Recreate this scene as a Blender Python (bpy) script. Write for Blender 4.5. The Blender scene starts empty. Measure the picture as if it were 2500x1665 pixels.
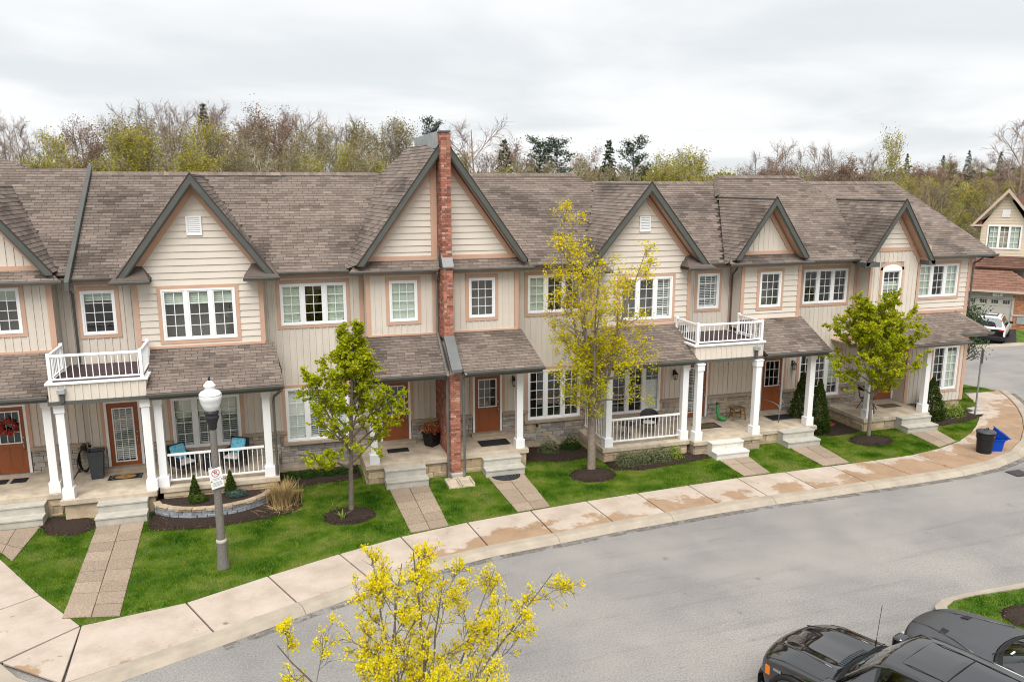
import bpy, bmesh, math, random
import numpy as np
from mathutils import Vector, Matrix, Euler

R = math.radians
random.seed(7)
rng = np.random.default_rng(7)
scene = bpy.context.scene
COL = scene.collection

# ------------------------------------------------------------------ camera
CAM_H = 9.6
cam_d = bpy.data.cameras.new('camera')
cam_d.sensor_width = 36.0
cam_d.lens = 27.83
cam_d.clip_start = 0.1
cam_d.clip_end = 3000
cam = bpy.data.objects.new('camera', cam_d)
COL.objects.link(cam)
cam.location = (0, 0, CAM_H)
cam.rotation_euler = (R(90 - 11.25), 0, R(-17))
scene.camera = cam

# ------------------------------------------------------------------ sky and light (overcast)
SUN_EL, SUN_AZ = 58, 200
world = bpy.data.worlds.new('World')
scene.world = world
world.use_nodes = True
wn, wl = world.node_tree.nodes, world.node_tree.links
wn.clear()
w_out = wn.new('ShaderNodeOutputWorld')
w_bg = wn.new('ShaderNodeBackground')
w_sky = wn.new('ShaderNodeTexSky')
w_sky.sky_type = 'NISHITA'
w_sky.sun_disc = False
w_sky.sun_elevation = R(SUN_EL)
w_sky.sun_rotation = R(SUN_AZ)
w_tc = wn.new('ShaderNodeTexCoord')
w_sep = wn.new('ShaderNodeSeparateXYZ')
wl.new(w_tc.outputs['Generated'], w_sep.inputs[0])
# project the view direction onto a cloud layer so that the clouds flatten towards the horizon
w_z = wn.new('ShaderNodeMath'); w_z.operation = 'MAXIMUM'; w_z.inputs[1].default_value = 0.0
wl.new(w_sep.outputs['Z'], w_z.inputs[0])
w_z2 = wn.new('ShaderNodeMath'); w_z2.operation = 'ADD'; w_z2.inputs[1].default_value = 0.10
wl.new(w_z.outputs[0], w_z2.inputs[0])
w_div = wn.new('ShaderNodeVectorMath'); w_div.operation = 'DIVIDE'
w_cmb = wn.new('ShaderNodeCombineXYZ')
for i in range(3):
    wl.new(w_z2.outputs[0], w_cmb.inputs[i])
wl.new(w_tc.outputs['Generated'], w_div.inputs[0])
wl.new(w_cmb.outputs[0], w_div.inputs[1])
w_n1 = wn.new('ShaderNodeTexNoise')
w_n1.inputs['Scale'].default_value = 0.5
w_n1.inputs['Detail'].default_value = 5.0
w_n1.inputs['Roughness'].default_value = 0.5
w_n1.inputs['Distortion'].default_value = 0.35
wl.new(w_div.outputs[0], w_n1.inputs['Vector'])
w_r = wn.new('ShaderNodeValToRGB')
w_r.color_ramp.interpolation = 'EASE'
w_r.color_ramp.elements[0].position = 0.36
w_r.color_ramp.elements[0].color = (0.77, 0.80, 0.825, 1)
w_r.color_ramp.elements[1].position = 0.60
w_r.color_ramp.elements[1].color = (0.955, 0.96, 0.97, 1)
wl.new(w_n1.outputs['Fac'], w_r.inputs[0])
w_sc = wn.new('ShaderNodeMixRGB'); w_sc.blend_type = 'MULTIPLY'; w_sc.inputs[0].default_value = 1.0
w_sc.inputs[2].default_value = (6.7, 6.7, 6.7, 1)
wl.new(w_r.outputs[0], w_sc.inputs[1])
w_mix = wn.new('ShaderNodeMixRGB'); w_mix.inputs[0].default_value = 0.96
wl.new(w_sky.outputs[0], w_mix.inputs[1])
wl.new(w_sc.outputs[0], w_mix.inputs[2])
wl.new(w_mix.outputs[0], w_bg.inputs['Color'])
w_bg.inputs['Strength'].default_value = 0.052
wl.new(w_bg.outputs[0], w_out.inputs['Surface'])

sun_d = bpy.data.lights.new('sun', 'SUN')
sun_d.energy = 1.5
sun_d.angle = R(50)
sun_d.color = (1.0, 0.97, 0.92)
sun = bpy.data.objects.new('sun', sun_d)
COL.objects.link(sun)
sun.rotation_euler = (R(90 - SUN_EL), 0, R(-SUN_AZ + 180))

scene.view_settings.view_transform = 'Standard'
scene.view_settings.look = 'None'
scene.view_settings.exposure = 1.6
scene.view_settings.gamma = 1.0
scene.view_settings.use_curve_mapping = False
scene.cycles.use_denoising = True
scene.cycles.filter_width = 1.05
scene.cycles.max_bounces = 7
scene.cycles.diffuse_bounces = 3
scene.cycles.glossy_bounces = 3
scene.cycles.transmission_bounces = 4
scene.cycles.transparent_max_bounces = 10
scene.cycles.caustics_reflective = False
scene.cycles.caustics_refractive = False

# ------------------------------------------------------------------ materials
MATS = {}


def mat(name, col, rough=0.8, var=0.12, scale=3.0, bump=0.0, bscale=60.0, metal=0.0, spec=0.35,
        objrand=0.0, coat=0.0, col2=None, streak=0.0):
    """Principled surface; colour varied by world-space noise and, for loose pieces, per object."""
    if name in MATS:
        return MATS[name]
    m = bpy.data.materials.new(name)
    m.use_nodes = True
    n, l = m.node_tree.nodes, m.node_tree.links
    b = n['Principled BSDF']
    b.inputs['Roughness'].default_value = rough
    b.inputs['Metallic'].default_value = metal
    b.inputs['Specular IOR Level'].default_value = spec
    if coat:
        b.inputs['Coat Weight'].default_value = coat
        b.inputs['Coat Roughness'].default_value = 0.04
    geo = n.new('ShaderNodeNewGeometry')
    nz = n.new('ShaderNodeTexNoise')
    nz.inputs['Scale'].default_value = scale
    nz.inputs['Detail'].default_value = 6
    nz.inputs['Roughness'].default_value = 0.62
    if streak:
        mp = n.new('ShaderNodeVectorMath'); mp.operation = 'MULTIPLY'
        mp.inputs[1].default_value = (1, 1, streak)
        l.new(geo.outputs['Position'], mp.inputs[0]); l.new(mp.outputs[0], nz.inputs['Vector'])
    else:
        l.new(geo.outputs['Position'], nz.inputs['Vector'])
    mr = n.new('ShaderNodeMapRange')
    mr.inputs[1].default_value = 0.3; mr.inputs[2].default_value = 0.7
    l.new(nz.outputs['Fac'], mr.inputs[0])
    if col2 is not None:
        mx = n.new('ShaderNodeMixRGB')
        mx.inputs[1].default_value = (*col, 1); mx.inputs[2].default_value = (*col2, 1)
        l.new(mr.outputs[0], mx.inputs[0])
        src = mx.outputs[0]
    else:
        mr.inputs[3].default_value = 1 - var; mr.inputs[4].default_value = 1 + var
        vm = n.new('ShaderNodeVectorMath'); vm.operation = 'SCALE'
        vm.inputs[0].default_value = col
        l.new(mr.outputs[0], vm.inputs['Scale'])
        src = vm.outputs[0]
    if objrand:
        oi = n.new('ShaderNodeObjectInfo')
        m2 = n.new('ShaderNodeMapRange')
        m2.inputs[3].default_value = 1 - objrand; m2.inputs[4].default_value = 1 + objrand
        l.new(oi.outputs['Random'], m2.inputs[0])
        v2 = n.new('ShaderNodeVectorMath'); v2.operation = 'SCALE'
        l.new(src, v2.inputs[0]); l.new(m2.outputs[0], v2.inputs['Scale'])
        src = v2.outputs[0]
    l.new(src, b.inputs['Base Color'])
    if bump:
        n2 = n.new('ShaderNodeTexNoise')
        n2.inputs['Scale'].default_value = bscale
        n2.inputs['Detail'].default_value = 4
        l.new(geo.outputs['Position'], n2.inputs['Vector'])
        bp = n.new('ShaderNodeBump')
        bp.inputs['Strength'].default_value = bump
        bp.inputs['Distance'].default_value = 0.02
        l.new(n2.outputs['Fac'], bp.inputs['Height'])
        l.new(bp.outputs[0], b.inputs['Normal'])
    MATS[name] = m
    return m


def leaf_mat(name, cols, trans=0.35, rough=0.6):
    """Foliage: colour picked along a ramp by the per-face attribute 'rnd'."""
    m = bpy.data.materials.new(name)
    m.use_nodes = True
    n, l = m.node_tree.nodes, m.node_tree.links
    n.clear()
    out = n.new('ShaderNodeOutputMaterial')
    at = n.new('ShaderNodeAttribute'); at.attribute_name = 'rnd'
    rp = n.new('ShaderNodeValToRGB')
    el = rp.color_ramp.elements
    while len(el) < len(cols):
        el.new(0.5)
    for i, c in enumerate(cols):
        el[i].position = i / (len(cols) - 1)
        el[i].color = (*c, 1)
    l.new(at.outputs['Fac'], rp.inputs[0])
    d = n.new('ShaderNodeBsdfDiffuse'); d.inputs['Roughness'].default_value = rough
    t = n.new('ShaderNodeBsdfTranslucent')
    mx = n.new('ShaderNodeMixShader'); mx.inputs[0].default_value = trans
    l.new(rp.outputs[0], d.inputs['Color']); l.new(rp.outputs[0], t.inputs['Color'])
    l.new(d.outputs[0], mx.inputs[1]); l.new(t.outputs[0], mx.inputs[2])
    l.new(mx.outputs[0], out.inputs['Surface'])
    MATS[name] = m
    return m


def glass_mat(name, tint=(0.8, 0.86, 0.84), ior=1.5, boost=1.0, rough=0.0):
    m = bpy.data.materials.new(name)
    m.use_nodes = True
    n, l = m.node_tree.nodes, m.node_tree.links
    n.clear()
    out = n.new('ShaderNodeOutputMaterial')
    t = n.new('ShaderNodeBsdfTransparent'); t.inputs[0].default_value = (*tint, 1)
    g = n.new('ShaderNodeBsdfGlossy'); g.inputs['Roughness'].default_value = rough
    g.inputs[0].default_value = (0.95, 0.97, 1, 1)
    # Schlick reflectance from the facing ratio (same from both sides of a pane)
    lw = n.new('ShaderNodeLayerWeight'); lw.inputs['Blend'].default_value = .5
    f = n.new('ShaderNodeMath'); f.operation = 'POWER'; f.inputs[1].default_value = 4.0
    l.new(lw.outputs['Facing'], f.inputs[0])
    r0 = ((ior - 1) / (ior + 1)) ** 2 * boost
    mu = n.new('ShaderNodeMath'); mu.operation = 'MULTIPLY_ADD'; mu.inputs[1].default_value = 1 - r0; mu.inputs[2].default_value = r0; mu.use_clamp = True
    mx = n.new('ShaderNodeMixShader')
    l.new(f.outputs[0], mu.inputs[0]); l.new(mu.outputs[0], mx.inputs[0])
    l.new(t.outputs[0], mx.inputs[1]); l.new(g.outputs[0], mx.inputs[2])
    l.new(mx.outputs[0], out.inputs['Surface'])
    MATS[name] = m
    return m


# ------------------------------------------------------------------ mesh builder
class MB:
    def __init__(s):
        s.v = []; s.f = []; s.mi = []

    def add(s, vs, fs, mi=0):
        o = len(s.v)
        s.v.extend([tuple(p) for p in vs])
        for f in fs:
            s.f.append(tuple(o + i for i in f)); s.mi.append(mi)
        return s

    def box(s, x0, x1, y0, y1, z0, z1, mi=0, M=None):
        vs = [Vector((x, y, z)) for z in (z0, z1) for y in (y0, y1) for x in (x0, x1)]
        if M is not None:
            vs = [M @ p for p in vs]
        s.add(vs, [(0, 2, 3, 1), (4, 5, 7, 6), (0, 1, 5, 4), (2, 6, 7, 3), (0, 4, 6, 2), (1, 3, 7, 5)], mi)
        return s

    def prism(s, poly, ext, mi=0):
        """poly: list of 3-D points (front face, any winding), ext: extrusion vector."""
        k = len(poly)
        a = [Vector(p) for p in poly]
        e = Vector(ext)
        nrm = Vector((0, 0, 0))
        for i in range(k):
            nrm += a[i].cross(a[(i + 1) % k])
        if nrm.dot(e) > 0:
            a.reverse()
        b = [p + e for p in a]
        fs = [tuple(range(k)), tuple(range(2 * k - 1, k - 1, -1))]
        for i in range(k):
            j = (i + 1) % k
            fs.append((j, i, k + i, k + j))
        s.add(a + b, fs, mi)
        return s

    def tube(s, pts, rad, n=8, mi=0, cap=True):
        pts = [Vector(p) for p in pts]
        if not hasattr(rad, '__len__'):
            rad = [rad] * len(pts)
        o = len(s.v)
        prev = None
        for i, p in enumerate(pts):
            if i == 0: t = pts[1] - pts[0]
            elif i == len(pts) - 1: t = pts[-1] - pts[-2]
            else: t = pts[i + 1] - pts[i - 1]
            t.normalize()
            if prev is None:
                a = Vector((0, 0, 1)) if abs(t.z) < 0.9 else Vector((1, 0, 0))
                u = t.cross(a).normalized()
            else:
                u = (prev - t * prev.dot(t)).normalized()
            prev = u
            w = t.cross(u)
            for k in range(n):
                an = 2 * math.pi * k / n
                s.v.append(tuple(p + (u * math.cos(an) + w * math.sin(an)) * rad[i]))
        for i in range(len(pts) - 1):
            for k in range(n):
                j = (k + 1) % n
                s.f.append((o + i * n + k, o + i * n + j, o + (i + 1) * n + j, o + (i + 1) * n + k)); s.mi.append(mi)
        if cap:
            s.f.append(tuple(o + k for k in range(n - 1, -1, -1))); s.mi.append(mi)
            e = o + (len(pts) - 1) * n
            s.f.append(tuple(e + k for k in range(n))); s.mi.append(mi)
        return s

    def lathe(s, prof, c=(0, 0, 0), n=24, mi=0, M=None):
        """prof: list of (r, z)."""
        o = len(s.v)
        for r, z in prof:
            for k in range(n):
                an = 2 * math.pi * k / n
                p = Vector((r * math.cos(an), r * math.sin(an), z))
                if M is not None: p = M @ p
                s.v.append((p.x + c[0], p.y + c[1], p.z + c[2]))
        for i in range(len(prof) - 1):
            for k in range(n):
                j = (k + 1) % n
                s.f.append((o + i * n + k, o + i * n + j, o + (i + 1) * n + j, o + (i + 1) * n + k)); s.mi.append(mi)
        s.f.append(tuple(o + k for k in range(n - 1, -1, -1))); s.mi.append(mi)
        e = o + (len(prof) - 1) * n
        s.f.append(tuple(e + k for k in range(n))); s.mi.append(mi)
        return s

    def grid(s, P, mi=0, closed=False):
        """P: 2-D list of points -> quads."""
        o = len(s.v)
        a, b = len(P), len(P[0])
        for row in P:
            s.v.extend([tuple(p) for p in row])
        for i in range(a - 1):
            for j in range(b - 1 if not closed else b):
                k = (j + 1) % b
                s.f.append((o + i * b + j, o + i * b + k, o + (i + 1) * b + k, o + (i + 1) * b + j)); s.mi.append(mi)
        return s

    def mesh(s, name, mats, smooth=False):
        me = bpy.data.meshes.new(name)
        me.from_pydata(s.v, [], s.f)
        for m in (mats if isinstance(mats, (list, tuple)) else [mats]):
            me.materials.append(MATS[m] if isinstance(m, str) else m)
        if len(me.materials) > 1:
            me.polygons.foreach_set('material_index', s.mi)
        if smooth:
            me.polygons.foreach_set('use_smooth', [True] * len(me.polygons))
        me.update()
        return me

    def build(s, name, mats, parent=None, smooth=False, bevel=0.0, subsurf=0, kind=None, segs=2):
        me = s.mesh(name, mats, smooth)
        o = link(name, me, parent)
        if bevel:
            b = o.modifiers.new('bevel', 'BEVEL'); b.width = bevel; b.segments = segs; b.limit_method = 'ANGLE'
            b.angle_limit = R(35)
        if subsurf:
            q = o.modifiers.new('sub', 'SUBSURF'); q.levels = subsurf; q.render_levels = subsurf
        if kind: o['kind'] = kind
        return o


def link(name, me, parent=None):
    o = bpy.data.objects.new(name, me)
    COL.objects.link(o)
    if parent is not None:
        o.parent = parent
        if parent.type == 'EMPTY' and parent.get('_world'):
            o.location = -Vector(parent.location)
    return o


def thing(name, label, cat, loc=(0, 0, 0), group=None, world_parts=True, rz=0.0):
    """Empty at a thing's base. world_parts: the parts' meshes are in world coordinates."""
    o = bpy.data.objects.new(name, None)
    COL.objects.link(o)
    o.location = loc
    o.rotation_euler = (0, 0, rz)
    o.empty_display_size = 0.2
    o['label'] = label; o['category'] = cat
    if group: o['group'] = group
    if world_parts: o['_world'] = 1
    return o


def tag(o, label, cat, group=None):
    o['label'] = label; o['category'] = cat
    if group: o['group'] = group
    return o


def struct(o):
    o['kind'] = 'structure'
    return o


def np_mesh(name, verts, faces, mats, rnd=None, smooth=False):
    """verts Nx3, faces Mxk numpy -> mesh, optional per-face attribute rnd."""
    me = bpy.data.meshes.new(name)
    nv, (nf, k) = len(verts), faces.shape
    me.vertices.add(nv); me.vertices.foreach_set('co', np.asarray(verts, np.float32).ravel())
    me.loops.add(nf * k); me.loops.foreach_set('vertex_index', faces.astype(np.int32).ravel())
    me.polygons.add(nf); me.polygons.foreach_set('loop_start', np.arange(0, nf * k, k, dtype=np.int32))
    me.polygons.foreach_set('loop_total', np.full(nf, k, np.int32))
    if smooth: me.polygons.foreach_set('use_smooth', [True] * nf)
    for m in (mats if isinstance(mats, (list, tuple)) else [mats]):
        me.materials.append(MATS[m] if isinstance(m, str) else m)
    if rnd is not None:
        a = me.attributes.new('rnd', 'FLOAT', 'FACE')
        a.data.foreach_set('value', np.asarray(rnd, np.float32))
    me.update(calc_edges=True)
    return me


def leaf_quads(cen, size, rnd_rot=1.0, aspect=0.6, normal_up=0.3, seed=0):
    """Random small kite-shaped quads at cen (Nx3); size scalar or N."""
    g = np.random.default_rng(seed)
    N = len(cen)
    nrm = g.normal(size=(N, 3)); nrm[:, 2] = np.abs(nrm[:, 2]) + normal_up
    nrm /= np.linalg.norm(nrm, axis=1)[:, None]
    a = g.normal(size=(N, 3))
    u = np.cross(nrm, a); u /= np.linalg.norm(u, axis=1)[:, None] + 1e-9
    v = np.cross(nrm, u)
    sz = (np.asarray(size) * g.uniform(0.6, 1.35, N))[:, None]
    p0 = cen - u * sz * 0.5; p2 = cen + u * sz * 0.5
    p1 = cen + v * sz * 0.5 * aspect - nrm * sz * .12; p3 = cen - v * sz * 0.5 * aspect - nrm * sz * .12
    V = np.stack([p0, p1, p2, p3], 1).reshape(-1, 3)
    F = np.arange(N * 4).reshape(-1, 4)
    return V, F


# ------------------------------------------------------------------ 2-D helpers
def clip_half(poly, a, b, c):
    """keep a*x+b*y<=c"""
    out = []
    k = len(poly)
    for i in range(k):
        p, q = poly[i], poly[(i + 1) % k]
        dp = a * p[0] + b * p[1] - c; dq = a * q[0] + b * q[1] - c
        if dp <= 1e-9: out.append(p)
        if (dp < -1e-9 and dq > 1e-9) or (dp > 1e-9 and dq < -1e-9):
            t = dp / (dp - dq)
            out.append((p[0] + t * (q[0] - p[0]), p[1] + t * (q[1] - p[1])))
    return out


def clip_rect(poly, x0, x1, y0, y1):
    for h in ((1, 0, x1), (-1, 0, -x0), (0, 1, y1), (0, -1, -y0)):
        poly = clip_half(poly, *h)
        if len(poly) < 3: return []
    return poly


def clip_convex(poly, conv):
    """clip poly by a convex polygon (any winding)."""
    A = sum(conv[i][0] * conv[(i + 1) % len(conv)][1] - conv[(i + 1) % len(conv)][0] * conv[i][1] for i in range(len(conv)))
    c = conv if A > 0 else conv[::-1]
    for i in range(len(c)):
        p, q = c[i], c[(i + 1) % len(c)]
        ex, ey = q[0] - p[0], q[1] - p[1]
        poly = clip_half(poly, ey, -ex, ey * p[0] - ex * p[1])
        if len(poly) < 3: return []
    return poly


def minus_rects(polys, holes):
    for (x0, x1, y0, y1) in holes:
        nxt = []
        for p in polys:
            xs = [q[0] for q in p]; ys = [q[1] for q in p]
            if max(xs) <= x0 or min(xs) >= x1 or max(ys) <= y0 or min(ys) >= y1:
                nxt.append(p); continue
            l = clip_half(p, 1, 0, x0)
            r = clip_half(p, -1, 0, -x1)
            m = clip_half(clip_half(p, 1, 0, x1) or [(0, 0)] * 3, -1, 0, -x0) if True else []
            for piece in (l, r):
                if len(piece) >= 3: nxt.append(piece)
            if len(m) >= 3:
                d = clip_half(m, 0, 1, y0); u = clip_half(m, 0, -1, -y1)
                for piece in (d, u):
                    if len(piece) >= 3: nxt.append(piece)
        polys = nxt
    return polys


def area2(p):
    return abs(sum(p[i][0] * p[(i + 1) % len(p)][1] - p[(i + 1) % len(p)][0] * p[i][1] for i in range(len(p)))) / 2


# ------------------------------------------------------------------ palette
mat('siding', (0.64, 0.575, 0.50), 0.7, 0.05, 1.2, 0.15, 40, objrand=0.03)
mat('siding_warm', (0.59, 0.50, 0.37), 0.7, 0.05, 1.2, objrand=0.03)
mat('trim_peach', (0.54, 0.345, 0.25), 0.65, 0.06, 2.0)
mat('white_paint', (0.80, 0.80, 0.80), 0.45, 0.03, 2.0)
mat('vinyl_white', (0.82, 0.82, 0.82), 0.4, 0.02, 2.0)
mat('fascia', (0.086, 0.088, 0.080), 0.5, 0.12, 2.5)
mat('gutter', (0.17, 0.165, 0.155), 0.4, 0.2, 2.0, metal=0.25)
mat('downspout', (0.10, 0.095, 0.09), 0.45, 0.12, 2.0, metal=0.2)
mat('flashing', (0.16, 0.165, 0.165), 0.4, 0.15, 2.0, metal=0.4)
mat('galvanised', (0.42, 0.45, 0.46), 0.4, 0.18, 3.0, metal=0.5)
mat('door_rust', (0.27, 0.082, 0.028), 0.42, 0.06, 3.0)
mat('brass', (0.45, 0.40, 0.32), 0.3, 0.05, 3.0, metal=0.9)
mat('black_metal', (0.018, 0.018, 0.02), 0.45, 0.1, 5.0)
mat('lining', (0.33, 0.30, 0.27), 0.9, 0.05, 1.0)
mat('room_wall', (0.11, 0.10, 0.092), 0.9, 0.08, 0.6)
mat('blind_white', (0.82, 0.83, 0.80), 0.7, 0.03, 3.0)
mat('blind_sage', (0.60, 0.66, 0.56), 0.8, 0.05, 3.0)
mat('concrete_porch', (0.46, 0.39, 0.30), 0.8, 0.30, 2.2, 0.2, 80)
mat('concrete_side', (0.47, 0.37, 0.25), 0.85, 0.25, 3.0, 0.3, 50)
mat('concrete_step', (0.42, 0.40, 0.35), 0.8, 0.16, 3.0, 0.25, 90)
mat('step_white', (0.60, 0.58, 0.53), 0.7, 0.12, 5.0)
mat('balcony_floor', (0.045, 0.026, 0.03), 0.6, 0.2, 3.0)
mat('mortar', (0.42, 0.38, 0.33), 0.95, 0.12, 8.0)
mat('stone_mortar', (0.20, 0.18, 0.155), 0.95, 0.12, 8.0)
mat('stone_ledge', (0.36, 0.29, 0.22), 0.85, 0.15, 5.0, 0.4, 40)
STONES = []
for i, c in enumerate([(0.37, 0.33, 0.285), (0.31, 0.28, 0.25), (0.42, 0.375, 0.32), (0.41, 0.335, 0.245), (0.27, 0.24, 0.215)]):
    mat('stone_%s' % 'abcde'[i], c, 0.9, 0.22, 6.0, 0.6, 25, objrand=0.10); STONES.append('stone_%s' % 'abcde'[i])
TANS = []
for i, c in enumerate([(0.46, 0.34, 0.21), (0.40, 0.30, 0.20), (0.52, 0.40, 0.26), (0.36, 0.28, 0.20)]):
    mat('tan_%s' % 'abcd'[i], c, 0.9, 0.22, 5.0, 0.6, 25, objrand=0.10); TANS.append('tan_%s' % 'abcd'[i])
BRICKS = []
for i, c in enumerate([(0.355, 0.145, 0.098), (0.29, 0.115, 0.08), (0.41, 0.18, 0.125), (0.20, 0.092, 0.072), (0.46, 0.29, 0.22)]):
    mat('brick_%s' % 'abcde'[i], c, 0.85, 0.2, 12.0, 0.4, 60, objrand=0.12); BRICKS.append('brick_%s' % 'abcde'[i])
SHADES = []
for i, v in enumerate([0.50, 0.64, 0.81, 0.98, 1.12, 1.28]):
    mat('shingle_%s' % 'abcdef'[i], (0.185 * v, 0.148 * v, 0.126 * v), 0.92, 0.10, 9.0, 0.5, 120, spec=0.2, objrand=0.06)
    SHADES.append('shingle_%s' % 'abcdef'[i])
mat('shingle_deck', (0.045, 0.036, 0.031), 0.95, 0.1, 4.0)
glass_mat('window_glass', (0.955, 0.975, 0.965), 1.52, 1.2)
glass_mat('car_glass', (0.30, 0.40, 0.35), 1.52, 1.4)
# ------------------------------------------------------------------ townhouse builders
from mathutils import noise as mnoise
W_Y, G_Y = 26.4, 25.7          # main wall plane, projecting upper wall plane
SH_W, SH_H = 0.34, 0.145       # shingle tab


def shingle_mesh(i):
    k = 'shingle_tab_%d' % i
    me = bpy.data.meshes.get(k)
    if me: return me
    b = MB()
    w, h, t = SH_W / 2 - 0.006, SH_H + 0.01, 0.017
    b.add([(-w, 0, 0), (w, 0, 0), (-w, 0, t), (w, 0, t), (-w, h, 0.002), (w, h, 0.002)],
          [(0, 1, 3, 2), (2, 3, 5, 4), (0, 2, 4), (1, 5, 3)])
    return b.mesh(k, SHADES[i])


CUBES = {}


def cube_mesh(key, m, cham=0.12):
    """unit block, chamfered, shared by bricks and stones (scaled per object)."""
    k = (key, m)
    if k in CUBES: return CUBES[k]
    bm = bmesh.new()
    bmesh.ops.create_cube(bm, size=1.0)
    fr = [e for e in bm.edges if all(v.co.y < 0 for v in e.verts)]
    bmesh.ops.bevel(bm, geom=fr, offset=cham, segments=1, affect='EDGES')
    r = random.Random(key)
    for v in bm.verts:
        v.co.x += r.uniform(-.03, .03); v.co.z += r.uniform(-.04, .04)
        if v.co.y < 0: v.co.y += r.uniform(-.1, .1)
    me = bpy.data.meshes.new('block_%s_%s' % (key, m))
    bm.to_mesh(me); bm.free()
    me.materials.append(MATS[m])
    CUBES[k] = me
    return me


class Unit:
    def __init__(s, label, x0, x1, dz=0.0, yo=0.0, name='townhouse'):
        s.o = thing(name, label, 'townhouse', ((x0 + x1) / 2, W_Y + yo, 0), 'attached townhouses along the street')
        s.x0, s.x1, s.dz, s.yo = x0, x1, dz, yo
        s.deck = MB(); s.cut = MB(); s.tabs = []; s.gables = []; s.hide_rules = []

    # ---- roof
    def face(s, poly, own=None, clear=0.03):
        P = [Vector(p) for p in poly]
        n = Vector((0, 0, 0))
        for i in range(len(P)):
            n += (P[i] - P[0]).cross(P[(i + 1) % len(P)] - P[0])
        n.normalize()
        if n.z < 0: n = -n
        o = sum(P, Vector()) / len(P)
        P = [p - n * (p - o).dot(n) for p in P]          # flatten onto the mean plane
        u = Vector((0, 0, 1)).cross(n).normalized()
        if u.x < 0 or (abs(u.x) < .3 and u.y > 0): u = -u
        v = n.cross(u)
        if v.z < 0: v = -v
        s.deck.prism(P, -n * 0.10)
        q = [((p - o).dot(u), (p - o).dot(v)) for p in P]
        umin, umax = min(a for a, b in q), max(a for a, b in q)
        vmin, vmax = min(b for a, b in q), max(b for a, b in q)
        M0 = Matrix((u, v, n)).transposed().to_4x4()
        if M0.determinant() < 0:
            u = -u; q = [(-a, b) for a, b in q]; umin, umax = -umax, -umin
            M0 = Matrix((u, v, n)).transposed().to_4x4()
        camp = Vector((0, 0, CAM_H))
        row = 0
        y = vmin
        while y < vmax - 0.01:
            off = (0.5 if row % 2 else 0.0) * SH_W + random.uniform(-.05, .05)
            x = umin - SH_W + off
            while x < umax:
                cx, cy = x + SH_W / 2, y + SH_H / 2
                pw = o + u * cx + v * cy
                if not s.hidden(pw, own, clear):
                    # weathered darker patches plus tab to tab variation
                    nz = mnoise.noise(Vector((pw.x * .55, pw.y * .4 + 3.1, pw.z * .75))) + .5 * mnoise.noise(Vector((pw.x * 1.7, pw.y, pw.z * 2.6 + 9)))
                    val = 3.35 - 4.2 * max(0, nz - .02) - 1.0 * max(0, mnoise.noise(Vector((pw.x * .3, 5, pw.z * .4)))) + random.gauss(0, .72)
                    if random.random() < .05: val += random.choice((-1.5, 1.1))
                    sh = max(0, min(5, int(round(val))))
                    cell = [(x + .006, y), (x + SH_W - .006, y), (x + SH_W - .006, y + SH_H), (x + .006, y + SH_H)]
                    c = clip_convex(cell, q)
                    if len(c) >= 3 and area2(c) > 0.0012:
                        if area2(c) > 0.97 * area2(cell):
                            d = pw - camp
                            pa = abs(d.normalized().dot(n)) / d.length_squared
                            Mx = Matrix.Translation(o + u * cx + v * y) @ M0
                            s.tabs.append((pa if d.dot(n) < 0 else 0, Mx, sh))
                        else:
                            vs = [o + u * a + v * b_ + n * (0.017 * (1 - (b_ - y) / SH_H) + .003) for a, b_ in c]
                            lo = [o + u * a + v * b_ for a, b_ in c]
                            k = len(c)
                            A = sum(c[i][0] * c[(i + 1) % k][1] - c[(i + 1) % k][0] * c[i][1] for i in range(k))
                            if A < 0: vs.reverse(); lo.reverse()
                            s.cut.add(vs + lo, [tuple(range(k))] + [(i, k + i, k + (i + 1) % k, (i + 1) % k) for i in range(k)], sh)
                x += SH_W
            y += SH_H
            row += 1
        return n

    def hidden(s, p, own, clear):
        if p.z < 6.5: return False
        for g in GABLES:
            if g is own: continue
            xa, zr, sl, yf = g
            if p.y > yf and p.z < zr - sl * abs(p.x - xa) - clear - .05: return True
        for f in s.hide_rules:
            if f(p): return True
        return False

    def caps(s, a, b, w=0.17, drop=0.10, step=0.16):
        """ridge cap tabs from a to b."""
        a, b = Vector(a), Vector(b)
        d = (b - a); L = d.length; d.normalize()
        side = Vector((0, 0, 1)).cross(d).normalized()
        up = d.cross(side)
        if up.z < 0: up = -up
        k = max(1, int(L / step))
        for i in range(k):
            p = a + d * (L * i / k); e = a + d * (L * (i + 1) / k + .03)
            h0, h1 = 0.012 + .004 * (i % 2), 0.032
            sh = max(0, min(5, int(round(random.gauss(3, .8)))))
            top0, top1 = p + up * (h1 + .02), e + up * (h0 + .02)
            l0 = p + side * w - up * (drop - h1); l1 = e + side * w - up * (drop - h0)
            r0 = p - side * w - up * (drop - h1); r1 = e - side * w - up * (drop - h0)
            s.cut.add([l0, l1, top1, top0, r1, r0, ], [(0, 1, 2, 3), (3, 2, 4, 5), (0, 3, 5)], sh)

    def finish_roof(s, n_obj=300):
        r = s.deck.build('roof', 'shingle_deck', s.o)
        s.roof = r
        s.tabs.sort(key=lambda t: -t[0])
        for pa, Mx, sh in s.tabs[:n_obj]:
            o = bpy.data.objects.new('shingle', shingle_mesh(sh))
            COL.objects.link(o); o.parent = r
            o.matrix_local = Mx
        w, h, t = SH_W / 2 - 0.006, SH_H + 0.01, 0.017
        loc = [Vector(p) for p in [(-w, 0, 0), (w, 0, 0), (-w, 0, t), (w, 0, t), (-w, h, 0.002), (w, h, 0.002)]]
        for pa, Mx, sh in s.tabs[n_obj:]:
            s.cut.add([Mx @ p for p in loc], [(0, 1, 3, 2), (2, 3, 5, 4), (0, 2, 4), (1, 5, 3)], sh)
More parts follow.
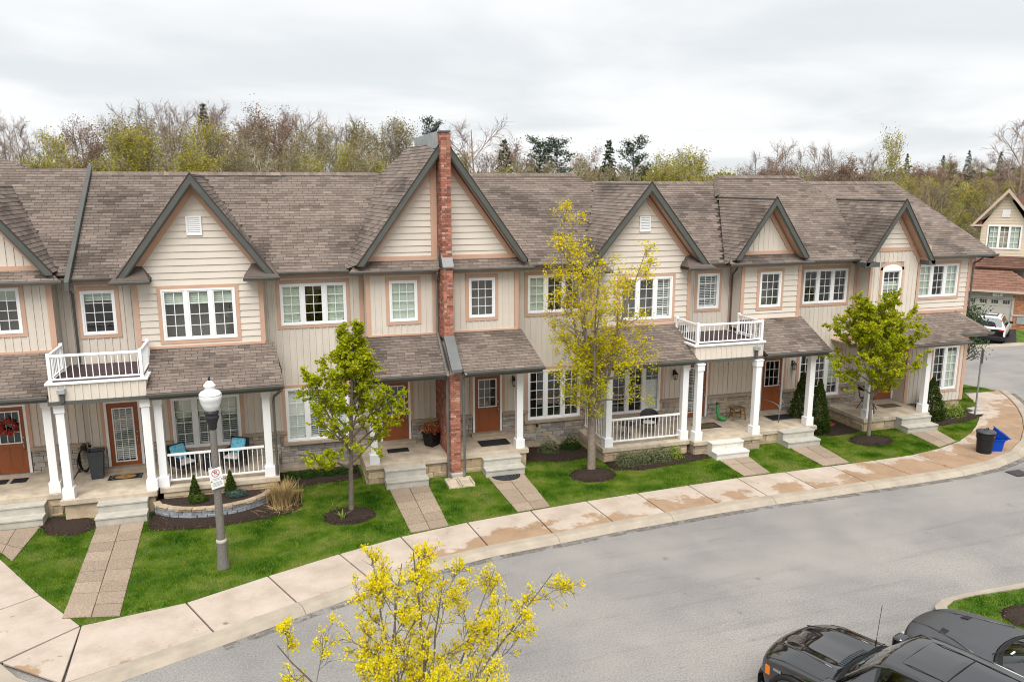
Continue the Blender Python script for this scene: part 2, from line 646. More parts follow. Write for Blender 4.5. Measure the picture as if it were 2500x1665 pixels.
        c = s.cut.build('shingle_field', SHADES, r)
        c['kind'] = 'stuff'

    # ---- walls
    def wall(s, Y, poly, holes=(), mode='batten', m='siding', clad_holes=None, step=None, bottom=None, name='wall'):
        """backing wall with openings + individual cladding boards. holes: openings; clad_holes: openings with their trim."""
        b = MB()
        for p in minus_rects([poly], holes):
            b.prism([(x, Y, z) for x, z in p], (0, 0.14, 0))
        w = b.build(name, 'lining' if mode else m, s.o)
        if not mode: return w
        ch = clad_holes if clad_holes is not None else holes
        xs = [p[0] for p in poly]; zs = [p[1] for p in poly]
        if mode == 'lap':
            h = step or 0.205
            z = min(zs)
            while z < max(zs):
                strip = clip_rect(list(poly), min(xs) - 1, max(xs) + 1, z, z + h)
                if strip:
                    for p in minus_rects([strip], ch):
                        if area2(p) < .004: continue
                        k = len(p)
                        A = sum(p[i][0] * p[(i + 1) % k][1] - p[(i + 1) % k][0] * p[i][1] for i in range(k))
                        if A < 0: p = p[::-1]
                        mb = MB()
                        fr = [(x, Y - (0.006 + 0.030 * (1 - (zz - z) / h)), zz) for x, zz in p]
                        bk = [(x, Y - 0.001, zz) for x, zz in p]
                        mb.add(fr + bk, [tuple(range(k))] + [((i + 1) % k, i, k + i, k + (i + 1) % k) for i in range(k)])
                        mb.build('siding_board', m, w)
                z += h
        else:
            st = step or 0.21
            x = min(xs)
            while x < max(xs) - .02:
                strip = clip_rect(list(poly), x, min(x + st, max(xs)), min(zs) - 1, max(zs) + 1)
                if strip:
                    for p in minus_rects([strip], ch):
                        if area2(p) < .003: continue
                        mb = MB()
                        mb.prism([(a, Y - 0.014, c) for a, c in clip_rect(p, x + .051, x + st, -9, 99) or p], (0, 0.013, 0))
                        q = clip_rect(p, x, x + 0.045, -9, 99)
                        if q: mb.prism([(a, Y - 0.034, c) for a, c in q], (0, 0.033, 0))
                        mb.build('siding_board', m, w)
                x += st
        return w

    def trim(s, x0, x1, z0, z1, Y, m='trim_peach', t=0.056, name='trim_board', y1=None):
        return MB().box(x0, x1, Y - t, Y - .002 if y1 is None else y1, z0, z1).build(name, m, s.o)

    def stones(s, Y, x0, x1, z0, z1, holes=(), mats=None, big=1.0, name='stone_wall', proud=0.05, faceX=None, y0=None, y1=None):
        """coursed stone facing; on an X-facing side when faceX is given (then x0,x1 run along Y)."""
        mats = mats or STONES
        b = MB()
        for p in minus_rects([[(x0, z0), (x1, z0), (x1, z1), (x0, z1)]], holes):
            if faceX is None: b.prism([(x, Y - 0.002, z) for x, z in p], (0, 0.06, 0))
            else: b.prism([(faceX, x, z) for x, z in p], (0.03, 0, 0))
        w = b.build(name, 'stone_mortar', s.o)
        rr = random.Random(int(x0 * 100 + z0 * 10 + 5))
        z = z0
        while z < z1 - .02:
            h = min(rr.choice((.10, .13, .16, .20)) * big, z1 - z)
            if z1 - z - h < .06: h = z1 - z
            x = x0
            while x < x1 - .02:
                L = min(rr.uniform(.20, .55) * big, x1 - x)
                if x1 - x - L < .1: L = x1 - x
                rows = [(z, h)] if (h < .15 * big or rr.random() < .6) else [(z, h / 2), (z + h / 2, h / 2)]
                for (za, hh) in rows:
                    for p in minus_rects([[(x, za), (x + L, za), (x + L, za + hh), (x, za + hh)]], holes):
                        a0, a1 = min(q[0] for q in p), max(q[0] for q in p)
                        c0, c1 = min(q[1] for q in p), max(q[1] for q in p)
                        if a1 - a0 < .03 or c1 - c0 < .03: continue
                        d = proud * rr.uniform(.6, 1.25)
                        o = bpy.data.objects.new('stone', cube_mesh(rr.randrange(4), rr.choice(mats)))
                        COL.objects.link(o); o.parent = w
                        o.scale = (a1 - a0 - .014, d, c1 - c0 - .014)
                        if faceX is None:
                            o.location = ((a0 + a1) / 2, Y - d / 2, (c0 + c1) / 2)
                        else:
                            o.rotation_euler = (0, 0, R(-90)) if True else (0, 0, 0)
                            o.location = (faceX - d / 2, (a0 + a1) / 2, (c0 + c1) / 2)
                x += L
            z += h
        return w

    # ---- openings
    def window(s, x0, x1, z0, z1, Y, n=3, cols=2, rows=4, blinds=(), trim=0.11, trim_sides='LRTB', sill=False, frame_m='vinyl_white'):
        f = MB()
        e = 0.055
        ya, yb = Y - 0.055, Y + 0.07
        f.box(x0, x1, ya, yb, z0, z0 + e); f.box(x0, x1, ya, yb, z1 - e, z1)
        f.box(x0, x0 + e, ya, yb, z0 + e, z1 - e); f.box(x1 - e, x1, ya, yb, z0 + e, z1 - e)
        pw = (x1 - x0) / n
        for i in range(1, n):
            c = x0 + i * pw
            f.box(c - .05, c + .05, ya + .004, yb, z0 + e, z1 - e)
        sash = []
        for i in range(n):
            a = x0 + i * pw + (e if i == 0 else .05); b = x0 + (i + 1) * pw - (e if i == n - 1 else .05)
            c, d = z0 + e, z1 - e
            t = .04
            f.box(a, b, ya + .02, yb - .02, c, c + t); f.box(a, b, ya + .02, yb - .02, d - t, d)
            f.box(a, a + t, ya + .02, yb - .02, c + t, d - t); f.box(b - t, b, ya + .02, yb - .02, c + t, d - t)
            sash.append((a + t, b - t, c + t, d - t))
        w = f.build('window', frame_m, s.o)
        g = MB()
        mt = .020
        for i, (a, b, c, d) in enumerate(sash):
            for k in range(1, cols):
                x = a + (b - a) * k / cols
                g.box(x - mt / 2, x + mt / 2, Y - .012, Y + .006, c, d)
            for k in range(1, rows):
                z = c + (d - c) * k / rows
                g.box(a, b, Y - .010, Y + .004, z - mt / 2, z + mt / 2)
            for ci in range(cols):
                for ri in range(rows):
                    o = bpy.data.objects.new('pane', PANE)
                    COL.objects.link(o); o.parent = w
                    ww, hh = (b - a) / cols, (d - c) / rows
                    o.location = (a + (ci + .5) * ww, Y + .012, c + (ri + .5) * hh)
                    o.scale = (ww, 1, hh)
            bl = blinds[i] if i < len(blinds) else None
            if bl:
                q = MB()
                kind, lo, hi, mm = bl
                za, zb = c + (d - c) * lo, c + (d - c) * hi
                if kind == 'solid':
                    q.box(a - .03, b + .03, Y + .075, Y + .080, za, zb)
                    q.box(a - .03, b + .03, Y + .070, Y + .090, za, za + .02)
                elif kind == 'fold':
                    k = max(2, int((zb - za) / .06)); h = (zb - za) / k
                    for j in range(k):
                        z = za + j * h
                        q.add([(a - .03, Y + .072, z), (b + .03, Y + .072, z), (b + .03, Y + .095, z + h * .9), (a - .03, Y + .095, z + h * .9)], [(0, 1, 2, 3)])
                else:                                        # louvred shutter
                    h = .065
                    tilt = .045 if kind == 'open' else .012
                    z = za + .03
                    while z < zb - .02:
                        hh = .022 if kind == 'open' else .058
                        q.add([(a, Y + .075, z), (b, Y + .075, z), (b, Y + .075 + tilt, z + hh), (a, Y + .075 + tilt, z + hh)], [(0, 1, 2, 3)])
                        z += h
                    q.box(a - .02, a + .03, Y + .07, Y + .10, za, zb); q.box(b - .03, b + .02, Y + .07, Y + .10, za, zb)
                    q.box(a, b, Y + .07, Y + .10, za, za + .04); q.box(a, b, Y + .07, Y + .10, zb - .04, zb)
                q.build('blind', mm, w)
        if cols * rows > 1: g.build('grille', frame_m, w)
        if trim:
            t = MB()
            ty = Y - .045
            zt = z1 + trim; zb = z0 - trim if 'B' in trim_sides else z0
            if 'L' in trim_sides: t.box(x0 - trim, x0, ty, Y, zb, zt)
            if 'R' in trim_sides: t.box(x1, x1 + trim, ty, Y, zb, zt)
            if 'T' in trim_sides: t.box(x0, x1, ty, Y, z1, zt)
            if 'B' in trim_sides: t.box(x0, x1, ty, Y, zb, z0)
            t.build('trim', 'trim_peach', w)
        if sill:
            MB().box(x0 - .14, x1 + .14, Y - .13, Y + .02, z0 - .12, z0 - .003).build('sill', 'stone_ledge', w, bevel=.012)
        return w

    def door(s, x0, x1, z0, z1, Y, full=False, blinds=False, cols=3, rows=3):
        """x0..x1, z0..z1: outer frame."""
        f = MB()
        e = .075
        f.box(x0, x0 + e, Y - .06, Y + .06, z0, z1); f.box(x1 - e, x1, Y - .06, Y + .06, z0, z1)
        f.box(x0 + e, x1 - e, Y - .06, Y + .06, z1 - e, z1)
        fr = f.build('door_frame', 'white_paint', s.o)
        MB().box(x0 + .02, x1 - .02, Y - .09, Y + .06, z0 - .001, z0 + .045).build('threshold', 'galvanised', fr)
        a, b, c, d = x0 + e + .004, x1 - e - .004, z0 + .05, z1 - e - .004
        lw = (b - a) * (.66 if not full else .62)
        la = (a + b) / 2 - lw / 2; lb = la + lw
        lc, ld = (c + (d - c) * .47, d - .16) if not full else (c + .22, d - .2)
        sl = MB()
        for p in minus_rects([[(a, c), (b, c), (b, d), (a, d)]], [(la, lb, lc, ld)]):
            sl.prism([(x, Y - .025, z) for x, z in p], (0, .045, 0))
        if not full:
            for k in (0, 1):
                pa = a + .12 + k * ((b - a) / 2 - .07); pb = pa + (b - a) / 2 - .17
                pc, pd = c + .18, lc - .14
                sl.box(pa, pb, Y - .030, Y - .024, pc, pd); sl.box(pa + .04, pb - .04, Y - .040, Y - .029, pc + .04, pd - .04)
        dr = sl.build('door', 'door_rust', s.o)
        g = MB()
        t = .035
        g.box(la - t, lb + t, Y - .045, Y + .02, lc - t, lc); g.box(la - t, lb + t, Y - .045, Y + .02, ld, ld + t)
        g.box(la - t, la, Y - .045, Y + .02, lc, ld); g.box(lb, lb + t, Y - .045, Y + .02, lc, ld)
        for k in range(1, cols):
            x = la + lw * k / cols
            g.box(x - .009, x + .009, Y - .02, Y - .004, lc, ld)
        for k in range(1, rows):
            z = lc + (ld - lc) * k / rows
            g.box(la, lb, Y - .019, Y - .003, z - .009, z + .009)
        g.build('lite_frame', 'vinyl_white', dr)
        for ci in range(cols):
            for ri in range(rows):
                o = bpy.data.objects.new('pane', PANE)
                COL.objects.link(o); o.parent = dr
                o.location = (la + lw * (ci + .5) / cols, Y, lc + (ld - lc) * (ri + .5) / rows)
                o.scale = (lw / cols, 1, (ld - lc) / rows)
        q = MB()
        if blinds:
            z = lc + .03
            while z < ld - .04:
                q.add([(la, Y + .05, z), (lb, Y + .05, z), (lb, Y + .085, z + .028), (la, Y + .085, z + .028)], [(0, 1, 2, 3)])
                z += .062
            q.box(la - .02, la + .03, Y + .05, Y + .08, lc, ld); q.box(lb - .03, lb + .02, Y + .05, Y + .08, lc, ld)
            q.build('blind', 'blind_white', dr)
        h = MB()
        hx = b - .07
        h.lathe([(.001, -.012), (.03, -.012), (.034, 0), (.03, .02), (.001, .022)], (hx, Y - .03, c + 1.14), 12, M=Matrix.Rotation(R(90), 4, 'X'))
        h.lathe([(.001, -.012), (.028, -.012), (.032, 0), (.03, .03), (.001, .035)], (hx, Y - .03, c + .98), 12, M=Matrix.Rotation(R(90), 4, 'X'))
        h.tube([(hx, Y - .035, c + .95), (hx, Y - .085, c + .92), (hx, Y - .09, c + .80), (hx, Y - .035, c + .74)], .012, 8)
        h.build('handle', 'brass', dr, smooth=True)
        return dr

    # ---- trim along eaves
    def gutter(s, x0, x1, Y, Z, name='gutter'):
        """front edge at Y, top at Z."""
        prof = [(0.13, 0), (0.0, 0), (-.012, -.03), (0.012, -.075), (0.05, -.115), (0.13, -.115), (0.13, -.10), (0.055, -.10), (0.025, -.07), (0.005, -.03), (.012, -.012), (0.13, -.012)]
        # closed outline as two shells: outer trough
        b = MB()
        out = [(0.13, -.115), (0.05, -.115), (0.012, -.075), (-.012, -.03), (-.010, 0), (0.012, 0), (0.012, -.025), (0.032, -.068), (0.06, -.098), (0.13, -.098)]
        A = [(x0, Y + y, Z + z) for y, z in out]; B = [(x1, Y + y, Z + z) for y, z in out]
        k = len(out)
        b.add(A + B, [(i, i + 1, k + i + 1, k + i) for i in range(k - 1)] + [tuple(range(k)), tuple(range(2 * k - 1, k - 1, -1))])
        return b.build(name, 'gutter', s.o)

    def downspout(s, pts, m='downspout', r=.042):
        b = MB()
        b.tube(pts, r, 4)
        return b.build('downspout', m, s.o)

    def gable(s, xa, zr, sl, xl, xr, yf, yg, back, soffit=True, zcut=None, d=.155, left_poly=None, right_poly=None):
        """steep cross gable: ridge at xa, feet xl/xr; back: y of ridge end on the main roof."""
        g = next(q for q in GABLES if abs(q[0] - xa) < .01)
        zl, zrr = zr - sl * (xa - xl), zr - sl * (xr - xa)
        yb = s.eave[0]
        s.face(left_poly or [(xa, yf, zr), (xa, back, zr), (xl, yb + max(0, (zl - s.eave[1]) / .69), zl), (xl, yf, zl)], own=g)
        s.face(right_poly or [(xa, yf, zr), (xr, yf, zrr), (xr, yb + max(0, (zrr - s.eave[1]) / .69), zrr), (xa, back, zr)], own=g)
        for side, xf, zf in ((-1, xl, zl), (1, xr, zrr)):
            zc = zf - .06 if zcut is None else zcut
            p = [(xa, zr + .02), (xf, zf + .02), (xf, zf - d * 1.7), (xa, zr - d * 1.7)]
            p = clip_half(p, 0, -1, -zc)
            MB().prism([(x, yf - .03, z) for x, z in p], (0, .03, 0)).build('rake_board', 'fascia', s.o)
            p = [(xa, zr - .10), (xf, zf - .10), (xf, zf - d * 2.1), (xa, zr - d * 2.1)]
            p = clip_half(p, 0, -1, -zc + .001)
            MB().prism([(x, yf + .001, z) for x, z in p], (0, .04, 0)).build('rake_board', 'fascia', s.o)
            # drip edge of shingles
            MB().prism([(xa, yf - .045, zr + .055), (xf, yf - .045, zf + .055), (xf, yf - .045, zf + .012), (xa, yf - .045, zr + .012)], (0, .05, 0)).build('drip_edge', 'shingle_deck', s.o)
            # soffit boards under the overhang and frieze on the wall
            th = .03
            q = [(xa, zr - .22), (xf, zf - .22), (xf, zf - .22 - th), (xa, zr - .22 - th)]
            q = clip_half(q, 0, -1, -zc + .002)
            k = 0
            yy = yf + .042
            while yy < yg - .05:
                MB().prism([(x, yy, z) for x, z in q], (0, .085, 0)).build('soffit_board', 'trim_peach', s.o)
                yy += .095
            q = [(xa, zr - .30), (xf, zf - .30), (xf, zf - .58), (xa, zr - .58)]
            q = clip_half(q, 0, -1, -zc + .003)
            if len(q) >= 3:
                MB().prism([(x, yg - .05, z) for x, z in q], (0, .049, 0)).build('frieze_board', 'trim_peach', s.o)

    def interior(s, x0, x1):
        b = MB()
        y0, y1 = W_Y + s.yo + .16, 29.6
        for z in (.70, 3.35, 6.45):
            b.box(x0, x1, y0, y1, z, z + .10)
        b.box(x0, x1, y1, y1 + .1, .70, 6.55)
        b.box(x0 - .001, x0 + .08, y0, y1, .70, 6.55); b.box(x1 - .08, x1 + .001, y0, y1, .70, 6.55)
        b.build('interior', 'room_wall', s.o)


_p = MB().box(-.5, .5, -.003, .003, -.5, .5)
PANE = _p.mesh('pane', 'window_glass')

# ridge x, ridge z, slope, front y of every cross gable (used to leave out what they cover)
GABLES = [(-7.9, 9.55, 1.32, 25.6), (-2.09, 9.87, 1.37, 25.2), (5.45, 10.98, 1.39, 25.2), (12.75, 9.62, 1.22, 25.2),
          (17.8, 9.09, 1.43, 25.2), (23.63, 8.97, 1.47, 25.2)]


def porch_slab(U, x0, x1, y0, z=0.75, y1=None, th=.16, base='stone', name='porch_slab', left=True):
    y1 = y1 or W_Y + U.yo
    MB().box(x0, x1, y0, y1, z - th, z).build(name, 'concrete_porch', U.o, bevel=.015)
    if base == 'stone':
        U.stones(y0 + .10, x0 + .08, x1 - .08, .0, z - th, mats=TANS, big=1.7, name='porch_base')
        if left: U.stones(0, y0 + .10, y1, .0, z - th, mats=TANS, big=1.6, name='porch_base', faceX=x0 + .08)
        MB().box(x0 + .1, x1 - .06, y0 + .12, y1, 0, z - th).build('porch_core', 'concrete_side', U.o)
    else:
        MB().box(x0 + .08, x1 - .08, y0 + .10, y1, 0, z - th).build('porch_base', 'concrete_side', U.o)


def post(U, x, y, z0=.75, z1=3.55, w=.22):
    """square white porch post with plinth and capital"""
    b = MB()
    h = w / 2
    b.box(x - h, x + h, y - h, y + h, z0 + .3, z1 - .2)
    b.box(x - h - .045, x + h + .045, y - h - .045, y + h + .045, z0, z0 + .32)
    b.box(x - h - .03, x + h + .03, y - h - .03, y + h + .03, z1 - .26, z1)
    b.box(x - h - .05, x + h + .05, y - h - .05, y + h + .05, z1 - .05, z1 - .001)
    return b.build('porch_post', 'white_paint', U.o, bevel=.008)


def railing(parent, a, b, zb, zt, n=None, post_a=False, post_b=False):
    """white baluster railing from a to b (xy), rails between zb and zt."""
    a, b = Vector((*a, 0)), Vector((*b, 0))
    d = b - a; L = d.length; d.normalize()
    ang = math.atan2(d.y, d.x)
    M = Matrix.Translation(a) @ Matrix.Rotation(ang, 4, 'Z')
    m = MB()
    m.box(0, L, -.035, .035, zt - .06, zt, M=M)
    m.box(0, L, -.025, .025, zb, zb + .045, M=M)
    r = m.build('railing', 'vinyl_white', parent)
    n = n or max(2, int(L / .115))
    me = bpy.data.meshes.get('baluster_%.2f' % (zt - zb)) or MB().box(-.011, .011, -.011, .011, zb + .045 - zb, zt - .06 - zb).mesh('baluster_%.2f' % (zt - zb), 'vinyl_white')
    for i in range(n):
        o = bpy.data.objects.new('baluster', me)
        COL.objects.link(o); o.parent = r
        p = a + d * (L * (i + .5) / n)
        o.location = (p.x, p.y, zb)
    for k, e in ((post_a, a), (post_b, b)):
        if k:
            MB().box(e.x - .045, e.x + .045, e.y - .045, e.y + .045, zb - .08, zt + .05).build('newel', 'vinyl_white', r, bevel=.006)
    return r


def lantern(U, x, z, Y):
    b = MB()
    b.box(x - .05, x + .05, Y - .03, Y, z + .12, z + .34)
    b.tube([(x, Y - .03, z + .28), (x, Y - .10, z + .34), (x, Y - .16, z + .30)], .012, 6)
    b.lathe([(.02, .30), (.10, .20), (.085, .19)], (x, Y - .16, z), 8)
    for k in range(6):
        an = k * math.pi / 3
        b.tube([(x + .085 * math.cos(an), Y - .16 + .085 * math.sin(an), z + .19), (x + .065 * math.cos(an), Y - .16 + .065 * math.sin(an), z)], .007, 4)
    b.lathe([(.07, .01), (.07, -.015), (.02, -.03)], (x, Y - .16, z), 8)
    l = b.build('wall_lantern', 'black_metal', U.o)
    MB().lathe([(.055, .015), (.072, .185)], (x, Y - .16, z), 8).build('lantern_glass', 'lantern_glass', l)


mat('lantern_glass', (0.55, 0.53, 0.47), 0.15, 0.05, 5.0)


def steps(U, x0, x1, y_front, z=.0, m='concrete_step', tread=.36):
    """two precast concrete risers in front of a porch, each tread slightly nosed"""
    b = MB()
    h = .26
    b.box(x0, x1, y_front, y_front + tread + .02, z, z + h)
    b.box(x0 + .015, x1 - .015, y_front + tread, y_front + 2 * tread, z, z + 2 * h)
    b.box(x0 - .012, x1 + .012, y_front - .025, y_front + tread - .001, z + h - .06, z + h + .004)
    b.box(x0 + .002, x1 - .002, y_front + tread - .025, y_front + 2 * tread - .001, z + 2 * h - .06, z + 2 * h + .004)
    return b.build('front_steps', m, U.o, bevel=.014)


def porch_roof(U, tl, tr, bl, br, yt=25.7, zt=4.68, yb=23.8, zb=3.74, gut=True, hip_r=None, hip_l=None):
    yo = U.yo
    U.face([(tl, yt + yo, zt + U.dz), (tr, yt + yo, zt + U.dz), (br, yb + yo, zb + U.dz), (bl, yb + yo, zb + U.dz)])
    n = .0
    # ceiling and cheeks
    MB().box(bl + .05, br - .05, yb + yo + .10, W_Y + yo, zb + U.dz - .17, zb + U.dz - .13).build('porch_ceiling', 'trim_peach', U.o)
    MB().box(bl + .05, br - .05, yb + yo + .06, yb + yo + .14, zb + U.dz - .20, zb + U.dz - .04).build('porch_beam', 'fascia', U.o)
    for x in (bl + .06, br - .06):
        xt = (tl + .06) if x < (bl + br) / 2 else (tr - .06)
        MB().prism([(x, yb + yo + .12, zb + U.dz - .10), (x, W_Y + yo, zb + U.dz - .10), (xt, W_Y + yo, zt + U.dz - .12), (xt, yt + yo, zt + U.dz - .12)], (.03, 0, 0)).build('cheek', 'shingle_deck', U.o)
    if gut: U.gutter(bl, br, yb + yo - .09, zb + U.dz + .015)
# ------------------------------------------------------------------ the row of townhouses
K = 0.69


def grow(r, e=.11):
    return (r[0] - e, r[1] + e, r[2] - e, r[3] + e)


def PP(U, x, z):
    return (x, U.eave[0] + (z - U.eave[1]) / K, z)


def main_roof(U, pts, back=True):
    """pts: (x,z) outline on the front slope."""
    U.face([PP(U, x, z) for x, z in pts])
    top = max(z for x, z in pts)
    xs = [x for x, z in pts]
    ry = PP(U, 0, top)[1]
    if back:
        tx = [x for x, z in pts if z > top - .02]
        U.deck.prism([(min(tx), ry + .06, top - .10), (max(tx), ry + .06, top - .10), (max(tx), ry + 4.4, top - 3.0), (min(tx), ry + 4.4, top - 3.0)], (0, -.05, -.1))


def side_return(U, x, y0, y1, z0, z1, w=.10):
    MB().box(x - w / 2, x + w / 2, y0 + .02, y1, z0, z1).build('return_wall', 'siding', U.o)


def corner(U, x0, x1, z0, z1, Y):
    U.trim(x0, x1, z0, z1, Y, t=.045, name='corner_trim')


def stone_base(U, x0, x1, z1, holes, floor):
    Y = W_Y + U.yo
    U.stones(Y, x0, x1, .25, z1, holes=holes)
    for p in minus_rects([[(x0, z1), (x1, z1), (x1, z1 + .12), (x0, z1 + .12)]], holes):
        a0, a1 = min(q[0] for q in p), max(q[0] for q in p)
        if a1 - a0 > .05:
            MB().box(a0, a1, Y - .11, Y - .001, z1, z1 + .12).build('stone_ledge', 'stone_ledge', U.o, bevel=.012)
    MB().box(x0, x1, Y - .07, Y + .02, -.1, .25).build('foundation', 'concrete_side', U.o)


# ---- townhouse at the left edge, wreath on its door
U = U0 = Unit('beige townhouse cut off by the left edge, red wreath on its rust door', -9.9, -5.7, .05, .35)
U.eave = (26.05, 6.93)
main_roof(U, [(-12.5, 6.93), (-5.72, 6.93), (-5.72, 10.08), (-12.5, 10.08)])
main_roof(U, [(-12.5, 10.075), (-7.6, 10.075), (-8.5, 10.45), (-12.5, 10.45)], False)
g0 = GABLES[0]
U.gable(-7.9, 9.55, 1.32, -9.9, -6.02, 25.6, 26.05, 29.85, zcut=7.0)
U.face([(-9.8, 26.05, 7.15), (-6.2, 26.05, 7.15), (-5.85, 25.55, 6.85), (-10.1, 25.55, 6.85)], own=g0)
U.gutter(-10.1, -5.78, 25.46, 6.86)
w0, d0 = (-7.96, -7.03, 5.30, 6.64), (-8.40, -7.42, .75, 3.0)
U.wall(26.05, [(-9.9, 4.72), (-6.2, 4.72), (-6.2, 6.80), (-9.9, 6.80)], [w0], 'batten', clad_holes=[grow(w0)])
U.wall(26.05, [(-9.6, 7.2), (-6.35, 7.2), (-7.9, 9.12)], [], 'batten')
U.trim(-9.6, -6.3, 7.12, 7.26, 26.05)
U.window(*w0, 26.05, 1, 3, 4, blinds=[('fold', .75, 1, 'blind_sage')])
U.trim(-9.9, -6.2, 4.62, 4.75, 26.05); corner(U, -6.34, -6.18, 4.74, 6.80, 26.05)
side_return(U, -6.24, 26.05, 26.9, 4.5, 6.85)
YW = W_Y + U.yo
U.wall(YW, [(-9.9, 1.5), (-5.7, 1.5), (-5.7, 6.8), (-9.9, 6.8)], [d0], 'batten', 'siding', clad_holes=[grow(d0, .10), (-9.9, -6.3, 3.5, 6.8)])
U.trim(d0[0] - .10, d0[0], .75, 3.1, YW); U.trim(d0[1], d0[1] + .10, 1.5, 3.1, YW)
U.door(*d0, YW, cols=3, rows=3)
stone_base(U, -9.9, -5.8, 1.48, [grow(d0, .02)], .75)
porch_slab(U, -9.9, -6.12, 24.55, .78)
post(U, -6.34, 24.78, .78, 3.62)
porch_roof(U, -9.9, -6.2, -9.9, -6.14, yb=23.85, yt=25.75, zb=3.74)
U.interior(-9.85, -5.75)
steps(U, -7.9, -6.55, 23.9, .1)

# ---- parapet between the first two roofs
par = MB()
par.prism([(-5.74, 25.55, 6.80), (-5.74, 30.62, 10.24), (-5.74, 30.62, 9.8), (-5.74, 25.55, 6.5)], (.13, 0, 0))
par.build('roof_parapet', 'fascia', U.o, bevel=.01)
U.finish_roof()

# ---- second townhouse: balcony, railed porch, wide gable
U = U1 = Unit('beige townhouse with white balcony, railed porch and turquoise cushions', -5.65, 0.0)
U.eave = (25.95, 6.85)
main_roof(U, [(-5.60, 6.85), (0.05, 6.85), (0.05, 9.95), (-5.60, 9.95)])
U.gable(-2.09, 9.87, 1.37, -4.33, .15, 25.2, G_Y, 30.33, zcut=6.72)
U.caps(PP(U, -5.6, 9.95), PP(U, .05, 9.95))
U.gutter(-6.05, -4.2, 25.86, 6.87)
for xa_, xb_ in ((-4.42, -3.42), (-.76, .22)):                     # cornice returns at the feet of the gable
    yq = 25.08
    xm = (xa_ + xb_) / 2
    U.deck.prism([(xa_, yq, 6.82), (xb_, yq, 6.82), (xb_, G_Y, 6.82), (xa_, G_Y, 6.82)], (0, 0, -.10))
    U.cut.add([(xa_ - .02, yq - .03, 6.83), (xb_ + .02, yq - .03, 6.83), (xb_ - .25, G_Y, 7.22), (xa_ + .25, G_Y, 7.22), (xb_ + .02, G_Y, 6.83), (xa_ - .02, G_Y, 6.83)],
              [(0, 1, 2, 3), (1, 4, 2), (5, 0, 3)], 1)
    U.gutter(xa_ - .04, xb_ + .04, yq - .1, 6.83)
gw = (-3.20, -1.09, 4.91, 6.47)
U.wall(G_Y, [(-3.93, 4.72), (-.28, 4.72), (-.28, 6.98), (-2.09, 9.46), (-3.93, 6.95)], [gw], 'lap', clad_holes=[grow(gw)])
U.window(*gw, G_Y, 3, 2, 4, blinds=[('fold', .72, 1, 'blind_sage')] * 3)
U.trim(-3.93, -.28, 4.61, 4.74, G_Y); corner(U, -3.96, -3.83, 4.74, 6.95, G_Y); corner(U, -.40, -.26, 4.74, 6.98, G_Y)
side_return(U, -3.90, G_Y, W_Y, 4.3, 6.95); side_return(U, -.31, G_Y, W_Y, 4.3, 6.95)


def gable_vent(U, x0, x1, z0, z1, Y):
    v = MB()
    e = .05
    v.box(x0, x1, Y - .07, Y - .02, z0, z0 + e); v.box(x0, x1, Y - .07, Y - .02, z1 - e, z1)
    v.box(x0, x0 + e, Y - .07, Y - .02, z0 + e, z1 - e); v.box(x1 - e, x1, Y - .07, Y - .02, z0 + e, z1 - e)
    o = v.build('gable_vent', 'vinyl_white', U.o)
    k = 8
    for i in range(k):
        z = z0 + e + (z1 - z0 - 2 * e) * i / k
        q = MB().add([(x0 + e, Y - .065, z), (x1 - e, Y - .065, z), (x1 - e, Y - .03, z + .055), (x0 + e, Y - .03, z + .055)], [(0, 1, 2, 3)])
        q.build('slat', 'vinyl_white', o)
    MB().box(x0 + .02, x1 - .02, Y - .037, Y - .034, z0 + .02, z1 - .02).build('backing', 'lining', o)


gable_vent(U, -2.34, -1.90, 8.07, 8.64, G_Y)
uw, d1, lw = (-5.52, -4.58, 5.08, 6.43), (-5.20, -4.16, .75, 2.98), (-3.27, -1.20, 1.24, 2.92)
U.wall(W_Y, [(-5.65, 1.5), (0, 1.5), (0, 6.82), (-5.65, 6.82)], [uw, d1, lw], 'batten', clad_holes=[grow(uw), grow(d1, .1), (lw[0] - .11, lw[1] + .11, 0, lw[3] + .11), (-3.85, -.36, 3.6, 6.9)])
U.window(*uw, W_Y, 1, 3, 4, blinds=[('fold', .8, 1, 'blind_sage')])
U.window(*lw, W_Y, 3, 2, 4, blinds=[('open', 0, .62, 'blind_white'), ('open', 0, .62, 'blind_white'), ('open', 0, .62, 'blind_white')], trim_sides='LRT')
for q in range(3):
    a = lw[0] + .1 + q * .69
    MB().box(a, a + .49, W_Y + .115, W_Y + .12, lw[2] + 1.0, lw[3] - .1).build('roller_blind', 'blind_sage', U.o)
U.trim(-5.65, -3.9, 6.6, 6.82, W_Y, t=.04, name='frieze_board')
U.trim(-.26, 0.02, 6.6, 6.82, W_Y, t=.04, name='frieze_board')
corner(U, -5.60, -5.45, 4.2, 6.6, W_Y) if False else None
U.trim(d1[0] - .10, d1[0], 1.5, 3.08, W_Y); U.trim(d1[1], d1[1] + .10, 1.5, 3.08, W_Y)
U.door(*d1, W_Y, full=True, blinds=True, cols=3, rows=5)
stone_base(U, -5.95, 0.0, 1.42, [grow(d1, .02), (lw[0], lw[1], 1.1, 9)], .75)
MB().box(lw[0] - .12, lw[1] + .12, W_Y - .13, W_Y, 1.12, 1.238).build('sill', 'stone_ledge', U.o, bevel=.012)
porch_slab(U, -6.10, -3.55, 24.02, .75, base='concrete')
MB().box(-5.3, -4.05, 26.1, W_Y - .01, .75, .86).build('door_step', 'stone_ledge', U.o, bevel=.01)
porch_slab(U, -3.50, -.08, 24.2, .75, left=False)
steps(U, -5.12, -3.78, 23.38, .1)
for (x, y) in ((-5.88, 24.24), (-3.68, 24.24), (-3.38, 24.42), (-.36, 24.42)):
    post(U, x, y)
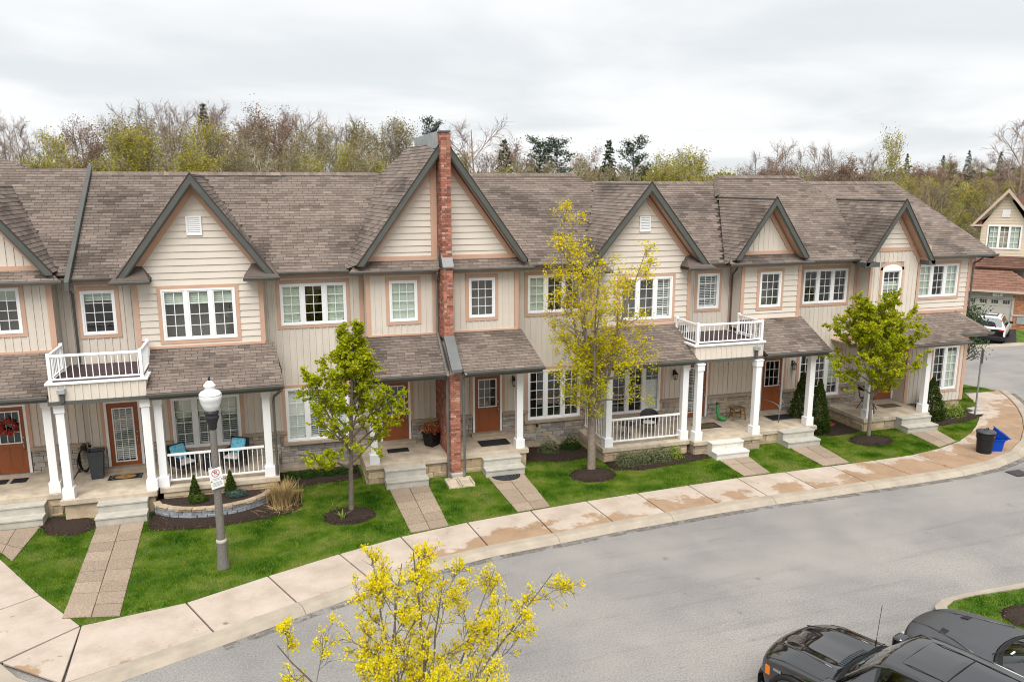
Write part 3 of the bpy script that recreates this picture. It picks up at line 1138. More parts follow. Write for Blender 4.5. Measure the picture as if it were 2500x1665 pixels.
railing(U.o, (-3.24, 24.42), (-.50, 24.42), .88, 1.72, 20)
porch_roof(U, -3.62, -.02, -3.56, .20)
U.interior(-5.6, -.05)


def balcony(U, x0, x1, yf, yb, z0, zl, zt, hop):
    """shallow roof balcony: battened front, white ledge, dark deck, white railing on three sides."""
    b = MB().box(x0 + .02, x1 - .02, yf, yb, z0, zl - .05)
    o = b.build('balcony', 'siding', U.o)
    k = int((x1 - x0) / .21)
    for i in range(k + 1):
        x = x0 + .02 + (x1 - x0 - .08) * i / k
        MB().box(x, x + .042, yf - .02, yf - .001, z0 + .01, zl - .06).build('batten', 'siding', o)
    for s_ in (x0 + .02, x1 - .02):
        for j in range(5):
            y = yf + .05 + j * .2
            MB().box(s_ - .018, s_ + .018, y, y + .04, z0 + .3, zl - .06).build('batten', 'siding', o)
    MB().box(x0 - .05, x1 + .05, yf - .06, yf + .10, zl - .06, zl).build('ledge', 'vinyl_white', o, bevel=.006)
    MB().box(x0 - .05, x0 + .08, yf + .101, yb - .25, zl - .06, zl).build('ledge', 'vinyl_white', o)
    MB().box(x1 - .08, x1 + .05, yf + .101, yb - .25, zl - .06, zl).build('ledge', 'vinyl_white', o)
    MB().box(x0 + .08, x1 - .08, yf + .10, yb, zl - .06, zl - .02).build('deck', 'balcony_floor', o)
    MB().box(x0 - .02, x1 + .02, yf - .04, yf + .10, z0 - .10, z0 + .003).build('fascia', 'fascia', o)
    MB().box(x0, x1, yf + .1, W_Y, z0 - .08, z0 - .03).build('ceiling', 'trim_peach', o)
    r = railing(U.o, (x0 + .10, yf + .03), (x1 - .10, yf + .03), zl + .06, zt, 14, True, True)
    railing(U.o, (x0 + .10, yf + .10), (x0 + .10, yb - .9), zl + .06, zt, 9, False, True)
    railing(U.o, (x1 - .10, yf + .10), (x1 - .10, yb - .9), zl + .06, zt, 9, False, True)
    MB().box(hop - .10, hop + .10, yf - .17, yf - .021, zl - .30, zl - .16).add([], []).build('rain_hopper', 'galvanised', o, bevel=.01)
    MB().box(hop - .05, hop + .05, yf - .11, yf - .022, z0 - .02, zl - .30).build('hopper_pipe', 'downspout', o)


balcony(U, -6.08, -3.56, 23.98, W_Y, 3.66, 4.20, 4.98, -5.72)
U.downspout([(-5.78, 26.0, 6.72), (-5.78, 26.05, 6.6), (-5.70, 26.28, 6.35), (-5.70, 26.28, 4.25), (-5.70, 25.9, 4.2)])
U.downspout([(.12, 23.75, 3.6), (-.02, 23.9, 3.45), (-.12, 24.2, 3.3), (-.14, 24.3, 3.1), (-.14, 24.3, .8)])
U.finish_roof()

# ---- brick fire wall pier that the next two share is built further down
# ---- third townhouse
U = U2 = Unit('beige townhouse left of the red brick pier, behind the small green tree', 0.0, 5.3)
U.eave = (25.95, 6.85)
main_roof(U, [(.05, 6.85), (5.45, 6.85), (5.45, 9.95), (.05, 9.95)])
U.caps(PP(U, .05, 9.95), PP(U, 4.0, 9.95))
gC = GABLES[2]
zc_l = 10.98 - 1.39 * (5.45 - 2.62)
U.face([(5.45, 25.2, 10.98), (5.05, 29.0, 10.80), (3.97, 30.42, 9.93), (2.42, 25.95, 6.85), (2.62, 25.2, zc_l)], own=gC)
U.face([(2.75, 25.75, 7.18), (5.30, 25.75, 7.18), (5.30, 25.28, 6.86), (2.38, 25.28, 6.86)], own=gC)
U.gutter(.14, 2.42, 25.86, 6.87); U.gutter(2.36, 5.22, 25.19, 6.88)


def rakes(U, xa, zr, xf, zf, yf, yg, zc, d=.155):
    p = clip_half([(xa, zr + .02), (xf, zf + .02), (xf, zf - d * 1.7), (xa, zr - d * 1.7)], 0, -1, -zc)
    MB().prism([(x, yf - .03, z) for x, z in p], (0, .03, 0)).build('rake_board', 'fascia', U.o)
    p = clip_half([(xa, zr - .10), (xf, zf - .10), (xf, zf - d * 2.1), (xa, zr - d * 2.1)], 0, -1, -zc + .001)
    MB().prism([(x, yf + .001, z) for x, z in p], (0, .04, 0)).build('rake_board', 'fascia', U.o)
    MB().prism([(xa, yf - .045, zr + .055), (xf, yf - .045, zf + .055), (xf, yf - .045, zf + .012), (xa, yf - .045, zr + .012)], (0, .05, 0)).build('drip_edge', 'shingle_deck', U.o)
    q = clip_half([(xa, zr - .22), (xf, zf - .22), (xf, zf - .25), (xa, zr - .25)], 0, -1, -zc + .002)
    yy = yf + .042
    while yy < yg - .05:
        MB().prism([(x, yy, z) for x, z in q], (0, .085, 0)).build('soffit_board', 'trim_peach', U.o)
        yy += .095
    q = clip_half([(xa, zr - .30), (xf, zf - .30), (xf, zf - .56), (xa, zr - .56)], 0, -1, -zc + .003)
    MB().prism([(x, yg - .05, z) for x, z in q], (0, .049, 0)).build('frieze_board', 'trim_peach', U.o)


rakes(U, 5.45, 10.98, 2.62, zc_l, 25.2, 25.72, 7.03)
U.wall(25.72, [(3.0, 7.2), (5.3, 7.2), (5.3, 10.25), (5.2, 10.2)], [], 'lap')
U.trim(2.85, 5.28, 7.14, 7.28, 25.72); U.trim(5.08, 5.28, 7.28, 10.3, 25.72, t=.06)
gw = (3.66, 4.58, 5.14, 6.49)
U.wall(G_Y, [(2.93, 4.70), (5.3, 4.70), (5.3, 6.84), (2.93, 6.84)], [gw], 'batten', clad_holes=[grow(gw), (2.9, 5.4, 6.66, 6.9)])
U.window(*gw, G_Y, 1, 3, 4, blinds=[('solid', 0, 1, 'blind_sage')])
U.trim(2.93, 5.3, 6.66, 6.84, G_Y, t=.04, name='frieze_board'); U.trim(2.93, 5.3, 4.60, 4.72, G_Y)
corner(U, 2.90, 3.04, 4.72, 6.66, G_Y); corner(U, 5.10, 5.28, 4.72, 6.66, G_Y)
side_return(U, 2.97, G_Y, W_Y, 4.3, 6.85)
uw, lw, d2 = (.24, 2.34, 5.07, 6.42), (.23, 2.28, 1.14, 2.96), (3.32, 4.38, .75, 3.0)
U.wall(W_Y, [(0, 1.5), (5.3, 1.5), (5.3, 6.82), (0, 6.82)], [uw, lw, d2], 'batten', clad_holes=[grow(uw), (lw[0] - .11, lw[1] + .11, 0, lw[3] + .11), grow(d2, .1), (3.0, 5.4, 3.6, 6.9), (0, 3, 6.6, 6.9)])
U.window(*uw, W_Y, 3, 2, 4, blinds=[('shut', 0, 1, 'blind_sage'), None, ('shut', 0, 1, 'blind_sage')])
U.window(*lw, W_Y, 3, 2, 4, blinds=[('shut', 0, 1, 'blind_white'), ('open', 0, 1, 'blind_white'), ('shut', 0, 1, 'blind_white')], trim_sides='LRT')
U.trim(0, 2.9, 6.6, 6.82, W_Y, t=.04, name='frieze_board'); corner(U, 2.76, 2.90, 3.6, 6.6, W_Y)
U.trim(d2[0] - .10, d2[0], 1.5, 3.1, W_Y); U.trim(d2[1], d2[1] + .10, 1.5, 3.1, W_Y)
U.door(*d2, W_Y)
stone_base(U, 0.0, 5.3, 1.42, [grow(d2, .02), (lw[0], lw[1], 1.02, 9)], .75)
MB().box(lw[0] - .14, lw[1] + .14, W_Y - .14, W_Y, 1.02, 1.138).build('sill', 'stone_ledge', U.o, bevel=.012)
porch_slab(U, 2.55, 5.28, 24.34, .75)
MB().box(3.2, 4.5, 26.1, W_Y - .01, .75, .86).build('door_step', 'stone_ledge', U.o, bevel=.01)
steps(U, 3.12, 4.47, 23.72, .1)
post(U, 2.86, 24.55)
porch_roof(U, 2.78, 5.22, 2.40, 5.20)
U.downspout([(5.18, 25.22, 6.75), (5.18, 25.3, 6.6), (5.2, 25.45, 6.45), (5.2, 25.45, 4.75), (5.14, 23.9, 3.85), (5.14, 23.66, 3.7), (5.18, 24.0, 3.5), (5.18, 24.0, .4), (5.25, 23.9, .22)], 'gutter')
U.interior(.05, 5.25)
U.finish_roof()

# ---- fourth townhouse
U = U3 = Unit('beige townhouse right of the red brick pier, half-round mat at its step', 5.6, 10.8)
U.eave = (25.95, 6.85)
main_roof(U, [(5.45, 6.85), (11.9, 6.85), (12.35, 9.60), (11.95, 9.95), (5.45, 9.95)])
U.caps(PP(U, 6.9, 9.95), PP(U, 11.95, 9.95))
zc_r = 10.98 - 1.39 * (8.22 - 5.45)
U.face([(5.45, 25.2, 10.98), (8.22, 25.2, zc_r), (8.45, 25.95, 6.85), (6.93, 30.42, 9.93), (5.85, 29.0, 10.80)], own=gC)
U.face([(5.60, 25.75, 7.18), (8.1, 25.75, 7.18), (8.48, 25.28, 6.86), (5.60, 25.28, 6.86)], own=gC)
U.gutter(5.68, 8.5, 25.19, 6.88); U.gutter(8.46, 10.5, 25.86, 6.87)
rakes(U, 5.45, 10.98, 8.22, zc_r, 25.2, 25.72, 7.03)
U.wall(25.72, [(5.6, 7.2), (7.9, 7.2), (5.7, 10.2), (5.6, 10.25)], [], 'lap')
U.trim(5.62, 8.0, 7.14, 7.28, 25.72)
gw = (6.33, 7.24, 5.14, 6.49)
U.wall(G_Y, [(5.62, 4.70), (8.06, 4.70), (8.06, 6.84), (5.62, 6.84)], [gw], 'batten', clad_holes=[grow(gw), (5.6, 8.1, 6.66, 6.9)])
U.window(*gw, G_Y, 1, 3, 4)
U.trim(5.62, 8.06, 6.66, 6.84, G_Y, t=.04, name='frieze_board'); U.trim(5.62, 8.06, 4.60, 4.72, G_Y)
corner(U, 7.93, 8.08, 4.72, 6.66, G_Y)
side_return(U, 8.02, G_Y, W_Y, 4.3, 6.85)
uw, lw, d3 = (8.64, 10.68, 5.07, 6.42), (8.66, 10.69, 1.14, 2.98), (6.60, 7.68, .75, 3.0)
U.wall(W_Y, [(5.6, 1.5), (10.82, 1.5), (10.82, 6.82), (5.6, 6.82)], [uw, lw, d3], 'batten', clad_holes=[grow(uw), (lw[0] - .11, lw[1] + .11, 0, lw[3] + .11), grow(d3, .1), (5.5, 8.0, 3.6, 6.9), (8, 11, 6.6, 6.9)])
U.window(*uw, W_Y, 3, 2, 4, blinds=[('solid', 0, 1, 'blind_sage'), None, None])
U.window(*lw, W_Y, 3, 2, 5, trim_sides='LRT')
U.trim(8.1, 10.8, 6.6, 6.82, W_Y, t=.04, name='frieze_board')
U.trim(d3[0] - .10, d3[0], 1.5, 3.1, W_Y); U.trim(d3[1], d3[1] + .10, 1.5, 3.1, W_Y)
U.door(*d3, W_Y)
lantern(U, 8.12, 2.5, W_Y)
stone_base(U, 5.6, 10.82, 1.42, [grow(d3, .02), (lw[0], lw[1], 1.02, 9)], .75)
MB().box(lw[0] - .14, lw[1] + .14, W_Y - .14, W_Y, 1.02, 1.138).build('sill', 'stone_ledge', U.o, bevel=.012)
porch_slab(U, 5.62, 8.08, 24.45, .75)
MB().box(6.5, 7.8, 26.1, W_Y - .01, .75, .86).build('door_step', 'stone_ledge', U.o, bevel=.01)
steps(U, 6.40, 7.74, 23.83, .1)
post(U, 7.80, 24.68)
porch_roof(U, 5.66, 8.18, 5.66, 8.40)
U.downspout([(5.72, 23.66, 3.7), (5.72, 24.0, 3.5), (5.72, 24.0, .4), (5.68, 23.9, .22)], 'gutter')
MB().tube([(9.0, W_Y - .12, .92), (9.0, W_Y - .05, .92)], .05, 10).build('wall_pipe', 'black_metal', U.o)
U.interior(5.65, 10.75)
U.finish_roof()

# ---- fifth townhouse
DZ = -.13
U = U4 = Unit('beige townhouse behind the tall yellow tree, second white balcony above its door', 10.8, 16.9, DZ)
U.eave = (25.95, 6.70)
main_roof(U, [(11.9, 6.70), (17.2, 6.70), (18.3, 9.64), (12.2, 9.64)])
U.caps(PP(U, 12.6, 9.64), PP(U, 18.15, 9.64))
U.gable(12.75, 9.62, 1.22, 10.33, 15.17, 25.2, G_Y, 30.19, zcut=6.57)
U.caps((12.75, 25.25, 9.60), (12.75, 30.1, 9.60), w=.12, drop=.14)
U.gutter(15.0, 16.95, 25.86, 6.72)
for xa_, xb_ in ((10.25, 11.25), (14.25, 15.25)):
    yq = 25.08
    U.deck.prism([(xa_, yq, 6.66), (xb_, yq, 6.66), (xb_, G_Y, 6.66), (xa_, G_Y, 6.66)], (0, 0, -.10))
    U.cut.add([(xa_ - .02, yq - .03, 6.67), (xb_ + .02, yq - .03, 6.67), (xb_ - .25, G_Y, 7.06), (xa_ + .25, G_Y, 7.06), (xb_ + .02, G_Y, 6.67), (xa_ - .02, G_Y, 6.67)],
              [(0, 1, 2, 3), (1, 4, 2), (5, 0, 3)], 1)
    U.gutter(xa_ - .04, xb_ + .04, yq - .1, 6.67)
gw = (11.88, 13.95, 4.76, 6.30)
U.wall(G_Y, [(10.83, 4.58), (14.68, 4.58), (14.68, 6.80), (12.75, 9.22), (10.83, 6.82)], [gw], 'lap', clad_holes=[grow(gw)])
U.window(*gw, G_Y, 3, 2, 4, blinds=[None, None, ('open', 0, 1, 'blind_white')])
U.trim(10.83, 14.68, 4.47, 4.60, G_Y); corner(U, 10.80, 10.94, 4.6, 6.8, G_Y); corner(U, 14.56, 14.70, 4.6, 6.8, G_Y)
side_return(U, 10.86, G_Y, W_Y, 4.2, 6.8); side_return(U, 14.65, G_Y, W_Y, 4.2, 6.8)
gable_vent(U, 12.55, 12.98, 7.92, 8.46, G_Y)
uw, lw, d4 = (15.38, 16.31, 4.92, 6.26), (11.9, 13.97, 1.05, 2.86), (14.94, 16.02, .62, 2.89)
U.wall(W_Y, [(10.82, 1.4), (16.92, 1.4), (16.92, 6.68), (10.82, 6.68)], [uw, lw, d4], 'batten', clad_holes=[grow(uw), grow(lw), grow(d4, .1), (10.9, 14.6, 3.5, 6.9), (14.6, 17, 6.46, 6.9)])
U.window(*uw, W_Y, 1, 3, 4, blinds=[('open', 0, 1, 'blind_white')])
U.window(*lw, W_Y, 3, 2, 5, blinds=[None, None, ('solid', 0, .7, 'blind_white')], trim_sides='LRT')
U.trim(14.7, 16.92, 6.46, 6.68, W_Y, t=.04, name='frieze_board'); corner(U, 16.76, 16.92, 3.7, 6.46, W_Y)
U.trim(d4[0] - .10, d4[0], 1.4, 3.0, W_Y); U.trim(d4[1], d4[1] + .10, 1.4, 3.0, W_Y)
U.door(*d4, W_Y, full=True, blinds=True, cols=3, rows=5)
lantern(U, 14.55, 2.28, W_Y)
stone_base(U, 10.82, 16.92, 1.36, [grow(d4, .02), (lw[0], lw[1], .95, 9)], .62)
MB().box(lw[0] - .14, lw[1] + .14, W_Y - .14, W_Y, .93, 1.048).build('sill', 'stone_ledge', U.o, bevel=.012)
porch_slab(U, 10.62, 13.98, 24.0, .62)
porch_slab(U, 14.0, 16.82, 23.74, .62)
steps(U, 14.55, 15.85, 23.1, .08, 'step_white')
for (x, y) in ((10.88, 24.24), (13.80, 24.24), (14.22, 23.98), (16.58, 23.98)):
    post(U, x, y, .62, 3.42)
railing(U.o, (11.02, 24.24), (13.66, 24.24), .75, 1.58, 18)
railing(U.o, (10.88, 24.40), (10.88, 26.3), .75, 1.58, 13)
porch_roof(U, 11.0, 14.15, 10.45, 14.02)
balcony(U, 14.0, 16.78, 23.98, W_Y, 3.52, 4.07, 4.80, 16.45)
U.downspout([(16.82, 25.95, 6.58), (16.82, 26.0, 6.45), (16.82, 26.28, 6.2), (16.82, 26.28, 4.1), (16.6, 25.6, 4.08)])
U.interior(10.85, 16.87)
U.finish_roof()

# ---- sixth townhouse
U = U5 = Unit('beige townhouse with one small battened gable, wooden stool on the porch side', 16.9, 22.9, DZ)
U.eave = (25.65, 6.70)
main_roof(U, [(16.9, 6.70), (22.3, 6.70), (23.15, 8.85), (22.35, 9.88), (18.35, 9.88), (17.8, 9.09)])
U.caps(PP(U, 18.35, 9.88), PP(U, 22.35, 9.88))
U.caps(PP(U, 17.8, 9.12), PP(U, 18.35, 9.88), w=.15); U.caps(PP(U, 23.1, 8.95), PP(U, 22.35, 9.88), w=.15)
g5 = GABLES[4]
U.gable(17.8, 9.09, 1.43, 16.25, 19.36, 25.2, G_Y, 29.1, zcut=6.86,
        left_poly=[(17.8, 25.2, 9.09), (17.8, 29.1, 9.09), (16.1, 25.7, 6.66), (16.25, 25.2, 6.873)])
U.face([(17.8, 29.1, 9.09), (18.35, 30.26, 9.876), (16.1, 25.7, 6.66)], own=g5)
U.caps((17.8, 25.25, 9.07), (17.8, 29.1, 9.07), w=.12, drop=.165)
U.face([(16.35, 25.75, 7.03), (19.25, 25.75, 7.03), (19.62, 25.28, 6.71), (16.05, 25.28, 6.71)], own=g5)
U.gutter(16.05, 19.64, 25.19, 6.73); U.gutter(19.6, 22.3, 25.56, 6.73)
U.wall(25.72, [(16.65, 7.05), (18.95, 7.05), (17.8, 8.68)], [], 'batten')
U.trim(16.6, 19.0, 6.98, 7.12, 25.72)
gw = (17.62, 18.56, 4.98, 6.33)
U.wall(G_Y, [(16.85, 4.55), (19.42, 4.55), (19.42, 6.68), (16.85, 6.68)], [gw], 'lap', clad_holes=[grow(gw), (16, 20, 6.52, 6.9)])
U.window(*gw, G_Y, 1, 3, 4)
U.trim(16.85, 19.42, 6.52, 6.68, G_Y, t=.04, name='frieze_board'); U.trim(16.85, 19.42, 4.45, 4.57, G_Y)
corner(U, 16.82, 16.96, 4.57, 6.52, G_Y); corner(U, 19.30, 19.44, 4.57, 6.52, G_Y)
side_return(U, 16.88, G_Y, W_Y, 4.2, 6.7); side_return(U, 19.39, G_Y, W_Y, 4.2, 6.7)
uw, lw, d5 = (20.08, 22.16, 4.90, 6.27), (20.16, 22.14, 1.06, 2.86), (18.38, 19.44, .62, 2.90)
U.wall(W_Y, [(16.92, 1.4), (22.98, 1.4), (22.98, 6.68), (16.92, 6.68)], [uw, lw, d5], 'batten', clad_holes=[grow(uw), (lw[0] - .11, lw[1] + .11, 0, lw[3] + .11), grow(d5, .1), (16.9, 19.35, 3.5, 6.9), (19, 23, 6.46, 6.9)])
U.window(*uw, W_Y, 3, 2, 4)
U.window(*lw, W_Y, 3, 2, 5, blinds=[None, None, ('solid', .25, 1, 'blind_sage')], trim_sides='LRT')
U.trim(19.45, 22.98, 6.46, 6.68, W_Y, t=.04, name='frieze_board'); corner(U, 22.5, 22.66, 3.0, 6.46, W_Y)
U.trim(d5[0] - .10, d5[0], 1.4, 3.0, W_Y); U.trim(d5[1], d5[1] + .10, 1.4, 3.0, W_Y)
U.door(*d5, W_Y)
lantern(U, 19.85, 2.3, W_Y)
stone_base(U, 16.92, 22.98, 1.36, [grow(d5, .02), (lw[0], lw[1], .95, 9)], .62)
MB().box(lw[0] - .14, lw[1] + .14, W_Y - .14, W_Y, .94, 1.058).build('sill', 'stone_ledge', U.o, bevel=.012)
porch_slab(U, 16.84, 19.45, 24.12, .62, left=False)
steps(U, 17.72, 19.1, 23.45, .08)
post(U, 19.18, 24.36, .62, 3.42)
porch_roof(U, 16.8, 19.58, 16.8, 19.55)
U.interior(16.95, 22.9)
U.finish_roof()

# ---- seventh townhouse at the end of the row
U = U6 = Unit('end townhouse of the row with arched upper window and bay, beside the bend', 22.9, 28.4, DZ)
U.eave = (25.95, 6.70)
main_roof(U, [(21.9, 6.70), (29.25, 6.66), (27.45, 9.64), (22.5, 9.64)])
U.deck.prism([(27.5, 30.2, 9.62), (29.2, 25.95, 6.6), (29.2, 34.4, 6.6)], (-.1, 0, -.1))
U.caps(PP(U, 22.6, 9.64), PP(U, 27.45, 9.64)); U.caps(PP(U, 29.2, 6.74), PP(U, 27.45, 9.64), w=.13)
U.gable(23.63, 8.97, 1.47, 21.98, 25.28, 25.2, G_Y, 29.22, zcut=6.46)
U.caps((23.63, 25.25, 8.95), (23.63, 29.2, 8.95), w=.12, drop=.17)
for xa_, xb_ in ((21.96, 22.62), (24.98, 25.32)):                  # boxed eave ends
    MB().box(xa_, xb_, 25.17, G_Y - .001, 6.42, 6.60).build('boxed_eave', 'fascia', U.o)
MB().box(25.0, 25.12, 25.25, G_Y + .1, 6.45, 7.2).build('soffit_return', 'trim_peach', U.o)
U.gutter(25.3, 29.3, 25.86, 6.71)
U.wall(G_Y, [(22.66, 7.05), (24.95, 7.05), (24.60, 7.40), (23.63, 8.56), (22.66, 7.40)], [], 'lap')
U.trim(22.6, 25.0, 6.97, 7.11, G_Y)
gw = (23.22, 24.15, 5.0, 6.24)
U.wall(G_Y, [(22.64, 4.2), (25.05, 4.2), (25.05, 7.0), (22.64, 7.0)], [gw], 'batten', clad_holes=[(gw[0] - .11, gw[1] + .11, gw[2] - .11, gw[3] + .30)])
aw = U.window(*gw, G_Y, 1, 3, 4, trim_sides='LRB', blinds=[('shut', .3, .6, 'blind_sage')])
ar = MB(); at = MB()
cxm = (gw[0] + gw[1]) / 2
segs = 14
hw_ = (gw[1] - gw[0]) / 2
arc = lambda r, k, e=0: (cxm + (hw_ + r) * math.cos(math.pi * (1 - k / segs)), G_Y, gw[3] - .02 + (.22 + r) * math.sin(math.pi * k / segs))
ar.prism([(x, y - .05, z) for x, y, z in [arc(0, k) for k in range(segs + 1)]], (0, .04, 0))
for k in range(segs):
    a, b = arc(0, k), arc(0, k + 1); c, d = arc(.11, k + 1), arc(.11, k)
    at.prism([(p[0], p[1] - .045, p[2]) for p in (a, b, c, d)], (0, .044, 0))
ar.build('arch_panel', 'vinyl_white', aw); at.build('arch_trim', 'trim_peach', aw)
corner(U, 22.62, 22.74, 4.2, 7.0, G_Y); corner(U, 24.95, 25.07, 4.2, 7.0, G_Y)
side_return(U, 22.68, G_Y, W_Y, 4.0, 7.0); side_return(U, 25.01, G_Y, W_Y, 4.0, 7.0)
U.trim(22.64, 25.05, 4.1, 4.22, G_Y)
uw = (25.68, 27.75, 4.93, 6.30)
d6 = (23.86, 24.92, .62, 2.88)
U.wall(W_Y, [(22.98, 1.4), (28.4, 1.4), (28.4, 6.66), (22.98, 6.66)], [uw, d6], 'lap', clad_holes=[grow(uw), grow(d6, .1), (22.9, 25.0, 2.9, 6.9), (25, 29, 6.5, 6.9), (25, 28.4, 0, 3.6)])
U.window(*uw, W_Y, 3, 2, 4, blinds=[('solid', 0, 1, 'blind_sage'), None, ('solid', 0, 1, 'blind_sage')])
U.trim(25.05, 28.4, 6.5, 6.66, W_Y, t=.04, name='frieze_board'); corner(U, 28.26, 28.42, 1.4, 6.5, W_Y)
U.trim(25.05, 28.4, 4.25, 4.36, W_Y, t=.06)
U.door(*d6, W_Y)
stone_base(U, 22.98, 25.0, 1.36, [grow(d6, .02)], .62)
# bay on the ground floor
BY = 25.75
bw = (25.02, 25.55, 1.0, 2.86); bw2 = (26.22, 27.56, 1.06, 2.94)
U.wall(BY, [(24.95, .55), (27.98, .55), (27.98, 3.5), (24.95, 3.5)], [bw2], 'batten', clad_holes=[grow(bw2)])
U.window(*bw2, BY, 2, 2, 5, blinds=[None, ('solid', .0, .9, 'blind_sage')])
corner(U, 24.92, 25.06, .55, 3.5, BY); corner(U, 27.84, 28.0, .55, 3.5, BY)
for xx in (24.98, 27.96):
    side_return(U, xx, BY, W_Y + .1, .5, 3.5)
MB().box(25.1, 27.95, BY + .05, W_Y, .15, .55).build('bay_floor', 'concrete_side', U.o)
U.stones(W_Y, 27.98, 28.5, .1, 1.5)
side = MB().box(28.3, 28.42, W_Y + .02, 35.0, 0, 6.66).build('end_wall', 'siding', U.o)
porch_slab(U, 21.72, 24.90, 24.28, .62)
steps(U, 23.25, 24.70, 23.62, .08)
post(U, 22.02, 24.5, .62, 3.42); post(U, 24.72, 24.5, .62, 3.42)
U.face([(22.5, 25.7, 4.25), (24.95, 25.7, 4.25), (26.05, 23.8, 3.56), (21.5, 23.8, 3.56)])
U.face([(24.95, 25.7, 4.25), (26.05, 25.75, 3.66), (26.05, 23.8, 3.56)])
U.caps((26.0, 23.85, 3.60), (24.95, 25.7, 4.27), w=.12)
MB().box(21.6, 25.95, 23.92, W_Y, 3.38, 3.43).build('porch_ceiling', 'trim_peach', U.o)
U.gutter(21.5, 26.08, 23.71, 3.57)
U.face([(25.05, 26.4, 4.27), (27.75, 26.4, 4.27), (28.65, 25.2, 3.52), (25.7, 25.2, 3.52)])
U.face([(27.75, 26.4, 4.27), (28.65, 26.4, 3.52), (28.65, 25.2, 3.52)])
U.caps((28.62, 25.25, 3.55), (27.75, 26.4, 4.30), w=.12)
U.gutter(25.75, 28.7, 25.11, 3.54)
MB().box(25.1, 28.55, 25.3, W_Y, 3.36, 3.42).build('bay_soffit', 'trim_peach', U.o)
U.downspout([(28.55, 25.95, 6.55), (28.5, 26.1, 6.4), (28.46, 26.3, 6.3), (28.46, 26.3, 4.4)])
U.interior(23.0, 28.3)
U.finish_roof()

# ---- brick fire wall between the third and fourth townhouse
FW = thing('brick_pier', 'tall narrow red brick fire wall rising through the middle of the big gable', 'brick wall', (5.45, 24.4, 0))


def bricks(x0, x1, yf, yb, z0, z1, faces='FLR'):
    """brick-faced pier: core + laid bricks (stretcher rows), returns list of brick placements"""
    pl = []
    bh, bl_ = .075, .215
    row = 0
    z = z0
    while z + bh * .6 < z1:
        off = 0 if row % 2 == 0 else bl_ / 2
        if 'F' in faces:
            xs = [x0, (x0 + x1) / 2 - .02 + (.05 if row % 2 else -.03), x1]
            for a, b in zip(xs[:-1], xs[1:]):
                pl.append(('F', (a + b) / 2, yf, z + bh / 2, b - a))
        for fc, xx in (('L', x0), ('R', x1)):
            if fc in faces:
                y = yf + .0 - off
                while y < yb:
                    a, b = max(y, yf), min(y + bl_, yb)
                    if b - a > .03: pl.append((fc, xx, (a + b) / 2, z + bh / 2, b - a))
                    y += bl_
        z += bh
        row += 1
    return pl


PL = []
core = MB()
for (x0, x1, yf, yb, z0, z1, fc) in ((5.29, 5.61, 24.10, 26.38, .30, 3.62, 'FLR'), (5.30, 5.60, 24.86, 25.68, 4.60, 6.98, 'FLR'), (5.31, 5.61, 25.0, 25.70, 7.25, 11.16, 'FLR')):
    PL += bricks(x0, x1, yf, yb, z0, z1, fc)
    core.box(x0 + .012, x1 - .012, yf + .012, yb, z0, z1)
core.prism([(5.32, 24.2, 3.4), (5.32, 24.2, 3.95), (5.32, 25.2, 4.7), (5.32, 26.3, 4.7), (5.32, 26.3, 3.4)], (.26, 0, 0)); core.box(5.32, 5.58, 25.1, 26.3, 4.5, 7.4); core.box(5.33, 5.57, 25.1, 29.5, 9.6, 11.0)
core = core.build('pier_core', 'mortar', FW)
camv = Vector((0, 0, CAM_H))


def br_score(b):
    fc, x, y, z, L = b
    p = Vector((x, y, z)); d = p - camv
    nrm = {'F': Vector((0, -1, 0)), 'L': Vector((-1, 0, 0)), 'R': Vector((1, 0, 0))}[fc]
    return -max(0, -d.normalized().dot(nrm)) * L / d.length_squared


PL.sort(key=br_score)
rest = MB()
for i, (fc, x, y, z, L) in enumerate(PL):
    dep = .03
    mi = random.choices(range(5), (4, 3, 3, 1.2, .9))[0]
    if i < 300:
        o = bpy.data.objects.new('brick', cube_mesh(mi % 2, BRICKS[mi], .08))
        COL.objects.link(o); o.parent = core
        o.scale = (L - .011, dep, .064)
        if fc == 'F': o.location = (x, y, z)
        else:
            o.location = (x, y, z); o.rotation_euler = (0, 0, R(-90 if fc == 'L' else 90))
    elif fc == 'F': rest.box(x - L / 2 + .005, x + L / 2 - .005, y - .015, y + .015, z - .032, z + .032, mi)
    else: rest.box(x - .015, x + .015, y - L / 2 + .005, y + L / 2 - .005, z - .032, z + .032, mi)
ro = rest.build('brick_field', BRICKS, core); ro['kind'] = 'stuff'
MB().box(5.27, 5.63, 24.95, 25.75, 11.165, 11.22).build('coping', 'flashing', FW, bevel=.01)
MB().prism([(5.27, 25.10, 7.42), (5.27, 24.78, 6.98), (5.27, 24.78, 6.93), (5.27, 25.20, 6.93), (5.27, 25.20, 7.42)], (.36, 0, 0)).build('cap_flashing', 'flashing', FW)
MB().prism([(5.28, 24.95, 4.80), (5.28, 23.74, 3.84), (5.28, 23.74, 3.74), (5.28, 24.95, 4.60)], (.34, 0, 0)).build('cap_flashing', 'flashing', FW)
MB().prism([(5.24, 25.2, 7.6), (5.24, 24.9, 6.95), (5.24, 25.25, 6.95)], (.03, 0, 0)).build('step_flashing', 'black_metal', FW)
MB().box(5.22, 5.68, 24.02, 24.4, 0, .30).build('plinth', 'concrete_step', FW, bevel=.02)
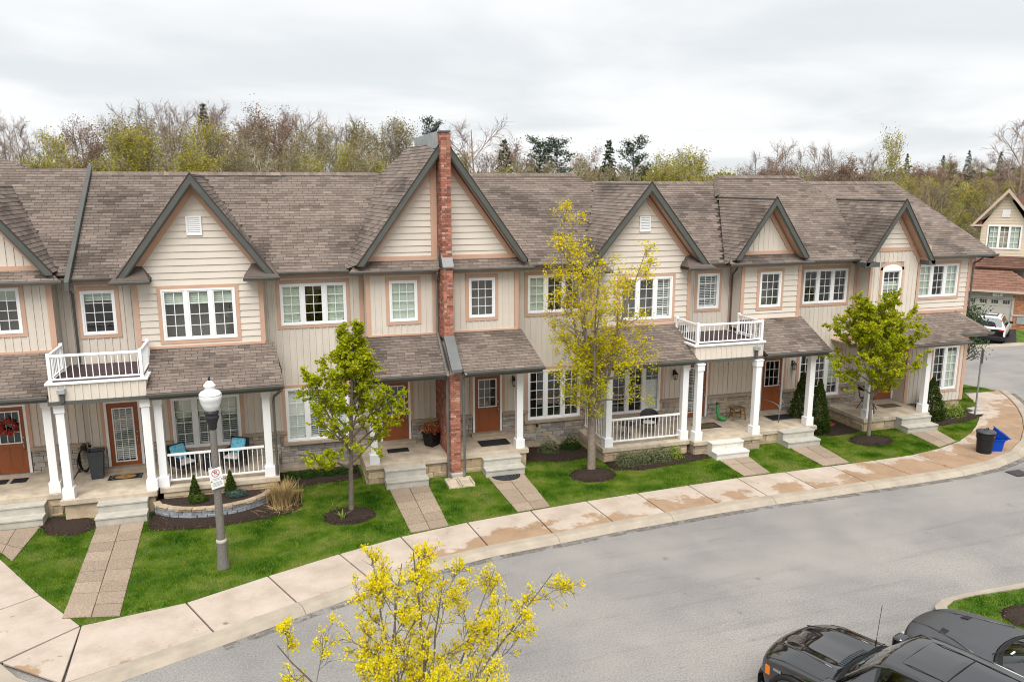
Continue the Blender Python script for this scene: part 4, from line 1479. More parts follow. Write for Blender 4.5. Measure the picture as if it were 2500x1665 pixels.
# metal ridge cap on the big gable
MB().box(5.24, 5.66, 25.32, 29.2, 10.70, 11.20).build('ridge_cap_flashing', 'galvanised', FW)
for xs in (5.02, 5.46):
    sp = MB()
    sp.box(xs, xs + .42, 23.25, 23.95, .10, .14); sp.box(xs, xs + .05, 23.25, 23.95, .14, .20); sp.box(xs + .37, xs + .42, 23.25, 23.95, .14, .20); sp.box(xs + .05, xs + .37, 23.9, 23.95, .14, .20)
    o = sp.build('splash_block', 'concrete_porch')
    tag(o, 'tan concrete splash block on the grass, %s of the pair below the brick pier' % ('left' if xs < 5.2 else 'right'), 'splash block', 'splash blocks below the brick pier')
# ------------------------------------------------------------------ ground, street, sidewalk, lawns
def nodes_of(name, rough=.85):
    m = bpy.data.materials.new(name); m.use_nodes = True
    MATS[name] = m
    b = m.node_tree.nodes['Principled BSDF']
    b.inputs['Roughness'].default_value = rough
    b.inputs['Specular IOR Level'].default_value = .3
    return m.node_tree.nodes, m.node_tree.links, b


def noise_node(n, l, scale, vec, detail=5, rough=.6):
    q = n.new('ShaderNodeTexNoise')
    q.inputs['Scale'].default_value = scale; q.inputs['Detail'].default_value = detail; q.inputs['Roughness'].default_value = rough
    l.new(vec, q.inputs['Vector'])
    return q.outputs['Fac']


def ramp(n, l, fac, stops):
    r = n.new('ShaderNodeValToRGB')
    e = r.color_ramp.elements
    while len(e) < len(stops): e.new(.5)
    for i, (p, c) in enumerate(stops):
        e[i].position = p; e[i].color = (*c, 1) if len(c) == 3 else c
    l.new(fac, r.inputs[0])
    return r.outputs[0]


def mulc(n, l, a, b, fac=1.0, mode='MULTIPLY'):
    m = n.new('ShaderNodeMixRGB'); m.blend_type = mode; m.inputs[0].default_value = fac
    l.new(a, m.inputs[1]); l.new(b, m.inputs[2])
    return m.outputs[0]


# asphalt: pale worn aggregate with speckle, blotches and long scuffs
n, l, b = nodes_of('asphalt', .88)
pos = n.new('ShaderNodeNewGeometry').outputs['Position']
c = ramp(n, l, noise_node(n, l, 26, pos, 8, .8), [(.30, (.125, .119, .113)), (.5, (.245, .234, .223)), (.70, (.40, .382, .364))])
c2 = ramp(n, l, noise_node(n, l, .35, pos, 4), [(.35, (.82, .82, .83)), (.65, (1.09, 1.08, 1.05))])
mp = n.new('ShaderNodeMapping'); mp.inputs['Rotation'].default_value = (0, 0, R(-12)); mp.inputs['Scale'].default_value = (.22, 2.6, 1)
l.new(pos, mp.inputs['Vector'])
c3 = ramp(n, l, noise_node(n, l, 1.0, mp.outputs[0], 6, .65), [(.26, (.76, .76, .77)), (.44, (1, 1, 1)), (.8, (1.05, 1.05, 1.04))])
c4 = ramp(n, l, noise_node(n, l, 2.3, pos, 3, .5), [(.24, (.74, .73, .72)), (.33, (1, 1, 1))])
col = mulc(n, l, mulc(n, l, mulc(n, l, c, c2), c3), c4)
l.new(col, b.inputs['Base Color'])
bp = n.new('ShaderNodeBump'); bp.inputs['Strength'].default_value = .5; bp.inputs['Distance'].default_value = .01
l.new(noise_node(n, l, 70, pos, 4), bp.inputs['Height']); l.new(bp.outputs[0], b.inputs['Normal'])
mat('asphalt_dark', (.022, .022, .024), .6, .25, 1.5, .4, 60)

# sidewalk: pinkish broom-finished concrete; damp stains gather on the street side of a slab (uv y -> 1)
for nm, thr in (('sidewalk_dry', .80), ('sidewalk_damp', .55), ('sidewalk_wet', .43)):
    n, l, b = nodes_of(nm, .8)
    pos = n.new('ShaderNodeNewGeometry').outputs['Position']
    base = ramp(n, l, noise_node(n, l, 1.3, pos, 6, .65), [(.3, (.37, .30, .24)), (.5, (.445, .372, .31)), (.72, (.505, .435, .372))])
    fine = ramp(n, l, noise_node(n, l, 60, pos, 4, .7), [(.25, (.86, .86, .86)), (.7, (1.06, 1.06, 1.06))])
    base = mulc(n, l, base, fine)
    spots = ramp(n, l, noise_node(n, l, 4.5, pos, 2, .4), [(.22, (.62, .5, .42)), (.27, (1, 1, 1))])
    base = mulc(n, l, base, spots)
    uv = n.new('ShaderNodeUVMap')
    sx = n.new('ShaderNodeSeparateXYZ'); l.new(uv.outputs[0], sx.inputs[0])
    oi = n.new('ShaderNodeObjectInfo')
    ad = n.new('ShaderNodeMath'); ad.operation = 'MULTIPLY_ADD'
    l.new(sx.outputs['Y'], ad.inputs[0]); ad.inputs[1].default_value = .34
    l.new(noise_node(n, l, .95, pos, 8, .62), ad.inputs[2])
    ad2 = n.new('ShaderNodeMath'); ad2.operation = 'MULTIPLY_ADD'
    l.new(oi.outputs['Random'], ad2.inputs[0]); ad2.inputs[1].default_value = .10; l.new(ad.outputs[0], ad2.inputs[2])
    hi = {'sidewalk_dry': .98, 'sidewalk_damp': .80, 'sidewalk_wet': .60}[nm]
    mk = ramp(n, l, ad2.outputs[0], [(hi - .022, (0, 0, 0)), (hi + .026, (1, 1, 1))])
    mx = n.new('ShaderNodeMixRGB'); l.new(mk, mx.inputs[0]); l.new(base, mx.inputs[1])
    damp = n.new('ShaderNodeMixRGB'); damp.blend_type = 'MULTIPLY'; damp.inputs[0].default_value = 1
    l.new(base, damp.inputs[1]); damp.inputs[2].default_value = (.74, .60, .46, 1)
    l.new(damp.outputs[0], mx.inputs[2]); l.new(mx.outputs[0], b.inputs['Base Color'])
mat('kerb', (.345, .295, .235), .85, .16, 1.8, .25, 70)
mat('joint', (.10, .066, .05), .95, .15, 5)
mat('aggregate', (.17, .12, .08), .9, .1, 34.0, .7, 130, col2=(.48, .385, .295), objrand=.12)
mat('soil', (.055, .036, .022), .95, .2, 4)
mat('mulch', (.018, .011, .008), .95, .3, 14, 1.0, 45, col2=(.045, .028, .020))
mat('gravel_white', (.62, .57, .50), .85, .2, 8, objrand=.1)
n, l, b = nodes_of('lawn', .9)
pos = n.new('ShaderNodeNewGeometry').outputs['Position']
c = ramp(n, l, noise_node(n, l, 1.1, pos, 5, .6), [(.32, (.02, .065, .006)), (.5, (.06, .125, .010)), (.68, (.12, .165, .02))])
c2 = ramp(n, l, noise_node(n, l, 30, pos, 4, .7), [(.25, (.7, .7, .7)), (.75, (1.25, 1.25, 1.25))])
l.new(mulc(n, l, c, c2), b.inputs['Base Color'])
mat('forest_floor', (.075, .068, .03), .95, .4, .08, col2=(.05, .075, .02))
leaf_mat('grass_blade', [(.022, .080, .006), (.068, .155, .008), (.155, .235, .014), (.30, .29, .08)], .3)

LAWN_Z = .10
struct(MB().add([(-1500, -900, -.06), (1500, -900, -.06), (1500, 2200, -.06), (-1500, 2200, -.06)], [(0, 1, 2, 3)]).build('ground', 'forest_floor'))
struct(MB().add([(-70, -40, 0), (120, -40, 0), (120, 37.0, 0), (-70, 37.0, 0)], [(0, 1, 2, 3)]).build('road', 'asphalt'))

INNER = [(-4.42, 17.88), (-2.30, 18.25), (-.49, 19.02), (1.30, 19.72), (3.0, 20.27), (4.97, 20.65), (6.97, 20.90), (8.82, 21.09), (10.58, 21.21), (12.44, 21.33),
         (14.30, 21.44), (16.15, 21.45), (18.0, 21.48), (19.8, 21.50), (21.5, 21.58), (23.0, 21.86), (24.4, 22.32), (25.6, 22.95), (26.7, 23.70), (27.7, 24.50), (28.6, 25.35), (29.5, 26.45), (30.3, 27.65)]
OUTER = [(-4.30, 15.70), (-1.60, 16.73), (.16, 17.48), (1.89, 18.17), (3.34, 18.64), (5.15, 19.02), (7.07, 19.22), (8.99, 19.45), (10.73, 19.59), (12.56, 19.74),
         (14.35, 19.80), (16.2, 19.84), (18.1, 19.90), (20.0, 19.95), (21.8, 20.02), (23.5, 20.28), (25.1, 20.80), (26.7, 21.70), (28.2, 22.85), (29.5, 24.05), (30.6, 25.25), (31.5, 26.40), (32.3, 27.65)]


def slab_uv(me, quad):
    """uv: x along, y across (0 grass side, 1 street side) for every top vertex order a0,a1,b1,b0"""
    uvl = me.uv_layers.new(name='UVMap')
    a0, a1, b1, b0 = [Vector((*q, 0)) for q in quad]
    for lp in me.loops:
        p = Vector(me.vertices[lp.vertex_index].co); p.z = 0
        m0 = (a0 + a1) / 2; m1 = (b0 + b1) / 2
        d = m1 - m0
        s0 = (a0 + b0) / 2; s1 = (a1 + b1) / 2
        e = s1 - s0
        uvl.data[lp.index].uv = ((p - s0).dot(e) / e.length_squared, (p - m0).dot(d) / d.length_squared)


def shrink(quad, g):
    c = [sum(q[i] for q in quad) / len(quad) for i in (0, 1)]
    out = []
    k = len(quad)
    for q in quad:
        d = Vector((q[0] - c[0], q[1] - c[1])); L = d.length
        out.append((c[0] + d.x * (1 - g / L), c[1] + d.y * (1 - g / L)))
    return out


sw = MB()
for i in range(len(INNER) - 1):
    sw.add([(*INNER[i], .06), (*INNER[i + 1], .06), (*OUTER[i + 1], .06), (*OUTER[i], .06)], [(3, 2, 1, 0)])
LP_IN = [(-4.42, 17.88), (-5.62, 19.61), (-7.10, 22.0), (-8.4, 24.0), (-10.0, 26.2)]
LP_OUT = [(-5.69, 16.85), (-6.95, 18.75), (-8.45, 21.1), (-9.8, 23.1), (-11.4, 25.3)]
for i in range(len(LP_IN) - 1):
    sw.add([(*LP_IN[i], .06), (*LP_IN[i + 1], .06), (*LP_OUT[i + 1], .06), (*LP_OUT[i], .06)], [(0, 1, 2, 3)])
sidewalk = struct(sw.build('sidewalk', 'joint'))


def slab(quad, m):
    q = shrink(quad, .026)
    mb = MB().prism([(x, y, .105) for x, y in q], (0, 0, -.05))
    me = mb.mesh('slab', m)
    slab_uv(me, quad)
    o = link('slab', me, sidewalk)
    bv = o.modifiers.new('bevel', 'BEVEL'); bv.width = .008; bv.segments = 1
    return o


for i in range(len(INNER) - 1):
    m = 'sidewalk_dry' if i < 4 else ('sidewalk_damp' if i < 12 or i > 19 else 'sidewalk_wet')
    slab([INNER[i], INNER[i + 1], OUTER[i + 1], OUTER[i]], m)
for i in range(len(LP_IN) - 1):
    slab([LP_IN[i + 1], LP_IN[i], LP_OUT[i], LP_OUT[i + 1]], 'sidewalk_dry')
slab([LP_IN[0], INNER[0], OUTER[0], LP_OUT[0]] if False else [(-4.43, 17.85), (-4.41, 17.85), (-4.34, 15.72), (-5.66, 16.82)], 'sidewalk_dry')


def offset_line(pts, d):
    out = []
    for i, p in enumerate(pts):
        a = Vector(pts[max(0, i - 1)]); b_ = Vector(pts[min(len(pts) - 1, i + 1)])
        t = (b_ - a).normalized()
        nn = Vector((t.y, -t.x))
        out.append((p[0] + nn.x * d, p[1] + nn.y * d))
    return out


def kerb_run(pts, name, w=.34, h=.135, side=1, gap=.006, every=1, m='kerb', flare=.10):
    """kerb stones along pts (top inner edge); street on the side given."""
    inn = pts
    out = offset_line(pts, w * side); bot = offset_line(pts, (w + flare) * side)
    core = MB()
    for i in range(len(pts) - 1):
        core.add([(*inn[i], .02), (*inn[i + 1], .02), (*bot[i + 1], .004), (*bot[i], .004)], [(0, 1, 2, 3)])
    k = struct(core.build(name, 'joint'))
    for i in range(0, len(pts) - 1, every):
        j = min(i + every, len(pts) - 1)
        mb = MB()
        rows = []
        for q in range(i, j + 1):
            f = Vector(inn[q]); e = Vector(out[q]); g = Vector(bot[q])
            rows.append([(f.x, f.y, 0), (f.x, f.y, h - .02), (f.x + (e.x - f.x) * .08, f.y + (e.y - f.y) * .08, h), (f.x + (e.x - f.x) * .8, f.y + (e.y - f.y) * .8, h - .008),
                         (e.x, e.y, h - .045), (g.x, g.y, .003), (g.x, g.y, -.02)])
        t = (Vector(rows[-1][0]) - Vector(rows[0][0])).normalized() * gap
        rows[0] = [tuple(Vector(p) + t) for p in rows[0]]; rows[-1] = [tuple(Vector(p) - t) for p in rows[-1]]
        mb.grid(rows)
        c = len(rows[0])
        mb.f.append(tuple(range(c))); mb.mi.append(0)
        o_ = len(rows) * c
        mb.f.append(tuple(range(o_ - 1, o_ - c - 1, -1))); mb.mi.append(0)
        mb.build('kerb_stone', m, k)
    return k


kerb_run([(-4.28, 15.66)] + OUTER[1:], 'kerb', every=2)
# grit washed against the kerb
g_in = offset_line(OUTER[1:], .40); g_out = offset_line(OUTER[1:], .66)
gs = MB().grid([[(*a, .004) for a in g_in], [(*a, .004) for a in g_out]])
n, l, b = nodes_of('gutter_grit', .95)
pos = n.new('ShaderNodeNewGeometry').outputs['Position']
l.new(ramp(n, l, noise_node(n, l, 5, pos, 7, .7), [(.35, (.10, .088, .074)), (.55, (.19, .172, .15)), (.7, (.27, .255, .235))]), b.inputs['Base Color'])
tp = n.new('ShaderNodeBsdfTransparent'); ms = n.new('ShaderNodeMixShader')
al = ramp(n, l, noise_node(n, l, 1.8, pos, 8, .75), [(.42, (0, 0, 0)), (.60, (1, 1, 1))])
l.new(al, ms.inputs[0]); l.new(tp.outputs[0], ms.inputs[1]); l.new(b.outputs[0], ms.inputs[2]); l.new(ms.outputs[0], n['Material Output'].inputs['Surface'])
struct(gs.build('road_grit', 'gutter_grit'))
kerb_run(offset_line(LP_OUT[::-1], 0.0), 'kerb', every=1)
kerb_run([(-5.67, 16.83), (-5.2, 16.2), (-4.75, 15.82), (-4.30, 15.67)], 'kerb', h=.10, every=3)

# lawn block in front of and beside the row
LAWN = [(-10.0, 26.2), (-8.4, 24.0), (-7.10, 22.0), (-5.62, 19.61), (-4.42, 17.88)] + INNER[1:] + [(30.6, 28.2), (32.2, 27.75), (31.2, 30.2), (29.2, 31.5), (28.8, 37.5), (-14, 37.5), (-14, 26.6)]


def sheet(name, pts, z, m, thick=.18):
    bm = bmesh.new()
    vs = [bm.verts.new((x, y, z)) for x, y in pts]
    f = bm.faces.new(vs)
    if f.normal.z < 0: f.normal_flip()
    r = bmesh.ops.extrude_face_region(bm, geom=[f])
    for v in r['geom']:
        if isinstance(v, bmesh.types.BMVert): v.co.z -= thick
    bmesh.ops.triangulate(bm, faces=[q for q in bm.faces if len(q.verts) > 4])
    bmesh.ops.recalc_face_normals(bm, faces=bm.faces)
    me = bpy.data.meshes.new(name); bm.to_mesh(me); bm.free()
    me.materials.append(MATS[m])
    return link(name, me)


struct(sheet('lawn', LAWN, LAWN_Z, 'lawn'))

# front walks of square exposed-aggregate pavers
WALKS = [[(-4.88, 18.30), (-3.66, 18.02), (-3.86, 23.36), (-5.10, 23.36)],
         [(3.30, 20.38), (4.42, 20.55), (4.46, 23.70), (3.20, 23.70)],
         [(6.55, 20.88), (7.62, 20.98), (7.70, 23.80), (6.46, 23.80)],
         [(14.58, 21.47), (15.62, 21.48), (15.82, 23.08), (14.62, 23.08)],
         [(17.72, 21.50), (18.84, 21.52), (19.06, 23.42), (17.80, 23.42)],
         [(23.1, 21.92), (24.25, 22.28), (24.66, 23.60), (23.34, 23.60)],
         [(-7.55, 22.9), (-6.75, 21.7), (-6.6, 23.86), (-7.85, 23.86)]]
for wi, q in enumerate(WALKS):
    core = MB().prism([(x, y, LAWN_Z + .008) for x, y in q], (0, 0, -.06)).build('walkway', 'soil')
    struct(core)
    a, b_, c_, d_ = [Vector(p) for p in q]
    rows = max(2, round(((d_ - a).length + (c_ - b_).length) / 2 / .58))
    lerp = lambda u, v: (a.lerp(b_, u)).lerp(d_.lerp(c_, u), v)
    for r_ in range(rows):
        for k in range(2):
            u0, u1 = k / 2, (k + 1) / 2
            quad = [lerp(u0, r_ / rows), lerp(u1, r_ / rows), lerp(u1, (r_ + 1) / rows), lerp(u0, (r_ + 1) / rows)]
            quad = shrink([tuple(p) for p in quad], .012)
            hz = LAWN_Z + .024 + random.uniform(-.006, .006)
            MB().prism([(x, y, hz) for x, y in quad], (0, 0, -.04)).build('paver', 'aggregate', core)

# planting beds
BEDS = {'under the porch corner post': [(-6.81, 24.3), (-6.43, 24.5), (-5.54, 24.3), (-5.16, 23.75), (-5.14, 23.18), (-5.58, 22.93), (-6.29, 23.17)],
        'around the curved stone planter': [(-3.74, 23.9), (-3.5, 24.25), (-.14, 25.2), (.49, 24.23), (.51, 23.16), (.18, 22.76), (-.67, 22.54), (-2.07, 22.36), (-3.55, 22.62), (-3.74, 22.99)],
        'under the third house window': [(-.10, 25.31), (-.10, 26.32), (2.50, 26.32), (2.50, 25.05), (2.03, 24.92), (1.2, 24.9), (.65, 24.75)],
        'under the fourth house window': [(8.17, 24.9), (8.2, 26.32), (10.6, 26.32), (10.6, 24.7), (9.44, 24.51)],
        'below the second railed porch': [(10.70, 23.25), (10.66, 24.1), (14.0, 24.1), (14.5, 23.9), (14.5, 23.38), (13.14, 23.14), (11.56, 22.95)],
        'between the two right-hand porches': [(19.5, 24.5), (19.5, 26.32), (21.7, 26.32), (21.7, 24.45), (21.28, 24.2), (20.13, 24.2)],
        'below the bay window': [(24.98, 24.2), (25.0, 25.7), (28.3, 25.7), (28.16, 24.68), (26.94, 24.21), (25.28, 24.0)],
        }


def ring(cx, cy, rx, ry, n_=20):
    return [(cx + rx * math.cos(2 * math.pi * k / n_) * (1 + .05 * math.sin(3 * k)), cy + ry * math.sin(2 * math.pi * k / n_)) for k in range(n_)]


RINGS = {'round the small green tree': ring(1.80, 22.05, .76, .62), 'round the tall yellow tree': ring(9.85, 23.05, .80, .66), 'round the right-hand green tree': ring(21.25, 23.3, .88, .62)}


def in_poly(P, poly):
    x, y = P[:, 0], P[:, 1]
    c = np.zeros(len(P), bool)
    k = len(poly)
    for i in range(k):
        x0, y0 = poly[i]; x1, y1 = poly[(i + 1) % k]
        if y0 == y1: continue
        t = ((y0 > y) != (y1 > y)) & (x < (x1 - x0) * (y - y0) / (y1 - y0) + x0)
        c ^= t
    return c


leaf_mat('mulch_chip', [(.014, .008, .006), (.036, .021, .015), (.070, .045, .032), (.34, .27, .20)], 0.0)


def mulch_bed(pts, where, mound=0.0, dens=900):
    """soil-dark mulch: low mound plus loose chips"""
    cx = sum(p[0] for p in pts) / len(pts); cy = sum(p[1] for p in pts) / len(pts)
    rings_ = []
    for f, z in ((1, .004), (.93, .03), (.6, .035 + mound * .6), (.25, .04 + mound)):
        rings_.append([(cx + (x - cx) * f, cy + (y - cy) * f, LAWN_Z + z) for x, y in pts])
    mb = MB().grid(rings_, closed=True)
    k = len(pts); o_ = 3 * k
    mb.f.append(tuple(range(o_, o_ + k))); mb.mi.append(0)
    bed = mb.build('mulch_bed', 'mulch')
    bed['kind'] = 'stuff'
    bed['label'] = 'dark brown bark mulch ' + where
    xs = [p[0] for p in pts]; ys = [p[1] for p in pts]
    N = int((max(xs) - min(xs)) * (max(ys) - min(ys)) * dens)
    P = np.column_stack([rng.uniform(min(xs), max(xs), N), rng.uniform(min(ys), max(ys), N)])
    P = P[in_poly(P, [(cx + (x - cx) * 1.02, cy + (y - cy) * 1.02) for x, y in pts])]
    P = P + rng.normal(0, .035, P.shape)
    r = np.hypot(P[:, 0] - cx, P[:, 1] - cy)
    rm = max(np.hypot(x - cx, y - cy) for x, y in pts)
    Z = LAWN_Z + .035 + mound * np.clip(1 - r / rm, 0, 1) * .9
    V, F = leaf_quads(np.column_stack([P, Z]), .05, aspect=.35, normal_up=1.6, seed=int(abs(cx) * 10))
    me = np_mesh('mulch_chips', V, F, 'mulch_chip', np.clip(rng.normal(.35, .2, len(F)), 0, 1) + (rng.random(len(F)) < .03) * .5)
    ch = link('mulch_chips', me, bed); ch['kind'] = 'stuff'


for w_, p in BEDS.items(): mulch_bed(p, w_)
for w_, p in RINGS.items(): mulch_bed(p, w_, .10)

# grass blades over every lawn patch
FOOT = [[(-6.2, 23.95), (-3.5, 23.95), (-3.5, 24.15), (0, 24.15), (0, 27), (-6.2, 27)], [(-10, 24.4), (-6.1, 24.4), (-6.1, 27), (-10, 27)], [(2.5, 24.3), (8.12, 24.3), (8.12, 27), (2.5, 27)],
        [(10.6, 23.95), (14, 23.95), (14, 23.7), (16.85, 23.7), (16.85, 24.1), (19.5, 24.1), (19.5, 27), (10.6, 27)], [(21.7, 24.25), (25, 24.25), (25, 27), (21.7, 27)], [(-12, 26.3), (28.5, 26.3), (28.5, 38), (-12, 38)],
        [(25, 25.6), (28.4, 25.6), (28.4, 27), (25, 27)]]
STEPS = [[(-5.14, 23.36), (-3.76, 23.36), (-3.76, 24.2), (-5.14, 24.2)], [(3.1, 23.7), (4.5, 23.7), (4.5, 24.4), (3.1, 24.4)], [(6.38, 23.8), (7.76, 23.8), (7.76, 24.5), (6.38, 24.5)],
         [(14.5, 23.05), (15.9, 23.05), (15.9, 23.8), (14.5, 23.8)], [(17.7, 23.4), (19.15, 23.4), (19.15, 24.2), (17.7, 24.2)], [(23.2, 23.6), (24.75, 23.6), (24.75, 24.3), (23.2, 24.3)], [(-7.95, 23.85), (-6.5, 23.85), (-6.5, 24.6), (-7.95, 24.6)],
         [(5.0, 23.2), (5.9, 23.2), (5.9, 24.4), (5.0, 24.4)]]


def grass(name, region, box, holes, dens, z, label, seed=3):
    g = np.random.default_rng(seed)
    x0, x1, y0, y1 = box
    N = int((x1 - x0) * (y1 - y0) * dens)
    P = np.column_stack([g.uniform(x0, x1, N), g.uniform(y0, y1, N)])
    P = P[in_poly(P, region)]
    for h in holes: P = P[~in_poly(P, h)]
    P = P + g.normal(0, .022, P.shape)
    N = len(P)
    lush = np.array([mnoise.noise(Vector((p[0] * .95, p[1] * 1.3, 2.0))) + .5 * mnoise.noise(Vector((p[0] * 3.4, p[1] * 4, 7.0))) for p in P])
    dry = np.array([mnoise.noise(Vector((p[0] * .7, p[1] * .9, 21.0))) for p in P])
    h = (.045 + .035 * np.clip(lush, -.3, 1)) * g.uniform(.6, 1.4, N)
    w = g.uniform(.010, .020, N)
    an = g.uniform(0, 2 * np.pi, N)
    lean = g.normal(0, .022, (N, 2))
    dx, dy = np.cos(an) * w / 2, np.sin(an) * w / 2
    Z = np.full(N, z)
    a = np.column_stack([P[:, 0] - dx, P[:, 1] - dy, Z]); b_ = np.column_stack([P[:, 0] + dx, P[:, 1] + dy, Z])
    c_ = np.column_stack([P[:, 0] + lean[:, 0], P[:, 1] + lean[:, 1], Z + h])
    V = np.stack([a, b_, c_], 1).reshape(-1, 3)
    F = np.arange(3 * N).reshape(-1, 3)
    rnd = np.clip(.53 - .68 * lush + .40 * np.clip(dry, 0, 1) + g.normal(0, .13, N), 0, 1)
    if region is LAWN:                                        # thin dry fringe along the sidewalk
        ed = P[:, 1] - np.interp(P[:, 0], [q[0] for q in INNER], [q[1] for q in INNER])
        rnd = np.clip(rnd + .55 * np.exp(-np.clip(ed, 0, 9) / .16) * np.clip(dry + .45, 0, 1) * (P[:, 0] > -4.4), 0, 1)
    o = link(name, np_mesh(name, V, F, 'grass_blade', rnd))
    o['kind'] = 'stuff'; o['label'] = label
    return o


grass('grass', LAWN, (-8.5, 32, 17.8, 28.5), list(BEDS.values()) + list(RINGS.values()) + FOOT + STEPS + WALKS, 1900, LAWN_Z, 'short green lawn grass in front of the row')

# traffic islands on the near side of the street
ISL_R = [(13.92, 12.80), (14.12, 13.05), (14.50, 13.22), (15.2, 13.28), (17.0, 13.27), (22.0, 13.15), (30, 13.0), (30, 4.0), (14.6, 4.0), (13.95, 9.0)]
ISL_L = [(-8, 3.5), (-8, 10.6), (-2, 11.0), (3.5, 11.25), (5.4, 11.2), (6.0, 10.6), (6.1, 3.5)]
for nm, isl in (('right', ISL_R), ('left', ISL_L)):
    inner = shrink(isl, .26)
    struct(sheet('traffic_island', shrink(isl, .2), .11, 'lawn'))
    kr = isl + [isl[0]]
    kerb_run(kr if nm == 'left' else kr[::-1], 'kerb', w=-.2 if False else .2, side=1 if nm == 'right' else 1, every=1, m='kerb_pale' if 'kerb_pale' in MATS else 'kerb', flare=.03) if False else None
    out = isl; k = len(isl)
    core = MB()
    for i in range(k):
        j = (i + 1) % k
        core.add([(*out[i], 0), (*out[j], 0), (*out[j], .13), (*out[i], .13), (*inner[j], .14), (*inner[i], .14), (*inner[j], .05), (*inner[i], .05)],
                 [(0, 1, 2, 3), (3, 2, 4, 5), (5, 4, 6, 7)])
    struct(core.build('kerb', 'kerb'))
ISL_M = ring(15.75, 12.05, .62, .5)
mulch_bed(ISL_M, 'on the traffic island beside the parked cars', .06)
mulch_bed(ring(2.05, 9.2, .7, .7), 'round the near yellow tree', .08)
grass('grass', shrink(ISL_R, .28), (13.8, 21, 9, 13.3), [ISL_M], 1500, .11, 'green grass on the right-hand traffic island', 5)

# storm drain at the kerb on the right
dg = MB()
dg.box(23.45, 24.1, 19.0, 19.5, .0, .012)
dr = dg.build('storm_drain', 'black_metal')
for k in range(9):
    MB().box(23.48 + k * .067, 23.51 + k * .067, 19.03, 19.47, .012, .03).build('drain_bar', 'downspout', dr)
tag(dr, 'dark iron storm drain grate beside the kerb at the bend', 'drain')
# ------------------------------------------------------------------ trees and shrubs
mat('bark_grey', (.16, .13, .11), .9, .25, 9, .6, 40)
mat('bark_pale', (.24, .195, .155), .9, .25, 9, .6, 40)
mat('bark_dark', (.085, .065, .055), .9, .25, 9, .6, 40)
mat('twig_grey', (.25, .21, .18), .9, .3, .5)
mat('twig_brown', (.23, .165, .125), .9, .3, .5)
mat('twig_birch', (.42, .37, .30), .9, .3, .5)
leaf_mat('leaf_spring', [(.17, .22, .008), (.34, .385, .012), (.50, .51, .02), (.64, .62, .07)], .42)
leaf_mat('leaf_maple', [(.22, .26, .01), (.52, .46, .010), (.78, .64, .012), (.90, .78, .04)], .38)
leaf_mat('leaf_maple_low', [(.20, .26, .01), (.42, .41, .010), (.68, .56, .012), (.86, .72, .03)], .38)
leaf_mat('leaf_bud', [(.20, .19, .04), (.32, .30, .045), (.42, .37, .05), (.50, .44, .10)], .3)
leaf_mat('leaf_olive', [(.17, .145, .07), (.26, .22, .095), (.35, .29, .12)], .3)
leaf_mat('leaf_russet', [(.19, .115, .085), (.27, .175, .125), (.34, .23, .16)], .3)
leaf_mat('needle', [(.03, .05, .03), (.055, .085, .045), (.09, .125, .06)], .1)
leaf_mat('needle_blue', [(.03, .06, .05), (.06, .10, .08), (.11, .15, .12)], .1)
leaf_mat('cedar', [(.022, .040, .008), (.05, .08, .014), (.10, .13, .03)], .15)
leaf_mat('box_leaf', [(.015, .04, .008), (.035, .085, .015), (.07, .13, .02)], .2)
leaf_mat('sage_leaf', [(.07, .085, .035), (.15, .17, .08), (.28, .27, .16)], .2)
leaf_mat('variegated', [(.09, .15, .02), (.20, .27, .05), (.36, .38, .12)], .25)
leaf_mat('straw', [(.26, .17, .07), (.42, .30, .14), (.55, .42, .22)], .2)
leaf_mat('flower_red', [(.16, .02, .02), (.34, .05, .05), (.40, .17, .05), (.30, .20, .08)], .2)


class Skel:
    def __init__(s, seed):
        s.r = random.Random(seed); s.tubes = []; s.tips = []

    def rv(s, k):
        return Vector((s.r.gauss(0, k), s.r.gauss(0, k), s.r.gauss(0, k)))

    def branch(s, p, d, L, r0, r1, seg, wob=.08, trop=0.0):
        p = Vector(p); d = Vector(d).normalized()
        pts, rad, dirs = [p.copy()], [r0], [d.copy()]
        for i in range(seg):
            d = (d + s.rv(wob) + Vector((0, 0, trop))).normalized()
            p = p + d * (L / seg)
            pts.append(p.copy()); rad.append(r0 + (r1 - r0) * (i + 1) / seg); dirs.append(d.copy())
        s.tubes.append((pts, rad))
        return pts, dirs, rad

    def at(s, br, t):
        pts, dirs, rad = br
        k = t * (len(pts) - 1); i = min(int(k), len(pts) - 2); f = k - i
        return pts[i].lerp(pts[i + 1], f), dirs[i], rad[i] + (rad[i + 1] - rad[i]) * f

    def side(s, d, ang, az=None):
        """direction leaving d at angle ang"""
        a = Vector((0, 0, 1)) if abs(d.z) < .95 else Vector((1, 0, 0))
        u = d.cross(a).normalized(); w = d.cross(u)
        az = s.r.uniform(0, 2 * math.pi) if az is None else az
        return (d * math.cos(ang) + (u * math.cos(az) + w * math.sin(az)) * math.sin(ang)).normalized()

    def mesh(s, name, m, sides=(7, 5, 4, 3), smooth=True):
        b = MB()
        for pts, rad in s.tubes:
            n_ = sides[0] if rad[0] > .06 else sides[1] if rad[0] > .025 else sides[2] if rad[0] > .012 else sides[3]
            b.tube(pts, rad, n_, cap=False)
        return b.mesh(name, m, smooth)


def leaves_mesh(name, C, size, m, seed, aspect=.6, bias=0.0, up=.3, colour=None):
    C = np.array(C, float)
    V, F = leaf_quads(C, size, aspect=aspect, normal_up=up, seed=seed)
    g = np.random.default_rng(seed + 1)
    rnd = np.clip((g.beta(2, 2, len(F)) if colour is None else colour + g.normal(0, .13, len(F))) + bias, 0, 1)
    return np_mesh(name, V, F, m, rnd)


